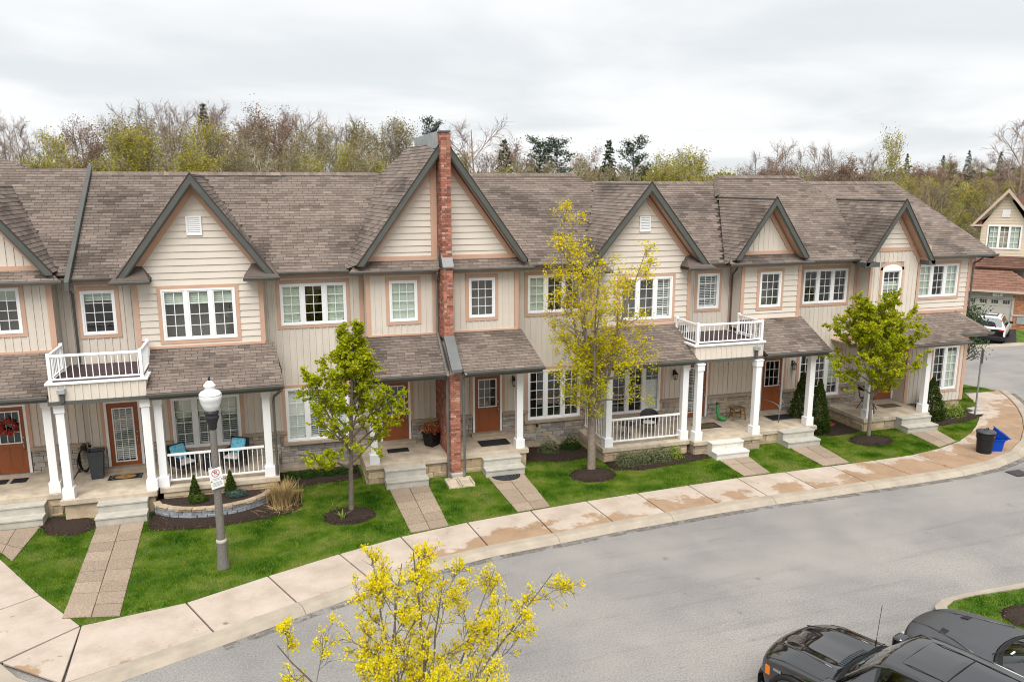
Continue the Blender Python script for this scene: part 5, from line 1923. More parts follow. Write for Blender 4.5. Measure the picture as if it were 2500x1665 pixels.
def plant_tree(name, label, loc, trunk_me, crown_me, group=None, rz=0.0, sc=1.0, cat='tree', hscale=None):
    t = thing(name, label, cat, loc, group, world_parts=False, rz=rz)
    t.scale = (sc, sc, hscale or sc)
    a = bpy.data.objects.new('trunk', trunk_me); COL.objects.link(a); a.parent = t
    if crown_me is not None:
        c = bpy.data.objects.new('crown', crown_me); COL.objects.link(c); c.parent = t
    return t


def upright_tree(seed, H, z0, env, n1, trunk_r, ang=38, n2=8, n3=5, leaf_per=8, lean=(0, 0)):
    """young street tree: one leader, ascending side branches filling an ovoid crown. env(t)->radius."""
    s = Skel(seed)
    tr = s.branch((0, 0, 0), (lean[0], lean[1], 1), H * .97, trunk_r, .012, 12, .022, .03)
    C = []
    for i in range(n1):
        t = (z0 + (H * .93 - z0) * (i / n1) ** .95) / H
        p, d, r = s.at(tr, t)
        az = i * 2.4 + s.r.uniform(-.4, .4)
        a = R(ang + s.r.uniform(-9, 10) + 14 * (1 - t))
        L = max(.35, env(t) / math.sin(a) * s.r.uniform(.85, 1.12))
        dd = Vector((math.cos(az) * math.sin(a), math.sin(az) * math.sin(a), math.cos(a)))
        b1 = s.branch(p, dd, L, min(r * .62, .045), .006, 7, .07, .035)
        for k in range(n2):
            tt = .22 + .78 * k / n2
            p2, d2, r2 = s.at(b1, min(tt, .98))
            b2 = s.branch(p2, s.side(d2, R(s.r.uniform(28, 62))), L * s.r.uniform(.18, .38) * (1.15 - .5 * tt), min(r2 * .7, .016), .003, 4, .12, .02)
            for q in range(n3):
                p3, d3, r3 = s.at(b2, s.r.uniform(.15, .98))
                e = s.branch(p3, s.side(d3, R(s.r.uniform(20, 70))), s.r.uniform(.10, .26), .004, .002, 2, .15)
                for w in range(leaf_per):
                    u, _, _ = s.at(e, s.r.uniform(.1, 1))
                    C.append(u + s.rv(.028))
    return s, C


# small green street tree
s, C = upright_tree(11, 5.75, 1.42, lambda t: 1.85 * math.sin(min(1, max(.0, (t - .13) * 1.5 + .10)) ** .72 * math.pi * .93) ** .75 * (1 - .36 * t), 28, .085, 40, 9, 6, 13)
zmid = np.array([c.z for c in C])
TW1 = s.mesh('green_tree_wood', 'bark_grey')
CR1 = leaves_mesh('green_tree_leaves', C, .096, 'leaf_spring', 5, .62, colour=.42 + .10 * np.sin(zmid * 3))
plant_tree('street_tree', 'small green-leaved street tree in a mulch ring, in front of the third townhouse', (1.87, 22.25, LAWN_Z), TW1, CR1, rz=3.4)

# denser round-headed green tree on the right
s, C = upright_tree(23, 5.6, 1.75, lambda t: 1.95 * math.sin(min(1, max(0, (t - .20) * 1.38 + .16)) ** .72 * math.pi * .92) ** .55, 38, .085, 46, 10, 7, 13, lean=(.04, 0))
TW3 = s.mesh('round_tree_wood', 'bark_pale')
CR3 = leaves_mesh('round_tree_leaves', C, .102, 'leaf_spring', 9, .62, colour=.46 + .1 * np.sin(np.array([c.z for c in C]) * 4))
plant_tree('street_tree', 'round-headed green street tree near the bend, before the end townhouse', (21.35, 23.55, LAWN_Z), TW3, CR3, rz=4.2, sc=.88, hscale=.93)


def maple(seed, H, fork, spread, n_lead, n1, n2, trunk_r, lead_ang=14, twig=.3, clump=None, wob=.05):
    """spring maple: forking leaders with sparse side branches; returns skeleton and clump centres"""
    s = Skel(seed)
    tr = s.branch((0, 0, 0), (0, 0, 1), fork, trunk_r, trunk_r * .8, 6, .02)
    leaders = []
    top = tr[0][-1]
    for i in range(n_lead):
        az = i * 2 * math.pi / n_lead + s.r.uniform(-.35, .35)
        a = R(lead_ang * s.r.uniform(.75, 1.4)) if i else R(3)
        dd = Vector((math.cos(az) * math.sin(a), math.sin(az) * math.sin(a), math.cos(a)))
        st = tr[0][-1] - Vector((0, 0, s.r.uniform(0, fork * .3))) if i else top
        L = (H - st.z) * (1.0 if i == 0 else s.r.uniform(.66, .92)) / math.cos(a)
        leaders.append((s.branch(st, dd, L, trunk_r * (.66 if i == 0 else .45), .008, 11, wob, .03), L))
    C = []
    for ld, L in leaders:
        for k in range(n1):
            t = .07 + .9 * (k + s.r.random() * .6) / n1
            p, d, r = s.at(ld, min(.97, t))
            LL = spread * s.r.uniform(.5, 1.05) * (1.05 - .72 * t)
            b1 = s.branch(p, s.side(d, R(s.r.uniform(32, 60))), LL, min(r * .6, .03), .005, 6, .09, .05)
            ends = [(b1[0][-1], b1[1][-1])]
            for q in range(n2):
                tt = .3 + .68 * q / n2
                p2, d2, r2 = s.at(b1, tt)
                b2 = s.branch(p2, s.side(d2, R(s.r.uniform(28, 58))), LL * s.r.uniform(.16, .42), min(r2 * .65, .010), .003, 4, .1, .05)
                ends.append((b2[0][-1], b2[1][-1]))
                for w in range(3):
                    p3, d3, r3 = s.at(b2, s.r.uniform(.25, .95))
                    b3 = s.branch(p3, s.side(d3, R(s.r.uniform(25, 60))), twig * s.r.uniform(.35, 1), .0045, .0025, 2, .1, .03)
                    ends.append((b3[0][-1], b3[1][-1]))
            C += ends
    return s, C


def clumps(C, n_per, rad, seed, up=.02):
    g = np.random.default_rng(seed)
    P = []
    for p, d in C:
        k = max(2, int(n_per * g.uniform(.35, 1.5)))
        P.append(np.array(p) + g.normal(0, rad * g.uniform(.6, 1.15), (k, 3)) + np.array([0, 0, up]))
    return np.concatenate(P)


# tall yellow maple on the lawn
s, C = maple(31, 9.0, 1.9, 2.0, 6, 15, 7, .155, 15, .30)
TW2 = s.mesh('maple_wood', 'bark_pale')
keep = []
rr = random.Random(3)
for p, d in C:
    f = 1.0 if p.z < 4.6 else .62 if p.z < 6.8 else .48
    if rr.random() < f: keep.append((p, d))
P = clumps(keep, 11, .075, 4)
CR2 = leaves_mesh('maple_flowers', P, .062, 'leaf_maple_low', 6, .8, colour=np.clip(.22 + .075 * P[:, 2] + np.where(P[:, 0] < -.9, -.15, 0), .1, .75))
plant_tree('maple_tree', 'tall maple with yellow spring flowers in the middle of the lawn', (9.92, 23.35, LAWN_Z), TW2, CR2, rz=.9)

# near maple whose crown rises from the bottom edge of the view
s, C = maple(47, 4.95, 1.30, 1.40, 10, 12, 7, .072, 25, .20, wob=.07)
TW4 = s.mesh('near_maple_wood', 'bark_grey')
rr = random.Random(8)
keep = [c for c in C if rr.random() < .62]
P = clumps(keep, 22, .036, 14, .015)
CR4 = leaves_mesh('near_maple_flowers', P, .034, 'leaf_maple', 16, .75, colour=np.clip(.66 + .0 * P[:, 2], 0, 1))
nm = plant_tree('maple_tree', 'near maple full of bright yellow flowers, rising from the bottom edge', (1.50, 9.45, .11), TW4, CR4, rz=3.6, sc=.86, hscale=1.0)
# a few small unfolding green leaves at its tips
g = np.random.default_rng(2)
Q = np.array([p for p, d in keep if g.random() < .55]) + g.normal(0, .03, (sum(1 for _ in range(0)), 3)) if False else np.array([np.array(p) + g.normal(0, .03, 3) for p, d in keep for _ in range(2)])
lf = link('young_leaves', leaves_mesh('near_maple_leaves', Q, .045, 'leaf_spring', 18, .5), nm)


# ---- wood behind the houses: a few tree forms, repeated
def bare_tree(seed, H, limbs=11, spread=.34, up=.05, fine=3, crown0=.28, thick=1.0):
    s = Skel(seed)
    tr = s.branch((0, 0, 0), (s.r.gauss(0, .03), s.r.gauss(0, .03), 1), H * .92, .20 * H / 17 * thick, .03, 10, .035, .02)
    tips = []
    for i in range(limbs):
        t = crown0 + (.95 - crown0) * i / limbs
        p, d, r = s.at(tr, t)
        L = H * spread * (1.15 - .75 * t) * s.r.uniform(.75, 1.2)
        b1 = s.branch(p, s.side(d, R(s.r.uniform(28, 55)), i * 2.4 + s.r.random()), L, r * .55, .022, 6, .10, up)
        for k in range(7):
            p2, d2, r2 = s.at(b1, .25 + .73 * k / 7)
            b2 = s.branch(p2, s.side(d2, R(s.r.uniform(22, 52))), L * s.r.uniform(.28, .5), min(r2 * .6, .035), .014, 4, .12, up)
            for q in range(5):
                p3, d3, r3 = s.at(b2, .2 + .78 * q / 5)
                b3 = s.branch(p3, s.side(d3, R(s.r.uniform(20, 50))), L * s.r.uniform(.12, .26), .014, .010, 2, .12, up)
                tips.append(b3[0][-1])
                for w in range(fine):
                    p4, d4, r4 = s.at(b3, s.r.uniform(.2, .9))
                    b4 = s.branch(p4, s.side(d4, R(s.r.uniform(20, 50))), s.r.uniform(.35, .8) * H / 17, .010, .007, 1, .1)
                    tips.append(b4[0][-1])
    return s, tips


def jit(tips, per, rad, seed):
    g = np.random.default_rng(seed)
    T = np.array([tuple(t) for t in tips])
    T = np.repeat(T, per, 0)
    return T + g.normal(0, rad, T.shape)


FORMS = {}
for i in range(4):
    s, tips = bare_tree(100 + i, 18, 11, (.30, .36, .26, .33)[i], (.06, .03, .09, .05)[i])
    FORMS['bare', i] = (s.mesh('bare_wood', ('twig_grey', 'twig_brown')[i % 2], (5, 4, 3, 3), False), None)
for i in range(3):
    s, tips = bare_tree(120 + i, 14, 11, (.27, .22, .30)[i], .08, 2)
    FORMS['bud', i] = (s.mesh('bud_wood', ('twig_birch', 'twig_grey', 'twig_birch')[i], (5, 4, 3, 3), False),
                       leaves_mesh('bud_leaves', jit(tips, 4, .30, i), .16, 'leaf_bud', 60 + i, .7))
for i in range(2):
    s, tips = bare_tree(140 + i, 14, 11, (.30, .26)[i], .06, 2)
    FORMS['olive', i] = (s.mesh('olive_wood', 'twig_birch', (5, 4, 3, 3), False), leaves_mesh('olive_leaves', jit(tips, 4, .26, 30 + i), .13, 'leaf_olive', 70 + i, .7))
for i in range(2):
    s, tips = bare_tree(160 + i, 15, 11, (.30, .34)[i], .05, 2)
    FORMS['russet', i] = (s.mesh('russet_wood', 'twig_brown', (5, 4, 3, 3), False), leaves_mesh('russet_buds', jit(tips, 4, .26, 50 + i), .13, 'leaf_russet', 80 + i, .7))


def spruce(seed, H, wid):
    s = Skel(seed)
    s.branch((0, 0, 0), (0, 0, 1), H, .16, .02, 6, .01)
    C = []
    z = .8
    while z < H - .15:
        L = wid * (1 - z / H) ** .85 + .12
        for k in range(9):
            az = s.r.uniform(0, 6.283)
            LL = L * s.r.uniform(.7, 1.1)
            for q in range(int(4 + LL * 5)):
                u = s.r.random() ** .7
                C.append((math.cos(az) * LL * u + s.r.gauss(0, .07), math.sin(az) * LL * u + s.r.gauss(0, .07), z - .28 * LL * u + s.r.gauss(0, .07)))
        z += .34
    return s, C


def pine(seed, H):
    s = Skel(seed)
    tr = s.branch((0, 0, 0), (0, 0, 1), H, .2, .03, 8, .015)
    C = []
    for i in range(26):
        t = .38 + .62 * i / 26
        p, d, r = s.at(tr, min(t, .99))
        L = (H * .30) * (1.12 - t) ** .55 * s.r.uniform(.7, 1.15)
        b = s.branch(p, s.side(d, R(s.r.uniform(52, 78)), i * 2.4), L, .045, .012, 4, .06, .09)
        for k in range(5):
            q, _, _ = s.at(b, .35 + .65 * k / 5)
            for w in range(30):
                C.append((q.x + s.r.gauss(0, .34), q.y + s.r.gauss(0, .34), q.z + abs(s.r.gauss(0, .20))))
    return s, C


for i in range(2):
    s, C = spruce(180 + i, 15, (4.2, 3.6)[i])
    FORMS['spruce', i] = (s.mesh('spruce_wood', 'bark_dark', (5, 4, 3, 3)), leaves_mesh('spruce_needles', C, .34, 'needle', 90 + i, .45))
    s, C = pine(190 + i, 15)
    FORMS['pine', i] = (s.mesh('pine_wood', 'bark_dark', (5, 4, 3, 3)), leaves_mesh('pine_needles', C, .30, 'needle', 95 + i, .35))

WHAT = {'bare': 'bare grey-brown tree', 'bud': 'yellow-green budding tree', 'olive': 'olive-brown budding tree', 'russet': 'reddish-brown budding tree',
        'spruce': 'dark pointed spruce', 'pine': 'dark ragged pine'}
BASE_H = {'bare': 18, 'bud': 14, 'olive': 14, 'russet': 15, 'spruce': 15, 'pine': 15}
WOOD = {}


def spot(b):
    x = 1177 + 1820 * math.tan(R(b))
    for lim, w in ((110, 'above the leftmost roof corner'), (210, 'left of the roof parapet'), (330, 'just right of the roof parapet'), (435, 'left of the wide gable peak'), (540, 'right of the wide gable peak'), (640, 'midway between wide gable and brick pier'),
                   (740, 'above the third townhouse roof'), (860, 'at the left foot of the big gable ridge'), (1017, 'behind the big gable'), (1110, 'just right of the brick pier'), (1220, 'left of the evergreens'), (1340, 'around the pair of pines'), (1480, 'among the evergreens over the tall maple'),
                   (1560, 'left of the low gap in the trees'), (1660, 'at the low gap in the trees'), (1770, 'right of the low gap in the trees'), (1880, 'above the small battened gable'), (1990, 'around the distant slate roof'), (2080, 'above the end roof ridge'),
                   (2160, 'down the slope of the end roof'), (2230, 'just left of the far cream house'), (2300, 'over the far cream house peak'), (9999, 'at the right picture edge')):
        if x < lim: return w


def wood_tree(form, bearing, depth, h, where, rz=None, sc_w=1.0, zb=-.05):
    """bearing in degrees right of the view axis, depth along it."""
    kind, i = form
    if where in (L_, M_, R_): where = '%s, %s' % ('front row' if depth < 80 else 'back row' if depth < 120 else 'far row', spot(bearing))
    a = R(17 + bearing)
    dist = depth / math.cos(R(bearing))
    k = h / BASE_H[kind]
    tm, cm = FORMS[form]
    return plant_tree(kind + '_tree' if kind in ('bare', 'spruce', 'pine') else 'budding_tree', '%s %s' % (WHAT[kind], where),
                      (dist * math.sin(a), dist * math.cos(a), zb), tm, cm, '%ss %s' % (WHAT[kind], where), random.uniform(0, 6.28) if rz is None else rz, k * sc_w, hscale=k)


def px(x):
    return math.degrees(math.atan((x - 1177) / 1820.0))


def hh(y, d):
    return CAM_H + (422 - y) / 1820.0 * d * 1.02


wr = random.Random(77)
L_ = 'in the wood behind the roofs on the left'
M_ = 'behind the roofs right of the brick pier'
R_ = 'in the wood behind the roofs on the right'
# tall bare crowns, left to centre
for x in range(-60, 960, 27):
    y = 262 if x < 300 else 244 if x < 800 else 265
    if 130 < x < 300: y = 285
    d = wr.uniform(86, 112)
    wood_tree(('bare', wr.randrange(4)), px(x + wr.uniform(-14, 14)), d, hh(y + wr.uniform(-6, 34), d), L_, sc_w=wr.uniform(.8, 1.0))
for x in range(230, 960, 44):
    d = wr.uniform(76, 92)
    wood_tree(wr.choice((('russet', 0), ('russet', 1), ('olive', 0), ('olive', 1), ('olive', 0))), px(x + wr.uniform(-20, 20)), d, hh(wr.uniform(252, 310), d), L_)
for x in range(-40, 960, 44):
    d = wr.uniform(62, 76)
    y = wr.uniform(325, 375) if x < 150 else wr.uniform(272, 345) if x < 520 else wr.uniform(305, 372)
    f = ('bud', wr.randrange(3)) if wr.random() < (.7 if x < 150 or x > 520 else .4) else ('olive', wr.randrange(2))
    wood_tree(f, px(x + wr.uniform(-18, 18)), d, hh(y, d), L_)
wood_tree(('spruce', 1), px(492), 100, hh(248, 100), 'rising from the wood, behind the roofs on the left', sc_w=.8)
# middle
wood_tree(('pine', 1), px(991), 105, hh(288, 105), 'whose top shows just above the big gable', sc_w=.7)
wood_tree(('bare', 1), px(1105), 62, hh(262, 62), 'standing alone right of the brick pier', sc_w=1.15)
for x, y, d, f in ((1070, 340, 66, ('bud', 0)), (1040, 322, 78, ('russet', 0)), (1150, 335, 80, ('russet', 1)), (1190, 330, 84, ('russet', 0)), (1215, 350, 74, ('olive', 1)), (1330, 352, 78, ('olive', 0)),
                   (1355, 340, 90, ('russet', 1)), (1120, 365, 66, ('bud', 1)), (1260, 362, 80, ('olive', 0)), (1420, 372, 72, ('olive', 1)), (1310, 370, 70, ('olive', 1)), (1370, 372, 70, ('olive', 0)), (1500, 345, 70, ('bud', 0)), (1535, 340, 70, ('bud', 2)),
                   (1475, 362, 66, ('bud', 1)), (1565, 352, 68, ('bud', 1)), (1595, 365, 66, ('bud', 0)), (1620, 385, 70, ('bud', 2)), (1650, 388, 72, ('bud', 1)), (1690, 384, 90, ('russet', 0)), (1722, 372, 95, ('russet', 1))):
    wood_tree(f, px(x), d, hh(y, d), M_)
wood_tree(('spruce', 0), px(1160), 80, hh(325, 80), 'nearest the brick pier, on its right')
for x, y, d, f, wh in ((1235, 334, 86, ('pine', 0), 'first of the row of evergreens right of the brick pier'), (1290, 332, 86, ('pine', 1), 'second of the row of evergreens right of the brick pier'),
                       (1394, 326, 84, ('spruce', 0), 'in the gap over the tall yellow tree'), (1450, 334, 84, ('pine', 0), 'last of the row of evergreens, before the yellow-green trees')):
    wood_tree(f, px(x), d, hh(y, d), wh)
for x, y in ((1572, 322), (1592, 330)):
    wood_tree(('bare', 2), px(x), 78, hh(y, 78), M_, sc_w=.7)
# right
for x, y, d in ((1728, 335, 84), (1755, 328, 86), (1790, 322, 84), (1830, 330, 88), (1862, 326, 84), (1900, 325, 86), (1925, 340, 90), (1955, 332, 88), (1985, 345, 92)):
    wood_tree(('bare', wr.randrange(4)), px(x), d, hh(y, d), R_, sc_w=.85)
for x, y, d, f in ((1760, 370, 80, ('russet', 0)), (1810, 365, 82, ('russet', 1)), (1850, 372, 80, ('olive', 0)), (1895, 362, 84, ('russet', 1)), (1940, 360, 84, ('russet', 0))):
    wood_tree(f, px(x), d, hh(y, d), R_)
wood_tree(('bud', 0), px(2045), 68, hh(295, 68), 'slender and taller than its neighbours, right of the grey far roof', sc_w=.55)
for k in range(60):
    x = wr.uniform(1990, 2440); d = wr.uniform(62, 165)
    y = 352 + (165 - d) * .55 + wr.uniform(-8, 26)
    if x < 2080: y += 12
    f = wr.choice((('bud', 0), ('bud', 1), ('bud', 2), ('bud', 2), ('bud', 1), ('bare', 1), ('russet', 1), ('olive', 1))) if d < 100 else wr.choice((('russet', 0), ('russet', 1), ('olive', 0), ('bare', 1), ('bud', 1)))
    wood_tree(f, px(x), d, max(5, hh(y, d)), R_)
for k in range(4):
    wood_tree(('spruce', wr.randrange(2)), px(2060 + k * 74 + wr.uniform(-10, 10)), 175, hh(352 + wr.uniform(-3, 8), 175), R_, sc_w=.7)
wood_tree(('bare', 1), px(2318), 66, hh(258, 66), 'with wide dark limbs by the right edge, above the far house', sc_w=1.05)
wood_tree(('bare', 3), px(2372), 70, hh(285, 70), 'partly cut off by the right edge', sc_w=1.0)
wood_tree(('bare', 0), px(2240), 72, hh(440, 72), 'low and dark, left of the far house gable')

# far woodland that closes the horizon
g = np.random.default_rng(50)
N = 46000
be = np.radians(17 + g.uniform(-42, 44, N)); di = g.uniform(150, 300, N)
top = 11.5 + 3.0 * np.array([mnoise.noise(Vector((b * 30, d * .02, 0))) for b, d in zip(be, di)])
zz = top * g.random(N) ** .6
Cn = np.column_stack([di * np.sin(be), di * np.cos(be), zz])
V, F = leaf_quads(Cn, 1.5, aspect=.5, seed=51)
leaf_mat('far_leaf', [(.15, .115, .095), (.21, .165, .13), (.22, .19, .10), (.28, .25, .09)], .2)
patch = np.array([mnoise.noise(Vector((b * 40, d * .03, 8))) for b, d in zip(be, di)])
fw = link('far_woods', np_mesh('far_woods', V, F, 'far_leaf', np.clip(.4 + patch * .7 + g.normal(0, .15, N), 0, 1)))
fw['kind'] = 'stuff'; fw['label'] = 'brown and yellow-green woodland on the horizon'


# ---- shrubs and small planting by the houses
def shrub(name, label, loc, rx, ry, h, N, size, m, shape='dome', seed=1, cat='shrub', group=None, stems=True, aspect=.6):
    g = np.random.default_rng(seed)
    u = g.normal(size=(N, 3)); u /= np.linalg.norm(u, axis=1)[:, None]
    r = g.uniform(.55, 1.05, N) ** .5
    t = g.random(N)
    if shape == 'dome':
        C = u * r[:, None]; C[:, 2] = np.abs(C[:, 2])
        C *= 1 + .18 * np.sin(C[:, :1] * 7 + seed) * np.cos(C[:, 1:2] * 6)
        P = np.column_stack([C[:, 0] * rx, C[:, 1] * ry, C[:, 2] * h])
    else:                                                     # cone / bullet
        f = (1 - t ** 1.6) if shape == 'bullet' else (1 - t) ** .9
        f = f * (1 + .10 * np.sin(t * 40 + seed)) + .03
        an = g.uniform(0, 6.283, N)
        q = g.uniform(.65, 1.05, N)
        P = np.column_stack([np.cos(an) * rx * f * q, np.sin(an) * ry * f * q, t * h])
    V, F = leaf_quads(P, size, aspect=aspect, seed=seed)
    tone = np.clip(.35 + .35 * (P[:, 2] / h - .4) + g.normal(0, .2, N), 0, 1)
    t_ = thing(name, label, cat, loc, group, world_parts=False)
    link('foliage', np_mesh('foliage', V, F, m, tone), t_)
    if stems:
        s = Skel(seed)
        for k in range(7):
            a = s.r.uniform(0, 6.28)
            s.branch((0, 0, -.02), (math.cos(a) * .5 * rx / max(h, .1), math.sin(a) * .5 * ry / max(h, .1), 1), h * .75, .012, .004, 3, .1)
        link('stems', s.mesh('stems', 'bark_dark'), t_)
    return t_


shrub('dwarf_conifer', 'small upright conifer in the curved stone planter, left of the lamp post', (-2.52, 23.98, .42), .20, .20, .72, 1500, .055, 'cedar', 'cone', 3)
shrub('dwarf_conifer', 'small upright conifer in the curved stone planter, right of the lamp post', (-1.52, 24.06, .42), .21, .21, .74, 1500, .055, 'cedar', 'cone', 4)
shrub('low_juniper', 'low spreading green juniper at the foot of the left planter conifer', (-2.42, 23.78, .42), .30, .22, .20, 900, .05, 'cedar', 'dome', 5, stems=False)
shrub('low_juniper', 'low spreading blue-grey juniper at the foot of the right planter conifer', (-1.36, 23.88, .42), .34, .22, .18, 900, .05, 'needle_blue', 'dome', 6, stems=False)
for i, (x, y) in enumerate(((.25, 25.55), (.85, 25.58), (1.45, 25.6), (2.05, 25.62))):
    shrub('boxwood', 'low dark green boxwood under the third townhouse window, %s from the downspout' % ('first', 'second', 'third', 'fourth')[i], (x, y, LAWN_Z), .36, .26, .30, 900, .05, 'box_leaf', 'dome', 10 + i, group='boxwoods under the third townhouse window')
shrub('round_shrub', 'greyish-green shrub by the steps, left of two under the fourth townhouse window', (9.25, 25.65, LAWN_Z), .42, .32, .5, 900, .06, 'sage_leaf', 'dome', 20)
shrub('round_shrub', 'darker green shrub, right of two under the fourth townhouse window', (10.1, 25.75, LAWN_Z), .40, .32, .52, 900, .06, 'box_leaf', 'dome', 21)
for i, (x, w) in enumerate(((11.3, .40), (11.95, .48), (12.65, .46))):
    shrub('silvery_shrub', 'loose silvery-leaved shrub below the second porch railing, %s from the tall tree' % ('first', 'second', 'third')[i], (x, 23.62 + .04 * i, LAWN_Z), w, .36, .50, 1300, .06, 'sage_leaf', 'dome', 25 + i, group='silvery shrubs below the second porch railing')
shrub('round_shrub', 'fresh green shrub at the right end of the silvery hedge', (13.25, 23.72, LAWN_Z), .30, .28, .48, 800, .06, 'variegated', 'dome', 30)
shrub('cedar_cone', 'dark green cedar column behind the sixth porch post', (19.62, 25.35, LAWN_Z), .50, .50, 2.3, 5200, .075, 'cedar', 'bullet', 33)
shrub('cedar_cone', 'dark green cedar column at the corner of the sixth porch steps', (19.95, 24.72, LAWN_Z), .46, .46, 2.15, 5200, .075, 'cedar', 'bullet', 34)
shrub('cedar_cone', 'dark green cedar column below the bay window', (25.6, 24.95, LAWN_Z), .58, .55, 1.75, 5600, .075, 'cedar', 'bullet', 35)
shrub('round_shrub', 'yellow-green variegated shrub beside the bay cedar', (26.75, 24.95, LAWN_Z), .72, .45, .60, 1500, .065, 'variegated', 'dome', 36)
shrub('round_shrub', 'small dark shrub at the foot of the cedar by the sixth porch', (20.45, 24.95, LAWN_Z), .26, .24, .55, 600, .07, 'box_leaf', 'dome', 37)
shrub('dead_fern', 'small rust-brown dead clump on the mulch between the right-hand porches', (21.0, 25.4, LAWN_Z), .30, .22, .16, 260, .09, 'flower_red', 'dome', 38, cat='plant', stems=False)
# small pine whose branches show past the end of the row
s, C = pine(199, 4.6)
plant_tree('corner_pine', 'small green pine sticking out past the end wall of the row', (29.75, 27.6, LAWN_Z), s.mesh('corner_pine_wood', 'bark_dark'), leaves_mesh('corner_pine_needles', C, .15, 'needle', 201, .4, bias=.35), rz=1.0, sc=.85)


def blades(name, label, loc, N, h, spread, width, m, seed, lean=.35, cat='plant', group=None):
    g = np.random.default_rng(seed)
    an = g.uniform(0, 6.283, N); rad = np.abs(g.normal(0, spread, N))
    bx, by = np.cos(an) * rad, np.sin(an) * rad
    hh_ = h * g.uniform(.55, 1.15, N)
    ln = lean * g.uniform(.3, 1.4, N) * hh_
    an2 = an + g.normal(0, .7, N)
    V = []; F = []
    wx, wy = -np.sin(an2) * width, np.cos(an2) * width
    z0 = np.zeros(N)
    mids = np.column_stack([bx + np.cos(an2) * ln * .35, by + np.sin(an2) * ln * .35, hh_ * .6])
    tips = np.column_stack([bx + np.cos(an2) * ln, by + np.sin(an2) * ln, hh_])
    wv = np.column_stack([wx, wy, z0])
    base = np.column_stack([bx, by, z0])
    V = np.stack([base - wv / 2, base + wv / 2, mids + wv / 2, mids - wv / 2, tips + wv * .08, tips - wv * .08], 1).reshape(-1, 3)
    i0 = np.arange(N)[:, None] * 6
    F = np.concatenate([i0 + np.array([[0, 1, 2, 3]]), i0 + np.array([[3, 2, 4, 5]])])
    o = link(name, np_mesh(name, V, F, m, np.tile(g.random(N), 2)))
    o.location = loc
    return tag(o, label, cat, group)


blades('dry_grass_clump', 'clump of straw-coloured dead ornamental grass beside the curved planter', (-.05, 23.55, LAWN_Z), 900, .62, .20, .014, 'straw', 3, .55, 'ornamental grass')
fl = blades('fallen_straw', 'loose straw fallen on the mulch in front of the dead grass', (-.12, 23.05, LAWN_Z + .03), 120, .10, .30, .016, 'straw', 5, 3.2, 'straw'); fl['kind'] = 'stuff'
blades('tulip_plant', 'young green tulip leaves in the mulch, in front of the small tree trunk', (1.58, 21.75, LAWN_Z + .06), 12, .26, .05, .055, 'variegated', 6, .7)
blades('tulip_plant', 'young green tulip leaves at the back edge of the mulch ring, left of the trunk', (1.42, 22.55, LAWN_Z + .03), 12, .28, .06, .055, 'variegated', 7, .7)
# ------------------------------------------------------------------ street furniture and things on the porches
mat('lamp_concrete', (.165, .152, .136), .85, .30, 30, .5, 90)
mat('lamp_black', (.020, .022, .026), .4, .15, 6)
mat('globe_white', (.78, .79, .80), .25, .03, 3)
mat('sign_white', (.78, .78, .78), .5, .03, 6)
mat('sign_red', (.48, .035, .06), .5, .05, 6)
mat('sign_ink', (.02, .02, .022), .6, .05, 6)
mat('sign_grey_ink', (.30, .32, .33), .6, .05, 6)
mat('wicker', (.014, .013, .016), .6, .3, 40, .6, 80)
mat('cushion_pale', (.52, .51, .48), .85, .08, 5)
mat('cushion_blue', (.02, .38, .60), .85, .0, 14, col2=(.30, .62, .72))
mat('planter_grey', (.045, .052, .058), .55, .15, 4)
mat('planter_black', (.010, .010, .011), .35, .1, 4)
mat('hose_black', (.008, .008, .009), .4, .1, 4)
mat('mat_black', (.014, .014, .016), .9, .25, 30, .6, 90)
mat('mat_tan', (.36, .20, .065), .9, .15, 20)
mat('mat_brown', (.10, .075, .04), .9, .3, 12)
mat('wood_stool', (.19, .12, .05), .75, .3, 8, .3, 40, streak=.3)
mat('wood_dark', (.12, .062, .035), .7, .3, 8)
mat('metal_brown', (.045, .036, .036), .5, .15, 10)
mat('toy_green', (.03, .24, .06), .45, .25, 14)
mat('bin_black', (.012, .012, .012), .5, .15, 5)
mat('bin_lid', (.05, .053, .056), .4, .15, 5)
mat('bin_blue', (.0, .055, .42), .4, .08, 5)
mat('paper', (.78, .78, .76), .8, .05, 9)
mat('red_plastic', (.45, .03, .03), .5, .05, 5)
mat('steel_post', (.26, .27, .28), .45, .12, 5, metal=.5)
mat('block_grey', (.27, .29, .31), .9, .25, 8, .7, 25, objrand=.14)
mat('block_tan', (.36, .28, .20), .9, .25, 8, .7, 25, objrand=.14)
gm = bpy.data.materials.new('globe_glass'); gm.use_nodes = True; MATS['globe_glass'] = gm
_n, _l = gm.node_tree.nodes, gm.node_tree.links
_b = _n['Principled BSDF']; _b.inputs['Base Color'].default_value = (.80, .82, .83, 1); _b.inputs['Roughness'].default_value = .12
_t = _n.new('ShaderNodeBsdfTransparent'); _m = _n.new('ShaderNodeMixShader'); _m.inputs[0].default_value = .62
_l.new(_t.outputs[0], _m.inputs[1]); _l.new(_b.outputs[0], _m.inputs[2]); _l.new(_m.outputs[0], _n['Material Output'].inputs['Surface'])

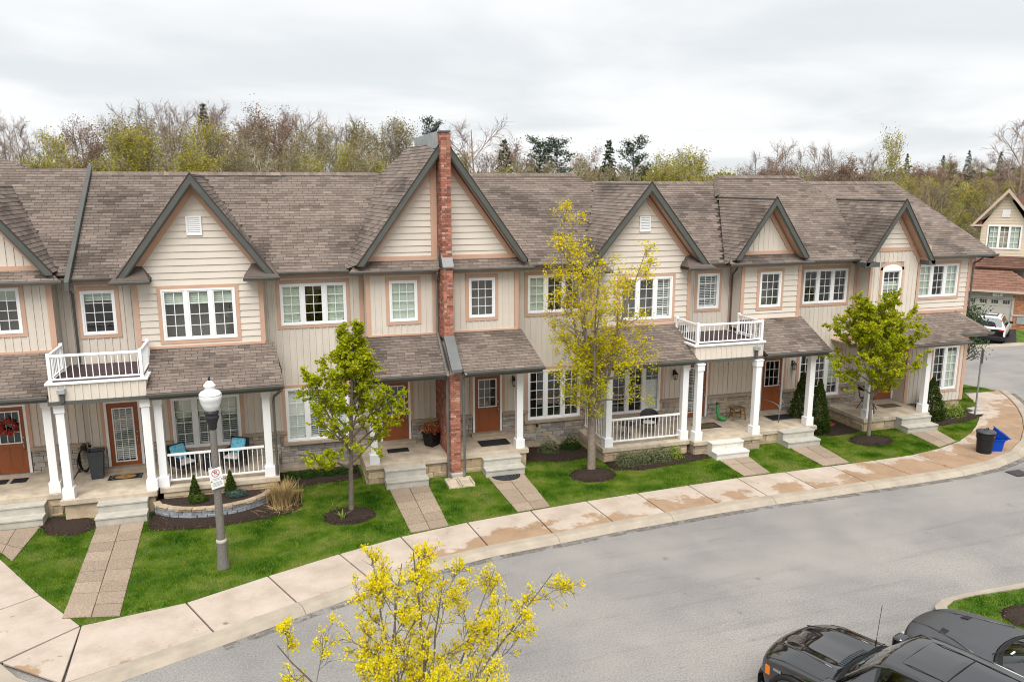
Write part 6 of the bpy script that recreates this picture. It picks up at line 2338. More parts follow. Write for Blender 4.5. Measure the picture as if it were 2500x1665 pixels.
# street lamp with acorn globe
lx, ly = -1.56, 19.78
LT = thing('street_lamp', 'concrete street lamp with white acorn globe on the front lawn', 'street lamp', (lx, ly, LAWN_Z))
MB().lathe([(.165, 0), (.16, .03), (.15, .10), (.13, .30), (.118, .74)], (lx, ly, LAWN_Z - .02), 12).build('base', 'lamp_concrete', LT)
MB().lathe([(.118, .70), (.13, .72), (.13, .76), (.11, .79)], (lx, ly, LAWN_Z), 16).build('ring', 'concrete_step', LT)
MB().lathe([(.103, .74), (.096, 1.6), (.088, 2.8), (.078, 3.78)], (lx, ly, LAWN_Z), 12).build('shaft', 'lamp_concrete', LT)
MB().lathe([(.088, 3.75), (.10, 3.78), (.105, 3.86), (.14, 3.97), (.165, 4.03), (.175, 4.06), (.155, 4.09), (.15, 4.12), (.175, 4.15), (.17, 4.19), (.14, 4.22)], (lx, ly, .0), 20).build('collar', 'lamp_black', LT, smooth=True)
gl = MB().lathe([(.135, 4.20), (.17, 4.25), (.225, 4.38), (.255, 4.50), (.262, 4.60)], (lx, ly, 0), 24).build('globe', 'globe_glass', LT, smooth=True)
MB().lathe([(.10, 4.21), (.15, 4.25), (.19, 4.33), (.205, 4.38), (.02, 4.40)], (lx, ly, 0), 24).build('reflector', 'globe_white', LT, smooth=True)
MB().lathe([(.262, 4.60), (.258, 4.64), (.215, 4.69), (.135, 4.73), (.11, 4.76), (.11, 4.79), (.14, 4.82), (.145, 4.85), (.11, 4.88), (.085, 4.92), (.04, 4.96)], (lx, ly, 0), 24).build('globe_cap', 'globe_white', LT, smooth=True)
MB().lathe([(.03, 4.95), (.032, 5.0), (.02, 5.02), (.03, 5.04), (.005, 5.07)], (lx, ly, 0), 10).build('finial', 'lamp_black', LT, smooth=True)


def flat_text(body, size, m, parent, M, name='lettering', align='CENTER', extrude=.0015):
    cu = bpy.data.curves.new(name, 'FONT')
    cu.body = body; cu.size = size; cu.align_x = align; cu.align_y = 'CENTER'; cu.extrude = extrude
    ob = bpy.data.objects.new(name, cu)
    me = bpy.data.meshes.new_from_object(ob)
    bpy.data.objects.remove(ob); bpy.data.curves.remove(cu)
    me.materials.clear(); me.materials.append(MATS[m])
    o = bpy.data.objects.new(name, me); COL.objects.link(o)
    o.parent = parent; o.matrix_local = M
    return o


# no-parking sign strapped to the lamp
SG = thing('parking_sign', 'white no-parking sign with red circle strapped to the street lamp', 'sign', (lx + .03, ly - .13, 2.30), world_parts=False, rz=R(-24))
SG.rotation_euler = (0, R(-6), R(24))
MB().box(-.155, .155, -.006, .006, -.02, .50).build('plate', 'sign_white', SG, bevel=.004)
rg = MB()
for k in range(28):
    a0, a1 = 2 * math.pi * k / 28, 2 * math.pi * (k + 1) / 28
    f = lambda r, a: (r * math.cos(a), -.0085, .375 + r * math.sin(a))
    rg.prism([f(.083, a0), f(.083, a1), f(.099, a1), f(.099, a0)], (0, .002, 0))
rg.box(-.085, .085, -.0105, -.0085, -.008, .008, M=Matrix.Translation((0, 0, .375)) @ Matrix.Rotation(R(42), 4, 'Y'))
rg.build('prohibition_ring', 'sign_red', SG)
RX = Matrix.Rotation(R(90), 4, 'X')
flat_text('P', .15, 'sign_ink', SG, Matrix.Translation((0, -.0075, .375)) @ RX)
for k, (w, z) in enumerate(((.10, .235), (.08, .200), (.11, .135), (.12, .105), (.12, .075), (.10, .045))):
    MB().box(-w, w, -.0075, -.0062, z - .006, z + .006).build('small_print', 'sign_grey_ink', SG)
for sx in (-1, 1):
    MB().prism([(sx * .15, -.0085, .185), (sx * .115, -.0085, .21), (sx * .115, -.0085, .16)], (0, .002, 0)).build('arrow', 'sign_ink', SG)
for z in (.02, .46):
    MB().lathe([(.112, z - .012), (.112, z + .012)], (0, .13, 0), 14).build('strap', 'galvanised', SG)

# sign post at the bend, seen edge-on
SP = thing('sign_post', 'thin grey steel post with a narrow sign plate, on the grass by the bend', 'sign', (27.75, 24.75, LAWN_Z), world_parts=False)
MB().box(-.03, .03, -.02, .02, 0, 2.80).build('post', 'steel_post', SP)
MB().box(-.14, .14, -.006, .006, 2.25, 2.85, M=Matrix.Translation((0, -.03, 0)) @ Matrix.Rotation(R(62), 4, 'Z')).build('plate', 'steel_post', SP, bevel=.004)


def door_mat(label, x, y, w, d, z, m='mat_black', rz=0.0, edge=None):
    t = thing('door_mat', label, 'door mat', (x, y, z), world_parts=False, rz=rz)
    b = MB().box(-w / 2, w / 2, -d / 2, d / 2, .001, .016)
    b.build('pad', m, t, bevel=.004)
    if edge:
        e = MB()
        e.box(-w / 2 - .05, w / 2 + .05, -d / 2 - .05, -d / 2, .001, .022); e.box(-w / 2 - .05, w / 2 + .05, d / 2, d / 2 + .05, .001, .022)
        e.box(-w / 2 - .05, -w / 2, -d / 2, d / 2, .001, .022); e.box(w / 2, w / 2 + .05, -d / 2, d / 2, .001, .022)
        e.build('rim', edge, t)
    return t


t = door_mat('black door mat with tan oval and letter S before the glazed door', -4.62, 25.55, .95, .42, .75)
ov = MB().prism([(.30 * math.cos(a * math.pi / 12), .17 * math.sin(a * math.pi / 12), .019) for a in range(24)], (0, 0, -.004))
ov.build('oval', 'mat_tan', t)
flat_text('S', .22, 'mat_brown', t, Matrix.Translation((0, 0, .021)))
for k in range(10):
    a = k * 36
    MB().box(-.02, .02, -.012, .012, .0161, .018, M=Matrix.Translation((.40 * (1 if k % 2 else -1) + .03 * (k % 3), .15 - .033 * k, 0))).build('fleck', 'sign_grey_ink', t)
door_mat('dark striped mat on the leftmost porch, below the wreath', -7.62, 26.05, .42, .38, .78)
door_mat('dark striped mat at the left picture edge on the leftmost porch', -8.15, 26.05, .42, .38, .78)
door_mat('small black door mat on the porch left of the brick pier', 3.78, 25.55, .72, .38, .75)
door_mat('large black rubber mat on the porch right of the brick pier', 7.10, 25.38, 1.05, .62, .75)
door_mat('black and brown mat at the blinded door behind twin posts', 15.42, 25.3, .85, .5, .62, 'mat_brown', edge='mat_black')
door_mat('black boot tray mat in front of the sixth door', 18.75, 25.45, .95, .52, .62, edge='planter_grey')
door_mat('brown coir mat on the end porch', 24.05, 25.55, .85, .48, .62, 'mat_brown')
hm = MB().prism([(.48 * math.cos(math.pi + k * math.pi / 16), .44 * math.sin(math.pi + k * math.pi / 16), .018) for k in range(17)], (0, 0, -.014))
hr = MB()
for q in range(1, 5):
    for k in range(16):
        a0, a1 = math.pi + k * math.pi / 16, math.pi + (k + 1) * math.pi / 16
        r0, r1 = .095 * q, .095 * q + .03
        hr.prism([(r0 * 1.09 * math.cos(a0), r0 * math.sin(a0), .024), (r0 * 1.09 * math.cos(a1), r0 * math.sin(a1), .024), (r1 * 1.09 * math.cos(a1), r1 * math.sin(a1), .024), (r1 * 1.09 * math.cos(a0), r1 * math.sin(a0), .024)], (0, 0, -.007))
t = thing('half_round_mat', 'half-round black rubber mat on the pavers below the fourth steps', 'door mat', (7.06, 23.79, LAWN_Z + .03), world_parts=False)
hm.build('pad', 'mat_black', t); hr.build('ribs', 'planter_grey', t)


# porch furniture
def wicker_chair(label, x, y, rz, z=.75):
    t = thing('wicker_chair', label, 'chair', (x, y, z), 'wicker chairs on the railed porch', world_parts=False, rz=rz)
    for sx in (-1, 1):
        for sy in (-1, 1):
            MB().tube([(sx * .26, sy * .25, 0), (sx * .27, sy * .26, .34)], [.018, .026], 8).build('leg', 'wicker', t)
        MB().box(sx * .30 - .035, sx * .30 + .035, -.28, .28, .30, .62).build('arm', 'wicker', t, bevel=.03, segs=3)
    MB().box(-.28, .28, -.28, .28, .26, .36).build('seat', 'wicker', t, bevel=.02)
    bk = Matrix.Translation((0, .27, .34)) @ Matrix.Rotation(R(-14), 4, 'X')
    MB().box(-.32, .32, -.03, .03, 0, .56, M=bk).build('backrest', 'wicker', t, bevel=.025, segs=3)
    MB().box(-.25, .25, -.28, .22, .36, .44).build('seat_cushion', 'cushion_pale', t, bevel=.04, segs=3, smooth=True)
    ck = Matrix.Translation((0, .17, .44)) @ Matrix.Rotation(R(-20), 4, 'X')
    MB().box(-.24, .24, -.07, .06, 0, .46, M=ck).build('back_cushion', 'cushion_blue', t, bevel=.06, segs=4, smooth=True)
    return t


wicker_chair('black wicker chair with turquoise cushion, left of the porch side table', -2.92, 25.35, R(38))
wicker_chair('black wicker chair with turquoise cushion, right of the porch side table', -1.42, 25.45, R(-28))
t = thing('side_table', 'round black wicker drum table between the two cushioned chairs', 'table', (-2.18, 25.5, .75), world_parts=False)
MB().lathe([(.19, 0), (.20, .02), (.20, .44), (.19, .46)], (0, 0, 0), 20).build('drum', 'wicker', t)
MB().lathe([(.22, .46), (.23, .475), (.22, .49)], (0, 0, 0), 24).build('top', 'lamp_black', t)


def tapered_pot(name, label, x, y, z, w0, w1, h, m, rz=0):
    t = thing(name, label, 'planter', (x, y, z), world_parts=False, rz=rz)
    b = MB()
    a, c = w0 / 2, w1 / 2
    b.add([(-a, -a, 0), (a, -a, 0), (a, a, 0), (-a, a, 0), (-c, -c, h), (c, -c, h), (c, c, h), (-c, c, h), (-c + .03, -c + .03, h), (c - .03, -c + .03, h), (c - .03, c - .03, h), (-c + .03, c - .03, h),
           (-c + .05, -c + .05, h - .08), (c - .05, -c + .05, h - .08), (c - .05, c - .05, h - .08), (-c + .05, c - .05, h - .08)],
          [(3, 2, 1, 0), (0, 1, 5, 4), (1, 2, 6, 5), (2, 3, 7, 6), (3, 0, 4, 7), (4, 5, 9, 8), (5, 6, 10, 9), (6, 7, 11, 10), (7, 4, 8, 11), (8, 9, 13, 12), (9, 10, 14, 13), (10, 11, 15, 14), (11, 8, 12, 15)])
    b.add([(-c + .05, -c + .05, h - .079), (c - .05, -c + .05, h - .079), (c - .05, c - .05, h - .079), (-c + .05, c - .05, h - .079)], [(0, 1, 2, 3)], 1)
    b.build('pot', [m, 'soil'], t)
    rim = MB()
    rim.box(-c - .015, c + .015, -c - .015, -c + .02, h - .06, h + .01); rim.box(-c - .015, c + .015, c - .02, c + .015, h - .06, h + .01)
    rim.box(-c - .015, -c + .02, -c + .02, c - .02, h - .06, h + .01); rim.box(c - .02, c + .015, -c + .02, c - .02, h - .06, h + .01)
    rim.build('rim', m, t)
    return t


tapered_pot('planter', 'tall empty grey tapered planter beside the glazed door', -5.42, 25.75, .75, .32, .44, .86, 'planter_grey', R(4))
t = tapered_pot('planter', 'black square planter with dried red and orange leaves by the brick pier', 4.98, 25.75, .75, .34, .46, .50, 'planter_black', R(38))
g = np.random.default_rng(5)
N = 420
P = np.column_stack([g.normal(0, .17, N), g.normal(0, .17, N), .50 + np.abs(g.normal(.10, .13, N))])
link('dried_leaves', leaves_mesh('dried_leaves', P, .11, 'flower_red', 66, .35), t)
P = np.column_stack([g.normal(0, .07, 160), g.normal(0, .07, 160), .62 + g.uniform(0, .36, 160)])
link('dried_plume', leaves_mesh('dried_plume', P, .10, 'straw', 67, .25), t)

# hose hanging on the wall
t = thing('garden_hose', 'coiled black garden hose hung on the stone wall beside the grey planter', 'hose', (-5.85, 26.25, .75))
for k in range(4):
    pts = []
    for a in range(25):
        an = 2 * math.pi * a / 24
        pts.append((-5.84 + (.13 + .012 * k) * math.sin(an), 26.22 - .035 * k, 1.22 + (.42 - .03 * k) * math.cos(an) * (1 if math.cos(an) > 0 else 1.0)))
    MB().tube(pts, .017, 6, cap=False).build('coil', 'hose_black', t, smooth=True)
MB().box(-5.90, -5.78, 26.1, 26.36, 1.58, 1.68).build('bracket', 'hose_black', t)
MB().tube([(-5.97, 26.24, 1.45), (-6.06, 26.2, 1.2), (-6.04, 26.18, .95), (-5.92, 26.2, .88)], .015, 6).build('tail', 'hose_black', t, smooth=True)

# wreath on the leftmost door
t = thing('door_wreath', 'red flowered wreath on the rust door at the left edge', 'wreath', (-7.92, 26.68, 2.32))
pts = [(-7.92 + .19 * math.cos(a * math.pi / 12), 26.685, 2.32 + .19 * math.sin(a * math.pi / 12)) for a in range(25)]
MB().tube(pts, .045, 8, cap=False).build('ring', 'bark_dark', t)
P = np.array(pts)[g.integers(0, 24, 260)] + g.normal(0, .045, (260, 3)) + np.array([0, -.04, 0])
leaf_mat('wreath_red', [(.30, .01, .01), (.55, .03, .015), (.62, .08, .03), (.60, .36, .34)], .1)
link('flowers', leaves_mesh('flowers', P, .08, 'wreath_red', 70, .7), t).location = -Vector(t.location)

# bistro set on the second railed porch
t = thing('metal_chair', 'round-backed brown metal chair behind the second porch railing', 'chair', (12.9, 25.1, .62), world_parts=False, rz=R(-30))
P = []
for i in range(7):
    row = []
    for k in range(13):
        an = R(-75 + 150 * k / 12)
        z = .42 + .44 * i / 6 * (.35 + .65 * math.cos(an) ** .6 if math.cos(an) > 0 else .35)
        r = .30 + .05 * i / 6
        row.append((r * math.sin(an), r * math.cos(an) * .95, z))
    P.append(row)
sh = MB().grid(P).build('backrest', 'metal_brown', t, smooth=True)
so = sh.modifiers.new('solid', 'SOLIDIFY'); so.thickness = .012
MB().lathe([(.30, .40), (.31, .42), (.30, .435)], (0, 0, 0), 24).build('seat', 'metal_brown', t)
MB().lathe([(.22, .435), (.23, .46), (.20, .475)], (0, -.03, 0), 24).build('seat_pad', 'cushion_pale', t, smooth=True)
for a in (45, 135, 225, 315):
    MB().tube([(.22 * math.cos(R(a)), .22 * math.sin(R(a)), .41), (.30 * math.cos(R(a)), .30 * math.sin(R(a)), 0)], .012, 6).build('leg', 'metal_brown', t)
t = thing('bistro_table', 'small round metal table left of the round-backed chair', 'table', (11.95, 24.95, .62), world_parts=False)
MB().lathe([(.28, .50), (.29, .51), (.28, .525)], (0, 0, 0), 24).build('top', 'metal_brown', t)
for a in (30, 150, 270):
    MB().tube([(.06 * math.cos(R(a)), .06 * math.sin(R(a)), .50), (.05 * math.cos(R(a)), .05 * math.sin(R(a)), .28), (.24 * math.cos(R(a)), .24 * math.sin(R(a)), 0)], .013, 6).build('leg', 'metal_brown', t)

# green curved ornament, wooden stools, folding chair, hand rail
t = thing('green_ornament', 'green curved toy leaning in the porch corner behind the third balcony post', 'ornament', (16.32, 25.75, .62), world_parts=False, rz=R(-15))
MB().tube([(-.16, .12, .62), (-.16, .10, .52), (-.15, .07, .40), (-.13, .02, .25), (-.08, -.02, .13), (.02, -.05, .08), (.11, -.06, .09), (.17, -.06, .15)], [.03, .045, .055, .065, .075, .085, .095, .06], 12).build('body', 'toy_green', t, smooth=True)
MB().lathe([(.005, -.05), (.05, -.03), (.055, .0), (.04, .035), (.005, .05)], (-.16, .12, .66), 10).build('tip', 'metal_brown', t, smooth=True)
for sy in (-.03, .05):
    MB().lathe([(.004, -.022), (.022, -.01), (.022, .01), (.004, .022)], (.17, sy - .06, .185), 8).build('eye', 'sign_ink', t, smooth=True)


def stool(name, label, x, y, z, w, d, h, m, rz):
    t = thing(name, label, 'stool', (x, y, z), world_parts=False, rz=rz)
    k = 4
    for i in range(k):
        a = -w / 2 + w * i / k
        MB().box(a + .004, a + w / k - .004, -d / 2, d / 2, h - .04, h).build('plank', m, t, bevel=.005)
    for sx in (-1, 1):
        for sy in (-1, 1):
            MB().tube([(sx * w * .36, sy * d * .34, h - .04), (sx * w * .46, sy * d * .46, 0)], .032, 4).build('leg', m, t)
    for sy in (-1, 1):
        MB().box(-w * .42, w * .42, sy * d * .40 - .015, sy * d * .40 + .015, h * .38, h * .38 + .05).build('stretcher', m, t)
    for sx in (-1, 1):
        MB().box(sx * w * .38 - .015, sx * w * .38 + .015, -d * .38, d * .38, h - .10, h - .041).build('apron', m, t)
    return t


stool('wooden_stool', 'weathered plank side table behind the white post at the sixth porch', 17.02, 25.75, .62, .56, .42, .47, 'wood_stool', R(-4))
stool('wooden_stool', 'small brown wooden stool on the left corner of the end porch', 22.45, 24.9, .62, .34, .32, .42, 'wood_dark', R(12))
t = thing('folding_chair', 'black folding chair leaning on the left wall of the end porch', 'chair', (22.85, 25.45, .62), world_parts=False, rz=R(10))
for sy in (-.24, .24):
    MB().tube([(-.34, sy, 1.02), (-.16, sy, .46), (.30, sy, 0)], .018, 6).build('back_leg', 'black_metal', t)
    MB().tube([(.16, sy * .9, .48), (-.06, sy * .9, .30), (-.32, sy * .9, 0)], .016, 6).build('front_leg', 'black_metal', t)
MB().box(-.20, .18, -.22, .22, .44, .465).build('seat', 'black_metal', t)
MB().box(-.355, -.30, -.23, .23, .80, 1.0, M=None).build('backrest', 'black_metal', t)
t = thing('hand_rail', 'thin grey metal grab rail standing on the mat at the sixth door', 'rail', (18.02, 25.0, .62), world_parts=False)
MB().tube([(.28, -.10, 0), (.28, -.10, .55), (.25, -.06, .66), (.16, .1, .74), (-.1, .55, .80)], .016, 8).build('rail', 'steel_post', t, smooth=True)

# bins at the kerb
t = thing('rubbish_bin', 'round black rubbish bin with grey lid on the sidewalk at the bend', 'bin', (24.22, 21.05, .105), world_parts=False, rz=.3)
MB().lathe([(.235, 0), (.245, .02), (.275, .52), (.295, .53), (.30, .72), (.315, .73), (.315, .76), (.29, .765)], (0, 0, 0), 28).build('body', 'bin_black', t, smooth=False)
MB().lathe([(.325, .75), (.33, .775), (.31, .80), (.22, .83), (.02, .845)], (0, 0, 0), 28).build('lid', 'bin_lid', t, smooth=True)
MB().tube([(-.16, 0, .83), (-.12, 0, .89), (.12, 0, .89), (.16, 0, .83)], .022, 8).build('lid_handle', 'bin_lid', t, smooth=True)
MB().box(-.05, .05, -.312, -.296, .62, .66).build('badge', 'red_plastic', t)
t = thing('recycling_box', 'blue recycling box full of paper leaning behind the black bin', 'bin', (24.78, 21.12, .105), world_parts=False, rz=R(-20))


def tub(w0, d0, w1, d1, h, th=.02):
    b = MB()
    o = [(-w0, -d0, 0), (w0, -d0, 0), (w0, d0, 0), (-w0, d0, 0)]
    u = [(-w1, -d1, h), (w1, -d1, h), (w1, d1, h), (-w1, d1, h)]
    r = [(-w1 - .03, -d1 - .03, h), (w1 + .03, -d1 - .03, h), (w1 + .03, d1 + .03, h), (-w1 - .03, d1 + .03, h)]
    r2 = [(x, y, h + .03) for x, y, z in r]
    i_ = [(-w1 + th, -d1 + th, h + .03), (w1 - th, -d1 + th, h + .03), (w1 - th, d1 - th, h + .03), (-w1 + th, d1 - th, h + .03)]
    j = [(-w0 + th, -d0 + th, th), (w0 - th, -d0 + th, th), (w0 - th, d0 - th, th), (-w0 + th, d0 - th, th)]
    b.add(o, [(3, 2, 1, 0)])
    for A, B in ((o, u), (u, r), (r, r2), (r2, i_), (i_, j)):
        b.add(A + B, [(k, (k + 1) % 4, 4 + (k + 1) % 4, 4 + k) for k in range(4)])
    b.add(j, [(0, 1, 2, 3)])
    return b


tub(.19, .15, .24, .20, .42).build('tub', 'bin_blue', t, bevel=.012)
tl = tub(.18, .13, .25, .20, .30)
o = tl.build('upper_tub', 'bin_blue', t, bevel=.012)
o.location = (.02, .03, .40); o.rotation_euler = (R(8), R(34), 0)
for k, (px_, py_, a) in enumerate(((.02, 0, 20), (-.07, .05, 50), (.10, -.04, -15))):
    pp = MB().box(-.11, .11, -.13, .13, 0, .006).build('paper', 'paper', t)
    pp.location = (.12 + px_, py_, .62 - .05 * k); pp.rotation_euler = (R(14), R(38 + k * 8), R(a))
tag(t, t['label'], 'bin')

# bird on the metal ridge
bird = thing('bird', 'small black bird perched on the metal ridge of the big gable', 'bird', (5.45, 26.6, 11.235), world_parts=False, rz=R(15))
MB().lathe([(.002, -.16), (.035, -.12), (.062, -.04), (.066, .02), (.05, .08), (.042, .11), (.052, .15), (.045, .185), (.018, .205), (.004, .235)], (0, 0, .115), 12, M=Matrix.Rotation(R(52), 4, 'Y')).build('body', 'hose_black', bird, smooth=True)
MB().prism([(-.10, -.03, .07), (-.10, .03, .07), (-.24, .035, .0), (-.24, -.035, .0)], (0, 0, .012)).build('tail', 'hose_black', bird)
for sy in (-.02, .02):
    MB().tube([(.01, sy, .08), (.015, sy, 0)], .005, 5).build('leg', 'hose_black', bird)

# curved planter wall of split blocks, with mulch inside
PW = thing('planter_wall', 'low curved planter of grey split blocks below the first porch railing', 'planter', (-1.9, 23.6, LAWN_Z))
ctrl = [(-3.62, 24.15), (-3.50, 23.82), (-3.05, 23.45), (-2.40, 23.22), (-1.70, 23.20), (-1.05, 23.40), (-.58, 23.75), (-.36, 24.12)]
dense = []
for i in range(len(ctrl) - 1):
    p0, p1, p2, p3 = [Vector(ctrl[max(0, min(len(ctrl) - 1, i + k))]) for k in (-1, 0, 1, 2)]
    for k in range(8):
        t_ = k / 8
        dense.append(.5 * ((2 * p1) + (p2 - p0) * t_ + (2 * p0 - 5 * p1 + 4 * p2 - p3) * t_ ** 2 + (3 * p1 - p0 - 3 * p2 + p3) * t_ ** 3))
dense.append(Vector(ctrl[-1]))
cum = [0]
for a, b_ in zip(dense[:-1], dense[1:]): cum.append(cum[-1] + (b_ - a).length)


def along(s_):
    s_ = max(0, min(cum[-1] - 1e-6, s_))
    for i in range(len(cum) - 1):
        if cum[i + 1] >= s_:
            f = (s_ - cum[i]) / max(1e-9, cum[i + 1] - cum[i])
            return dense[i].lerp(dense[i + 1], f), (dense[i + 1] - dense[i]).normalized()


fill = MB()
fill.prism([(p.x, p.y + .06, LAWN_Z + .29) for p in dense] + [(-.2, 24.28, LAWN_Z + .29), (-3.6, 24.28, LAWN_Z + .29)], (0, 0, -.28))
fill.build('fill', 'mulch', PW)
for row, (h0, h1, m, L, dep) in enumerate(((0, .115, 'block_grey', .27, .16), (.118, .233, 'block_grey', .27, .16), (.236, .315, 'block_tan', .36, .22))):
    s_ = (.0, .13, .05)[row]
    s_ -= L
    while s_ < cum[-1]:
        a, b_ = max(0, s_), min(cum[-1], s_ + L)
        if b_ - a > .08:
            p, tdir = along((a + b_) / 2)
            o = bpy.data.objects.new('block', cube_mesh(random.randrange(4), m, .10)); COL.objects.link(o); o.parent = PW
            o.scale = (b_ - a - .008, dep, h1 - h0 - .006)
            o.location = Vector((p.x, p.y, LAWN_Z + (h0 + h1) / 2)) - Vector(PW.location)
            o.rotation_euler = (0, 0, math.atan2(tdir.y, tdir.x))
        s_ += L
# loose stepping slabs near the end house, timber by the dry grass
for i, (x, y, w) in enumerate(((28.05, 24.95, .55), (28.35, 25.35, .5))):
    o = MB().box(x - w / 2, x + w / 2, y - .16, y + .16, LAWN_Z, LAWN_Z + .07 + .05 * i).build('stone_slab', 'concrete_step', bevel=.02)
    tag(o, 'pale flat stone slab on the grass by the sign post, %s of two' % ('nearer', 'farther')[i], 'stone slab')
o = MB().box(.05, .62, 24.25, 24.37, LAWN_Z + .02, LAWN_Z + .10).build('timber_edging', 'wood_stool', bevel=.008)
tag(o, 'short weathered timber at the back of the dead grass clump', 'timber')
# ------------------------------------------------------------------ vehicles
def paint(name, col, rough, metal, coat, coat_ior=1.6, spec=.5):
    m = mat(name, col, rough, .04, 3.0, metal=metal, spec=spec, coat=coat)
    b = m.node_tree.nodes['Principled BSDF']
    b.inputs['Coat IOR'].default_value = coat_ior
    return name


paint('paint_black', (.006, .006, .007), .04, .0, .0, 1.5, .5)
MATS['paint_black'].node_tree.nodes['Principled BSDF'].inputs['IOR'].default_value = 2.15
paint('paint_satin', (.10, .103, .11), .36, .6, .0, 1.5, .5)
paint('paint_white', (.72, .73, .74), .3, .0, .6, 1.5)
mat('car_trim', (.012, .012, .013), .55, .1, 6)
mat('rubber', (.012, .012, .012), .85, .15, 8)
mat('alloy', (.35, .36, .37), .3, .05, 5, metal=.9)
mat('amber', (.75, .18, .01), .25, .05, 5)
mat('lamp_clear', (.55, .57, .60), .1, .05, 5)
mat('lamp_red', (.30, .008, .012), .2, .05, 5)
mat('car_seat', (.05, .048, .045), .8, .1, 5)
mat('chrome', (.6, .6, .62), .15, .02, 5, metal=1.0)
glass_mat('windscreen', (.55, .66, .60), 1.52, 1.6)


def catmull(P, k):
    """P: list of numpy rows -> k times denser list"""
    out = []
    n_ = len(P)
    for i in range(n_ - 1):
        p0, p1, p2, p3 = P[max(0, i - 1)], P[i], P[i + 1], P[min(n_ - 1, i + 2)]
        for q in range(k):
            t = q / k
            out.append(p1 + .42 * t * (p2 - p0) + t * t * (-(.42 * 2) * p0 - (3 - .42 * 2 + .42 - .42) * p1 + 0) * 0 if False else
                       (2 * t ** 3 - 3 * t ** 2 + 1) * p1 + (t ** 3 - 2 * t ** 2 + t) * .35 * (p2 - p0) + (-2 * t ** 3 + 3 * t ** 2) * p2 + (t ** 3 - t ** 2) * .35 * (p3 - p1))
    out.append(P[-1])
    return out


def loft(ctrl, part_of, parent, mats, k=4, smooth=True):
    """ctrl: list of stations, each a list of (x,y,z) from sill to centre line (y>=0). Mirrored. part_of(i,j)->name."""
    A = [np.array(s, float) for s in ctrl]
    D = catmull(A, k)
    D = np.array([np.array(catmull(list(row), k)) for row in D])
    S, P, _ = D.shape
    parts = {}
    for sgn in (1, -1):
        V = D.copy(); V[:, :, 1] *= sgn
        for i in range(S - 1):
            for j in range(P - 1):
                nm = part_of(min(i // k, len(ctrl) - 2), min(j // k, len(ctrl[0]) - 2))
                if nm is None: continue
                d = parts.setdefault(nm + ('' if nm not in ('side_window', 'front_window', 'rear_window', 'fender', 'cab_side', 'side_panel', 'pillar', 'lower_cladding') else '|%d' % sgn), {'v': {}, 'f': []})
                idx = []
                quad = [(i, j), (i, j + 1), (i + 1, j + 1), (i + 1, j)]
                if sgn > 0: quad.reverse()
                for a in quad:
                    key = (a[0], a[1], sgn if a[1] < P - 1 else 0)
                    if key not in d['v']: d['v'][key] = (len(d['v']), tuple(V[a]))
                    idx.append(d['v'][key][0])
                d['f'].append(tuple(idx))
    res = {}
    for nm, d in parts.items():
        b = MB()
        b.v = [p for _, p in sorted(d['v'].values())]
        b.f = d['f']; b.mi = [0] * len(b.f)
        base = nm.split('|')[0]
        res[nm] = b.build(base, mats[base], parent, smooth=smooth)
    return res


def wheel(parent, x, y, r, w, sgn):
    M = Matrix.Translation((x, y, r)) @ Matrix.Rotation(R(90), 4, 'X')
    q = MB().lathe([(r * .6, -w / 2), (r * .93, -w / 2), (r, -w * .38), (r, w * .38), (r * .93, w / 2), (r * .6, w / 2)], (0, 0, 0), 28, M=M).build('wheel', 'rubber', parent, smooth=False)
    h = MB()
    h.lathe([(r * .60, -w * .30), (r * .62, w * .30)], (0, 0, 0), 20, M=M)
    for k in range(5):
        h.box(-.03, .03, .04, r * .6, -w * .47, w * .47, M=M @ Matrix.Rotation(2 * math.pi * k / 5, 4, 'Z'))
    h.build('rim', 'alloy', q)


def st(x, ys, zs, bow=0.0):
    return [(x - bow * (y / 1.0) ** 2, y, z) for y, z in zip(ys, zs)]


# ---- black pickup in the near stall, nose to the street
TR = thing('pickup_truck', 'glossy black pickup truck parked at the lower right, nose to the street', 'pickup truck', (9.17, 11.72, 0), world_parts=False, rz=R(109))
hood = [st(.10, (.80, .84, .84, .80, .66, .44, .22, 0), (.45, .62, .80, .88, .91, .93, .94, .94), .20),
        st(.06, (.88, .93, .93, .88, .70, .47, .24, 0), (.45, .66, .86, .97, 1.01, 1.03, 1.035, 1.035), .20),
        st(-.10, (.94, .98, .98, .93, .74, .50, .26, 0), (.45, .68, .92, 1.06, 1.105, 1.135, 1.115, 1.115), .16),
        st(-.55, (.98, 1.01, 1.0, .945, .76, .54, .28, 0), (.45, .70, .99, 1.15, 1.20, 1.24, 1.215, 1.215), .08),
        st(-1.05, (.99, 1.01, 1.0, .95, .77, .58, .30, 0), (.45, .70, 1.0, 1.18, 1.235, 1.285, 1.25, 1.25), .06),
        st(-1.36, (.99, 1.01, 1.0, .95, .78, .60, .30, 0), (.45, .70, 1.01, 1.20, 1.25, 1.285, 1.26, 1.26), .10)]
loft(hood, lambda i, j: 'grille' if i == 0 else 'fender' if j < 3 else 'hood', TR, {'hood': 'paint_black', 'fender': 'paint_black', 'grille': 'car_trim'}, 5)
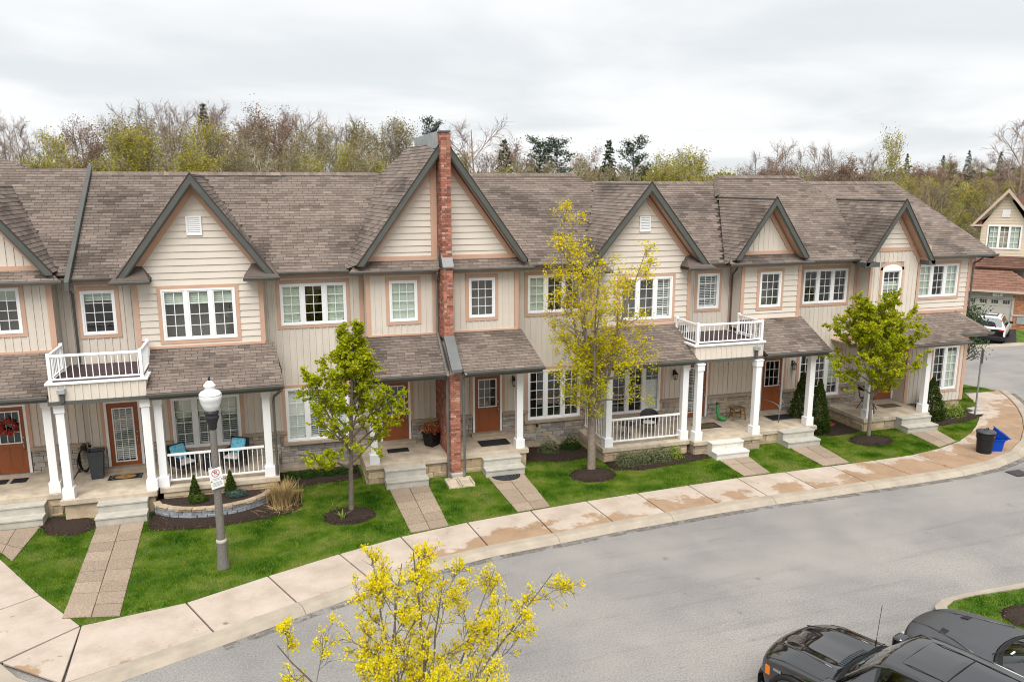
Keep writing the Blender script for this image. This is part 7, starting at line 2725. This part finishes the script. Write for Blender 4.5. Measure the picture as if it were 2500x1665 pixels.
cab = [st(-1.34, (.99, 1.01, 1.0, .95, .86, .60, .30, 0), (.45, .70, 1.01, 1.21, 1.23, 1.24, 1.245, 1.245), .16),
       st(-1.50, (.99, 1.01, 1.0, .95, .845, .60, .30, 0), (.45, .70, 1.02, 1.24, 1.31, 1.34, 1.355, 1.355), .15),
       st(-2.08, (.99, 1.01, 1.0, .96, .75, .58, .30, 0), (.45, .70, 1.03, 1.28, 1.80, 1.86, 1.885, 1.885), .12),
       st(-2.26, (.99, 1.01, 1.0, .96, .735, .585, .30, 0), (.45, .70, 1.03, 1.28, 1.86, 1.925, 1.95, 1.95), .06),
       st(-2.95, (.99, 1.01, 1.0, .96, .73, .60, .30, 0), (.45, .70, 1.03, 1.29, 1.89, 1.95, 1.975, 1.98)),
       st(-3.10, (.99, 1.01, 1.0, .96, .73, .60, .30, 0), (.45, .70, 1.03, 1.29, 1.89, 1.95, 1.975, 1.98)),
       st(-3.95, (.99, 1.01, 1.0, .96, .735, .60, .30, 0), (.45, .70, 1.03, 1.30, 1.87, 1.93, 1.955, 1.96)),
       st(-4.15, (.99, 1.01, 1.0, .96, .75, .60, .30, 0), (.45, .70, 1.03, 1.30, 1.78, 1.84, 1.86, 1.86)),
       st(-4.40, (.99, 1.01, 1.0, .96, .80, .60, .30, 0), (.45, .70, 1.03, 1.28, 1.30, 1.30, 1.30, 1.30))]


def cab_part(i, j):
    if j < 3: return 'cab_side'
    if i in (0,): return 'cowl'
    if i == 1 and j >= 4: return 'windshield'
    if i == 7 and j >= 4: return 'rear_glass'
    if j == 3 and i in (2, 3): return 'front_window'
    if j == 3 and i in (5,): return 'rear_window'
    if j == 3: return 'pillar'
    if i in (1,): return 'pillar'
    return 'roof'


loft(cab, cab_part, TR, {'cab_side': 'paint_black', 'cowl': 'car_trim', 'windshield': 'windscreen', 'rear_glass': 'car_glass', 'front_window': 'car_glass', 'rear_window': 'car_glass', 'pillar': 'paint_black', 'roof': 'paint_black'}, 5)
MB().box(-4.2, -1.6, -.9, .9, .75, .80).build('cab_floor', 'car_trim', TR)
for sx in (-2.55, -3.5):
    for sy in (-.42, .42):
        q = MB().box(sx - .26, sx + .26, sy - .26, sy + .26, .8, 1.05).box(sx - .38, sx - .22, sy - .26, sy + .26, 1.05, 1.62)
        q.build('seat', 'car_seat', TR, bevel=.05, segs=3)
MB().box(-1.95, -1.55, -.85, .85, 1.0, 1.19).build('dashboard', 'car_trim', TR, bevel=.05)
MB().tube([(-2.02, .42 + .17 * math.cos(a * math.pi / 8), 1.22 + .17 * math.sin(a * math.pi / 8)) for a in range(17)], .014, 6, cap=False).build('steering_wheel', 'car_trim', TR)
MB().box(-1.60, -1.57, .10, .24, 1.375, 1.385).build('windshield_card', 'paper', TR)
# panoramic roof seams
for (a, b_) in (((-2.42, -.50), (-2.42, .50)), ((-3.12, -.50), (-3.12, .50)), ((-3.86, -.50), (-3.86, .50)), ((-2.42, .50), (-3.86, .50)), ((-2.42, -.50), (-3.86, -.50))):
    pts = []
    for k in range(9):
        f = k / 8
        x, y = a[0] + (b_[0] - a[0]) * f, a[1] + (b_[1] - a[1]) * f
        z = 1.990 - .028 * (abs(y) / .6) ** 2 * 1.2 - (.028 if x > -2.5 else 0) * 1.0 - (.012 if x < -3.6 else 0)
        pts.append((x, y, z))
    MB().tube(pts, .008, 4).build('roof_seam', 'car_trim', TR)
for sy in (-1, 1):
    MB().tube([(-1.55, sy * .885, 1.27), (-2.10, sy * .765, 1.82), (-2.35, sy * .735, 1.90), (-3.1, sy * .728, 1.925), (-4.0, sy * .735, 1.90)], .022, 6).build('roof_rail', 'paint_black', TR, smooth=True)
    MB().box(-3.04, -2.98, sy * .97 - .015, sy * .97 + .015, .5, 1.27).build('door_gap', 'car_trim', TR)
    MB().prism([(-2.98, sy * .965, 1.28), (-3.08, sy * .965, 1.28), (-3.08, sy * .742, 1.88), (-2.98, sy * .742, 1.88)], (0, sy * .012, 0.006)).build('pillar', 'car_trim', TR)
    MB().box(-1.66, -1.46, sy * 1.16 - .14, sy * 1.16 + .14, 1.16, 1.40).build('mirror', 'paint_black', TR, bevel=.05, segs=3)
    MB().tube([(-1.62, sy * .97, 1.2), (-1.58, sy * 1.10, 1.22)], .03, 6).build('mirror_arm', 'car_trim', TR)
    MB().prism([(.02, sy * .62, .93), (-.18, sy * .895, .96), (-.27, sy * .945, .94), (-.30, sy * .955, .74), (-.10, sy * .88, .72), (.07, sy * .64, .72)], (.02, sy * .025, 0)).build('headlight', 'lamp_clear', TR)
    MB().box(-.31, -.21, sy * .955 - .03, sy * .955 + .035, .76, .93).build('side_marker', 'amber', TR)
    MB().tube([(.0, sy * .68, .955), (-.17, sy * .90, .975), (-.27, sy * .955, .975)], .012, 6).build('headlight_trim', 'chrome', TR)
    arch = [(-.86 + .52 * math.cos(a * math.pi / 12), sy * 1.03, .46 + .50 * math.sin(a * math.pi / 12)) for a in range(13)]
    MB().tube(arch, .05, 6).build('wheel_arch', 'car_trim', TR, smooth=True)
    wheel(TR, -.86, sy * .90, .42, .28, sy)
    wheel(TR, -4.55, sy * .90, .42, .28, sy)
    MB().box(-.56, -.40, sy * 1.005 - .01, sy * 1.005 + .014, .92, .97).build('fender_badge', 'chrome', TR)
    # hood creases
    MB().tube([(-.06, sy * .50, 1.115), (-.5, sy * .55, 1.232), (-1.05, sy * .60, 1.287), (-1.3, sy * .615, 1.288)], .011, 5).build('hood_crease', 'paint_black', TR, smooth=True)
    MB().tube([(-.30, sy * .94, 1.085), (-.55, sy * .944, 1.152), (-1.05, sy * .95, 1.182), (-1.42, sy * .952, 1.20)], .006, 4).build('hood_gap', 'car_trim', TR)
# cowl grille with slots
cw = MB()
for k in range(26):
    y = -.74 + 1.48 * k / 25
    x = -1.27 - .12 * y * y
    cw.box(x - .085, x + .02, y - .017, y + .017, 1.268 - .05 * abs(y), 1.290 - .05 * abs(y))
cw.build('cowl_slat', 'planter_grey', TR)
MB().tube([(-1.40 - .14 * y * y, y, 1.275 - .03 * abs(y)) for y in [-.85 + .17 * q for q in range(11)]], .022, 6).build('wiper_trough', 'car_trim', TR, smooth=True)
for y0, y1 in ((-.15, -.78), (.62, 0.0)):
    MB().tube([(-1.40, y0, 1.30), (-1.46, (y0 + y1) / 2, 1.335), (-1.47, y1, 1.325)], .011, 5).build('wiper', 'car_trim', TR)
MB().tube([(-1.28, -.83, 1.24), (-1.285, -.83, 1.30)], [.018, .01], 6).tube([(-1.285, -.83, 1.30), (-1.33, -.825, 2.02)], .0055, 5).build('antenna', 'car_trim', TR)
bpP = [[(.20 - .24 * (y / .95) ** 2 - d_, y, z) for z, d_ in ((.40, .06), (.46, 0), (.64, 0), (.70, .06), (.72, .25))] for y in [-.96 + .16 * q for q in range(13)]]
MB().grid(bpP).build('bumper', 'car_trim', TR, smooth=True)
bd = MB()
bd.box(-5.95, -4.42, -1.0, -.90, .5, 1.30).box(-5.95, -4.42, .90, 1.0, .5, 1.30).box(-5.98, -5.9, -1.0, 1.0, .5, 1.30).box(-5.9, -4.42, -.9, .9, .62, .70)
bd.build('cargo_bed', 'paint_black', TR, bevel=.02)

# ---- satin grey coupe in the next stall
CP = thing('coupe_car', 'matte dark grey coupe parked beside the black pickup', 'car', (12.55, 11.92, 0), world_parts=False, rz=R(107))
bn = [st(.06, (.74, .80, .80, .76, .62, .42, .20, 0), (.25, .40, .55, .64, .68, .70, .71, .71), .26),
      st(.0, (.84, .90, .90, .85, .68, .45, .22, 0), (.24, .42, .60, .72, .77, .79, .79, .79), .26),
      st(-.25, (.90, .95, .95, .90, .70, .47, .24, 0), (.23, .44, .66, .79, .845, .865, .86, .86), .20),
      st(-.75, (.93, .96, .95, .91, .71, .50, .26, 0), (.22, .46, .72, .86, .905, .935, .925, .925), .12),
      st(-1.30, (.94, .97, .96, .92, .73, .53, .28, 0), (.22, .47, .76, .915, .96, .985, .985, .985), .14),
      st(-1.62, (.94, .97, .96, .92, .74, .55, .30, 0), (.22, .47, .78, .94, .985, 1.0, 1.01, 1.01), .26)]
loft(bn, lambda i, j: 'grille' if i == 0 else 'fender' if j < 3 else 'hood', CP, {'hood': 'paint_satin', 'fender': 'paint_satin', 'grille': 'car_trim'}, 5)
cc = [st(-1.58, (.94, .97, .96, .92, .83, .58, .30, 0), (.22, .47, .78, .945, .955, .965, .97, .97), .30),
      st(-1.76, (.94, .97, .96, .92, .80, .57, .30, 0), (.22, .47, .79, .955, 1.02, 1.05, 1.06, 1.06), .30),
      st(-2.46, (.94, .97, .96, .92, .62, .50, .27, 0), (.22, .47, .80, .97, 1.30, 1.34, 1.355, 1.355), .16),
      st(-2.66, (.94, .97, .96, .92, .60, .50, .27, 0), (.22, .47, .80, .97, 1.335, 1.375, 1.39, 1.39), .08),
      st(-3.35, (.94, .97, .96, .92, .60, .50, .27, 0), (.22, .47, .81, .98, 1.335, 1.37, 1.385, 1.385)),
      st(-4.15, (.95, .98, .97, .90, .66, .50, .27, 0), (.22, .47, .83, 1.0, 1.08, 1.10, 1.11, 1.11)),
      st(-4.75, (.88, .92, .92, .86, .66, .45, .25, 0), (.28, .5, .82, .98, 1.0, 1.01, 1.01, 1.01))]


def cc_part(i, j):
    if j < 3: return 'side_panel'
    if i == 0: return 'cowl'
    if i == 1 and j >= 4: return 'windshield'
    if i == 4 and j >= 4: return 'rear_glass'
    if j == 3 and i in (2, 3): return 'side_window'
    if j == 3 or i == 1: return 'pillar'
    return 'roof' if i < 5 else 'boot_lid'


loft(cc, cc_part, CP, {'side_panel': 'paint_satin', 'cowl': 'car_trim', 'windshield': 'windscreen', 'rear_glass': 'car_glass', 'side_window': 'car_glass', 'pillar': 'paint_satin', 'roof': 'paint_satin', 'boot_lid': 'paint_satin'}, 5)
MB().box(-4.2, -1.8, -.85, .85, .45, .50).build('cabin_floor', 'car_trim', CP)
for sy in (-.38, .38):
    MB().box(-3.1, -2.6, sy - .26, sy + .26, .5, .72).box(-3.2, -3.04, sy - .25, sy + .25, .72, 1.22).build('seat', 'car_seat', CP, bevel=.05, segs=3)
    q = 1 if sy > 0 else -1
    MB().box(-2.24, -2.06, q * 1.08 - .11, q * 1.08 + .11, .98, 1.12).build('mirror', 'car_trim', CP, bevel=.04, segs=3)
    MB().box(-2.10, -2.05, q * 1.12 - .05, q * 1.12 + .05, 1.0, 1.03).build('mirror_signal', 'amber', CP)
    MB().tube([(-.05, q * .40, .80), (-.45, q * .46, .90), (-1.0, q * .62, .95), (-1.45, q * .80, .96)], .014, 5).build('hood_crease', 'paint_satin', CP, smooth=True)
    MB().prism([(-.62, q * .34, .925), (-.66, q * .56, .918), (-.78, q * .53, .93), (-.76, q * .36, .938)], (0, 0, .006)).build('hood_vent', 'car_trim', CP)
    wheel(CP, -.88, q * .84, .34, .25, q); wheel(CP, -3.75, q * .84, .34, .26, q)
    MB().prism([(.0, q * .60, .62), (-.20, q * .86, .66), (-.22, q * .87, .58), (.02, q * .62, .55)], (.02, q * .03, .0)).build('headlight', 'lamp_clear', CP)
MB().box(-2.0, -1.72, -.80, .80, .80, .93).build('dashboard', 'car_trim', CP, bevel=.05)
MB().tube([(-2.25, .38 + .17 * math.cos(a * math.pi / 8), .93 + .15 * math.sin(a * math.pi / 8)) for a in range(17)], .014, 6, cap=False).build('steering_wheel', 'car_trim', CP)
MB().tube([(-1.66 - .28 * y * y, y, 1.0 - .02 * abs(y)) for y in [-.86 + .172 * q for q in range(11)]], .03, 6).build('wiper_trough', 'car_trim', CP, smooth=True)
for y0, y1 in ((-.1, -.75), (.65, .05)):
    MB().tube([(-1.70, y0, 1.03), (-1.80, (y0 + y1) / 2, 1.075), (-1.84, y1, 1.06)], .011, 5).build('wiper', 'car_trim', CP)
MB().box(-1.98, -1.95, .40, .54, 1.125, 1.135).build('windshield_card', 'paper', CP)

# ---- white sport-utility car on the far driveway, tail to us
SV = thing('suv_car', 'white sport-utility car on the far driveway, seen from behind', 'car', (41.25, 36.62, 0), world_parts=False, rz=R(37))
sv = [st(.0, (.78, .84, .84, .80, .70, .45, .2, 0), (.40, .60, .85, .98, 1.0, 1.0, 1.0, 1.0)),
      st(.10, (.86, .92, .92, .88, .74, .48, .24, 0), (.30, .55, .88, 1.05, 1.10, 1.12, 1.12, 1.12)),
      st(.38, (.88, .93, .93, .89, .66, .50, .25, 0), (.28, .55, .90, 1.06, 1.50, 1.60, 1.62, 1.62)),
      st(.70, (.88, .93, .93, .89, .65, .52, .26, 0), (.28, .55, .90, 1.06, 1.58, 1.66, 1.68, 1.68)),
      st(2.2, (.88, .93, .93, .89, .65, .52, .26, 0), (.28, .55, .90, 1.05, 1.58, 1.66, 1.68, 1.68)),
      st(3.1, (.88, .93, .93, .89, .72, .52, .26, 0), (.28, .55, .90, 1.03, 1.20, 1.22, 1.22, 1.22)),
      st(3.4, (.88, .93, .93, .88, .74, .52, .26, 0), (.28, .55, .88, 1.0, 1.05, 1.07, 1.07, 1.07)),
      st(4.3, (.80, .86, .86, .80, .66, .45, .22, 0), (.30, .5, .75, .86, .90, .92, .92, .92)),
      st(4.48, (.72, .76, .76, .70, .55, .4, .2, 0), (.40, .5, .6, .66, .68, .70, .70, .70))]


def sv_part(i, j):
    if j == 0: return 'lower_cladding'
    if j < 3: return 'body'
    if i == 1 and j >= 4: return 'rear_glass'
    if i == 4 and j >= 4: return 'windshield'
    if j == 3 and i in (2, 3): return 'side_window'
    if j == 3 and i == 4: return 'side_window'
    if i in (2, 3): return 'roof'
    return 'body'


loft(sv, sv_part, SV, {'body': 'paint_white', 'lower_cladding': 'car_trim', 'rear_glass': 'car_glass', 'windshield': 'car_glass', 'side_window': 'car_glass', 'roof': 'paint_white'}, 4)
MB().box(.4, 4.0, -.8, .8, .4, .9).build('cabin', 'car_seat', SV)
MB().box(.85, 2.1, -.40, .40, 1.665, 1.70).build('sunroof', 'car_trim', SV, bevel=.01)
for sy in (-1, 1):
    MB().tube([(.55, sy * .60, 1.66), (.7, sy * .61, 1.70), (2.0, sy * .61, 1.70), (2.15, sy * .60, 1.66)], .018, 6).build('roof_rail', 'alloy', SV)
    MB().box(-.03, .22, sy * .76 - .13, sy * .76 + .165, .88, .98).build('tail_light', 'lamp_red', SV, bevel=.03)
    MB().box(2.72, 2.88, sy * 1.02 - .10, sy * 1.02 + .10, 1.02, 1.16).build('mirror', 'car_trim', SV, bevel=.03)
    wheel(SV, .82, sy * .82, .35, .24, sy); wheel(SV, 3.55, sy * .82, .35, .24, sy)
    MB().box(-.035, .0, sy * .5 - .12, sy * .5 + .12, .36, .42).build('exhaust', 'chrome', SV)
MB().box(-.06, .14, -.84, .84, .30, .56).build('rear_bumper', 'car_trim', SV, bevel=.05, segs=3)
MB().box(-.015, .01, -.27, .27, .66, .79).build('number_plate', 'sign_white', SV)
MB().box(-.03, .02, -.06, .06, .87, .95).build('badge', 'chrome', SV, bevel=.02)

# ------------------------------------------------------------------ house across the side street
struct(sheet('far_lawn', [(34, 36.9), (39.3, 36.5), (44.2, 36.1), (60, 35.5), (90, 60), (40, 60), (32, 44)], .06, 'lawn', .1))
struct(sheet('driveway', [(38.8, 36.45), (43.1, 36.12), (47.3, 39.8), (45.0, 42.4)], .075, 'asphalt_dark', .05))
kerb_run([(58, 35.2), (48, 35.75), (43.4, 36.08), (38.6, 36.45), (34, 36.9), (31, 38.5)], 'kerb', w=.22, h=.13, side=-1, every=1)
mat('house_siding', (.66, .55, .42), .7, .05, 1.5, objrand=.03)
mat('house_roof', (.13, .068, .05), .92, .2, 6, .5, 60, objrand=.18)
mat('house_roof_light', (.20, .105, .075), .92, .2, 6, .5, 60, objrand=.14)
mat('house_trim', (.50, .38, .31), .6, .06, 3)
mat('garage_door', (.47, .44, .39), .6, .04, 3)
mat('house_brick', (.42, .19, .10), .9, .25, 6, .4, 40, objrand=.2)
HS = thing('detached_house', 'cream house with brown roof and garage 127 beyond the bend at right', 'house', (47.06, 39.98, 0), world_parts=False, rz=R(-48.7))


def courses(parent, P0, U_, V_, w, h, m, rows, cols, name='shingle', clip=None):
    """overlapping roof strips as individual shingle pieces"""
    n_ = U_.cross(V_).normalized()
    if n_.z < 0: n_ = -n_
    for r_ in range(rows):
        for c in range(cols):
            u0 = w * (c + (.5 if r_ % 2 else 0)) / cols
            u1 = u0 + w / cols * .985
            v0, v1 = h * r_ / rows, h * (r_ + 1.08) / rows
            if clip and not clip((u0 + u1) / 2, (v0 + v1) / 2): continue
            q = [P0 + U_ * u0 + V_ * v0 + n_ * .03, P0 + U_ * u1 + V_ * v0 + n_ * .03, P0 + U_ * u1 + V_ * v1 + n_ * .008, P0 + U_ * u0 + V_ * v1 + n_ * .008]
            MB().prism(q, -n_ * .012).build(name, m, parent)


# garage volume
gdh = (-2.80, -.12, 0, 2.05)
gw_ = MB()
for p in minus_rects([[(-5.2, 0), (1.1, 0), (1.1, 2.62), (-5.2, 2.62)]], [gdh]):
    gw_.prism([(x, 0, z) for x, z in p], (0, .2, 0))
gwall = gw_.build('garage_wall', 'mortar', HS)
bi = random.Random(4)
for (x0, x1, z0, z1) in ((-.10, 1.1, 0.0, 2.45), (-5.2, -2.82, 0, 2.45)):
    z = z0
    row = 0
    while z < z1:
        x = x0 - (.15 if row % 2 else 0)
        while x < x1:
            a, b_ = max(x, x0), min(x + .30, x1)
            if b_ - a > .05 and not (.95 < z < 1.06):
                o = bpy.data.objects.new('brick', cube_mesh(row % 3, 'house_brick', .1)); COL.objects.link(o); o.parent = gwall
                o.scale = (b_ - a - .012, .03, .095); o.location = ((a + b_) / 2, -.012, z + .055)
            x += .30
        z += .11; row += 1
MB().box(-.12, 1.12, -.06, 0, .95, 1.06).build('stone_band', 'concrete_step', HS)
MB().box(.25, .75, -.08, -.02, .45, .90).build('utility_panel', 'galvanised', HS)
MB().box(-5.2, 1.12, -.05, .0, 2.36, 2.62).build('garage_lintel', 'house_trim', HS)
gd = MB().box(gdh[0], gdh[1], .06, .10, 0, 2.05).build('garage_door', 'garage_door', HS)
for k in range(4):
    MB().box(gdh[0] + .01, gdh[1] - .01, .045, .06, .01 + .51 * k, .50 + .51 * k).build('door_panel', 'garage_door', gd)
for k in range(4):
    x = gdh[0] + .18 + k * .66
    for c in range(3):
        for r_ in range(2):
            MB().box(x + c * .135, x + c * .135 + .11, .038, .045, 1.72 + r_ * .12, 1.82 + r_ * .12).build('pane', 'car_trim', gd)
MB().box(gdh[0] - .12, gdh[0], -.03, .1, 0, 2.17).box(gdh[1], gdh[1] + .12, -.03, .1, 0, 2.17).box(gdh[0], gdh[1], -.03, .1, 2.05, 2.17).build('door_frame', 'garage_door', HS)
pl = MB().box(-1.28, -.70, -.075, -.05, 2.20, 2.44).build('number_plaque', 'sign_white', HS)
flat_text('127', .20, 'sign_ink', pl, Matrix.Translation((-.99, -.08, 2.315)) @ RX)
# hipped garage roof
gr = MB()
E0, E1, E2, E3 = Vector((-5.5, -.4, 2.62)), Vector((1.5, -.4, 2.62)), Vector((1.5, 5.0, 2.62)), Vector((-5.5, 5.0, 2.62))
A0, A1 = Vector((-2.4, 2.4, 4.55)), Vector((-1.5, 2.4, 4.55))
gr.add([E0, E1, E2, E3, A0, A1], [(0, 1, 5, 4), (1, 2, 5), (2, 3, 4, 5), (3, 0, 4), (3, 2, 1, 0)])
gro = gr.build('garage_roof', 'house_roof_light', HS)
up = Vector((0, 2.8, 1.93)).normalized(); Lr = Vector((0, 2.8, 1.93)).length
courses(gro, E0, Vector((1, 0, 0)), up, 7.0, Lr, 'house_roof_light', 13, 14, clip=lambda u, v: 3.1 * v / Lr < u - .15 and u + .15 < 7.0 - 3.0 * v / Lr)
MB().box(-5.55, 1.55, -.52, -.38, 2.50, 2.63).build('gutter', 'house_trim', HS)
# upper storey with gable
wu = (-1.95, -.12, 5.30, 6.72)
uw_ = MB()
for p in minus_rects([[(-2.42, 2.7), (.35, 2.7), (.35, 6.75), (-1.05, 8.85), (-2.42, 6.75)]], [wu]):
    uw_.prism([(x, 2.0, z) for x, z in p], (0, .2, 0))
uwo = uw_.build('upper_wall', 'lining', HS)
z = 4.1
while z < 8.8:
    s_ = clip_rect([(-2.42, 2.7), (.35, 2.7), (.35, 6.75), (-1.05, 8.85), (-2.42, 6.75)], -9, 9, z, z + .2)
    for p in (minus_rects([s_], [grow(wu, .1)]) if s_ else []):
        if area2(p) > .01:
            MB().prism([(x, 2.0 - .03, q) for x, q in clip_rect(p, -9, 9, z + .012, z + .2) or p], (0, .029, 0)).build('siding_board', 'house_siding', uwo)
    z += .2
hw_f = MB()
for (a, b_, c, d) in ((wu[0] - .1, wu[1] + .1, wu[2] - .1, wu[2]), (wu[0] - .1, wu[1] + .1, wu[3], wu[3] + .1), (wu[0] - .1, wu[0], wu[2], wu[3]), (wu[1], wu[1] + .1, wu[2], wu[3])):
    hw_f.box(a, b_, 1.93, 2.05, c, d)
for k in (1, 2):
    x = wu[0] + (wu[1] - wu[0]) * k / 3
    hw_f.box(x - .07, x + .07, 1.94, 2.05, wu[2], wu[3])
hwo = hw_f.build('window', 'vinyl_white', HS)
for k in range(3):
    a = wu[0] + (wu[1] - wu[0]) * k / 3 + .06; b_ = wu[0] + (wu[1] - wu[0]) * (k + 1) / 3 - .06
    for c in range(2):
        for r_ in range(4):
            o = bpy.data.objects.new('pane', PANE); COL.objects.link(o); o.parent = hwo
            ww, h_ = (b_ - a) / 2, (wu[3] - wu[2]) / 4
            o.scale = (ww - .02, 1, h_ - .02); o.location = (a + ww * (c + .5), 2.02, wu[2] + h_ * (r_ + .5))
    mm = MB().box((a + b_) / 2 - .012, (a + b_) / 2 + .012, 2.0, 2.03, wu[2], wu[3])
    for r_ in (1, 2, 3): mm.box(a, b_, 2.001, 2.029, wu[2] + (wu[3] - wu[2]) * r_ / 4 - .012, wu[2] + (wu[3] - wu[2]) * r_ / 4 + .012)
    mm.build('grille', 'vinyl_white', hwo)
    if k != 1: MB().box(a, b_, 2.08, 2.09, wu[2], wu[3]).build('curtain', 'blind_sage', hwo)
hv = MB().box(-1.28, -.82, 1.93, 1.97, 7.35, 7.85).build('gable_vent', 'vinyl_white', HS)
for k in range(6):
    MB().add([(-1.24, 1.925, 7.38 + k * .075), (-.86, 1.925, 7.38 + k * .075), (-.86, 1.95, 7.43 + k * .075), (-1.24, 1.95, 7.43 + k * .075)], [(0, 1, 2, 3)]).build('slat', 'house_trim', hv)
ur = MB()
apx = -1.05
for sx, xf in ((-1, -2.95), (1, .88)):
    zf = 9.25 - abs(xf - apx) * 1.24
    ur.prism([(apx, 1.55, 9.25), (xf, 1.55, zf), (xf, 7.0, zf), (apx, 7.0, 9.25)], (0, 0, -.12))
    MB().prism([(apx, 1.5, 9.27), (xf, 1.5, zf + .02), (xf, 1.5, zf - .22), (apx, 1.5, 9.0)], (0, .05, 0)).build('rake_board', 'house_trim', HS)
uro = ur.build('upper_roof', 'house_roof', HS)
courses(uro, Vector((.88, 1.55, 9.25 - 1.93 * 1.24)), Vector((0, 1, 0)), Vector((-1.93, 0, 1.93 * 1.24)).normalized(), 5.0, 1.93 * 1.593, 'house_roof', 12, 12)
MB().box(-3.05, -2.35, 1.42, 2.0, 6.72, 6.84).build('cornice_return', 'house_trim', HS)
MB().prism([(-3.0, 1.5, 6.84), (-2.4, 2.0, 7.2), (-2.4, 1.5, 6.84)], (0, .02, 0)).build('cornice_roof', 'house_roof', HS)
sk = MB().prism([(-2.5, 2.0, 4.75), (3.2, 2.0, 4.75), (3.6, 1.2, 4.0), (-2.5, 1.2, 4.0)], (0, .05, -.1)).build('skirt_roof', 'house_roof', HS)
courses(sk, Vector((-2.5, 1.2, 4.0)), Vector((1, 0, 0)), Vector((0, .8, .75)).normalized(), 6.0, 1.09, 'house_roof', 5, 14)
# body of the house behind the gable
bb = MB().box(-2.42, 5.5, 2.25, 9.0, 0, 6.6).build('house_wall', 'house_siding', HS)
MB().box(2.2, 5.5, 2.0, 2.25, 0, 6.6).build('side_wall', 'house_siding', HS)
mr = MB()
mr.add([(-2.9, 2.2, 6.6), (6.0, 2.2, 6.6), (6.0, 9.4, 6.6), (-2.9, 9.4, 6.6), (0.2, 5.8, 9.2), (3.2, 5.8, 9.2)], [(0, 1, 5, 4), (1, 2, 5), (2, 3, 4, 5), (3, 0, 4), (3, 2, 1, 0)])
mro = mr.build('main_roof', 'house_roof', HS)
# white rocks beside the driveway
g = np.random.default_rng(9)
rk = MB()
for k in range(260):
    x, y = g.uniform(0, 3.6), g.uniform(0, 2.0)
    wx, wy = 45.2 + x * .80 + y * .35, 36.9 + x * .70 - y * .62
    r_ = g.uniform(.08, .20)
    M = Matrix.Translation((wx, wy, .10)) @ Euler((g.uniform(0, 6), g.uniform(0, 6), g.uniform(0, 6))).to_matrix().to_4x4()
    rk.box(-r_, r_, -r_ * .75, r_ * .75, -r_ * .55, r_ * .55, M=M)
o = rk.build('rock_bed', 'gravel_white', bevel=.04); o['kind'] = 'stuff'; o['label'] = 'bed of white rocks beside the far driveway'

# low brick house with slate roof far off among the trees
mat('slate', (.12, .135, .16), .8, .12, 2)
FH = thing('distant_house', 'distant low brick house with blue-grey roof among the bare trees', 'house', (66.5, 96.0, 0), world_parts=False, rz=R(-30))
MB().box(-4, 4, -3, 3, 0, 8.6).build('wall', 'house_brick', FH)
MB().add([(-4.6, -3.6, 8.6), (4.6, -3.6, 8.6), (4.6, 3.6, 8.6), (-4.6, 3.6, 8.6), (-1.5, 0, 11.0), (1.5, 0, 11.0)], [(0, 1, 5, 4), (1, 2, 5), (2, 3, 4, 5), (3, 0, 4), (3, 2, 1, 0)]).build('roof', 'slate', FH)
for k in (-2.2, .0, 2.2):
    MB().box(k - .5, k + .5, -3.06, -3.0, 6.2, 7.6).build('window', 'vinyl_white', FH)

for o in bpy.data.objects:
    if '_world' in o: del o['_world']
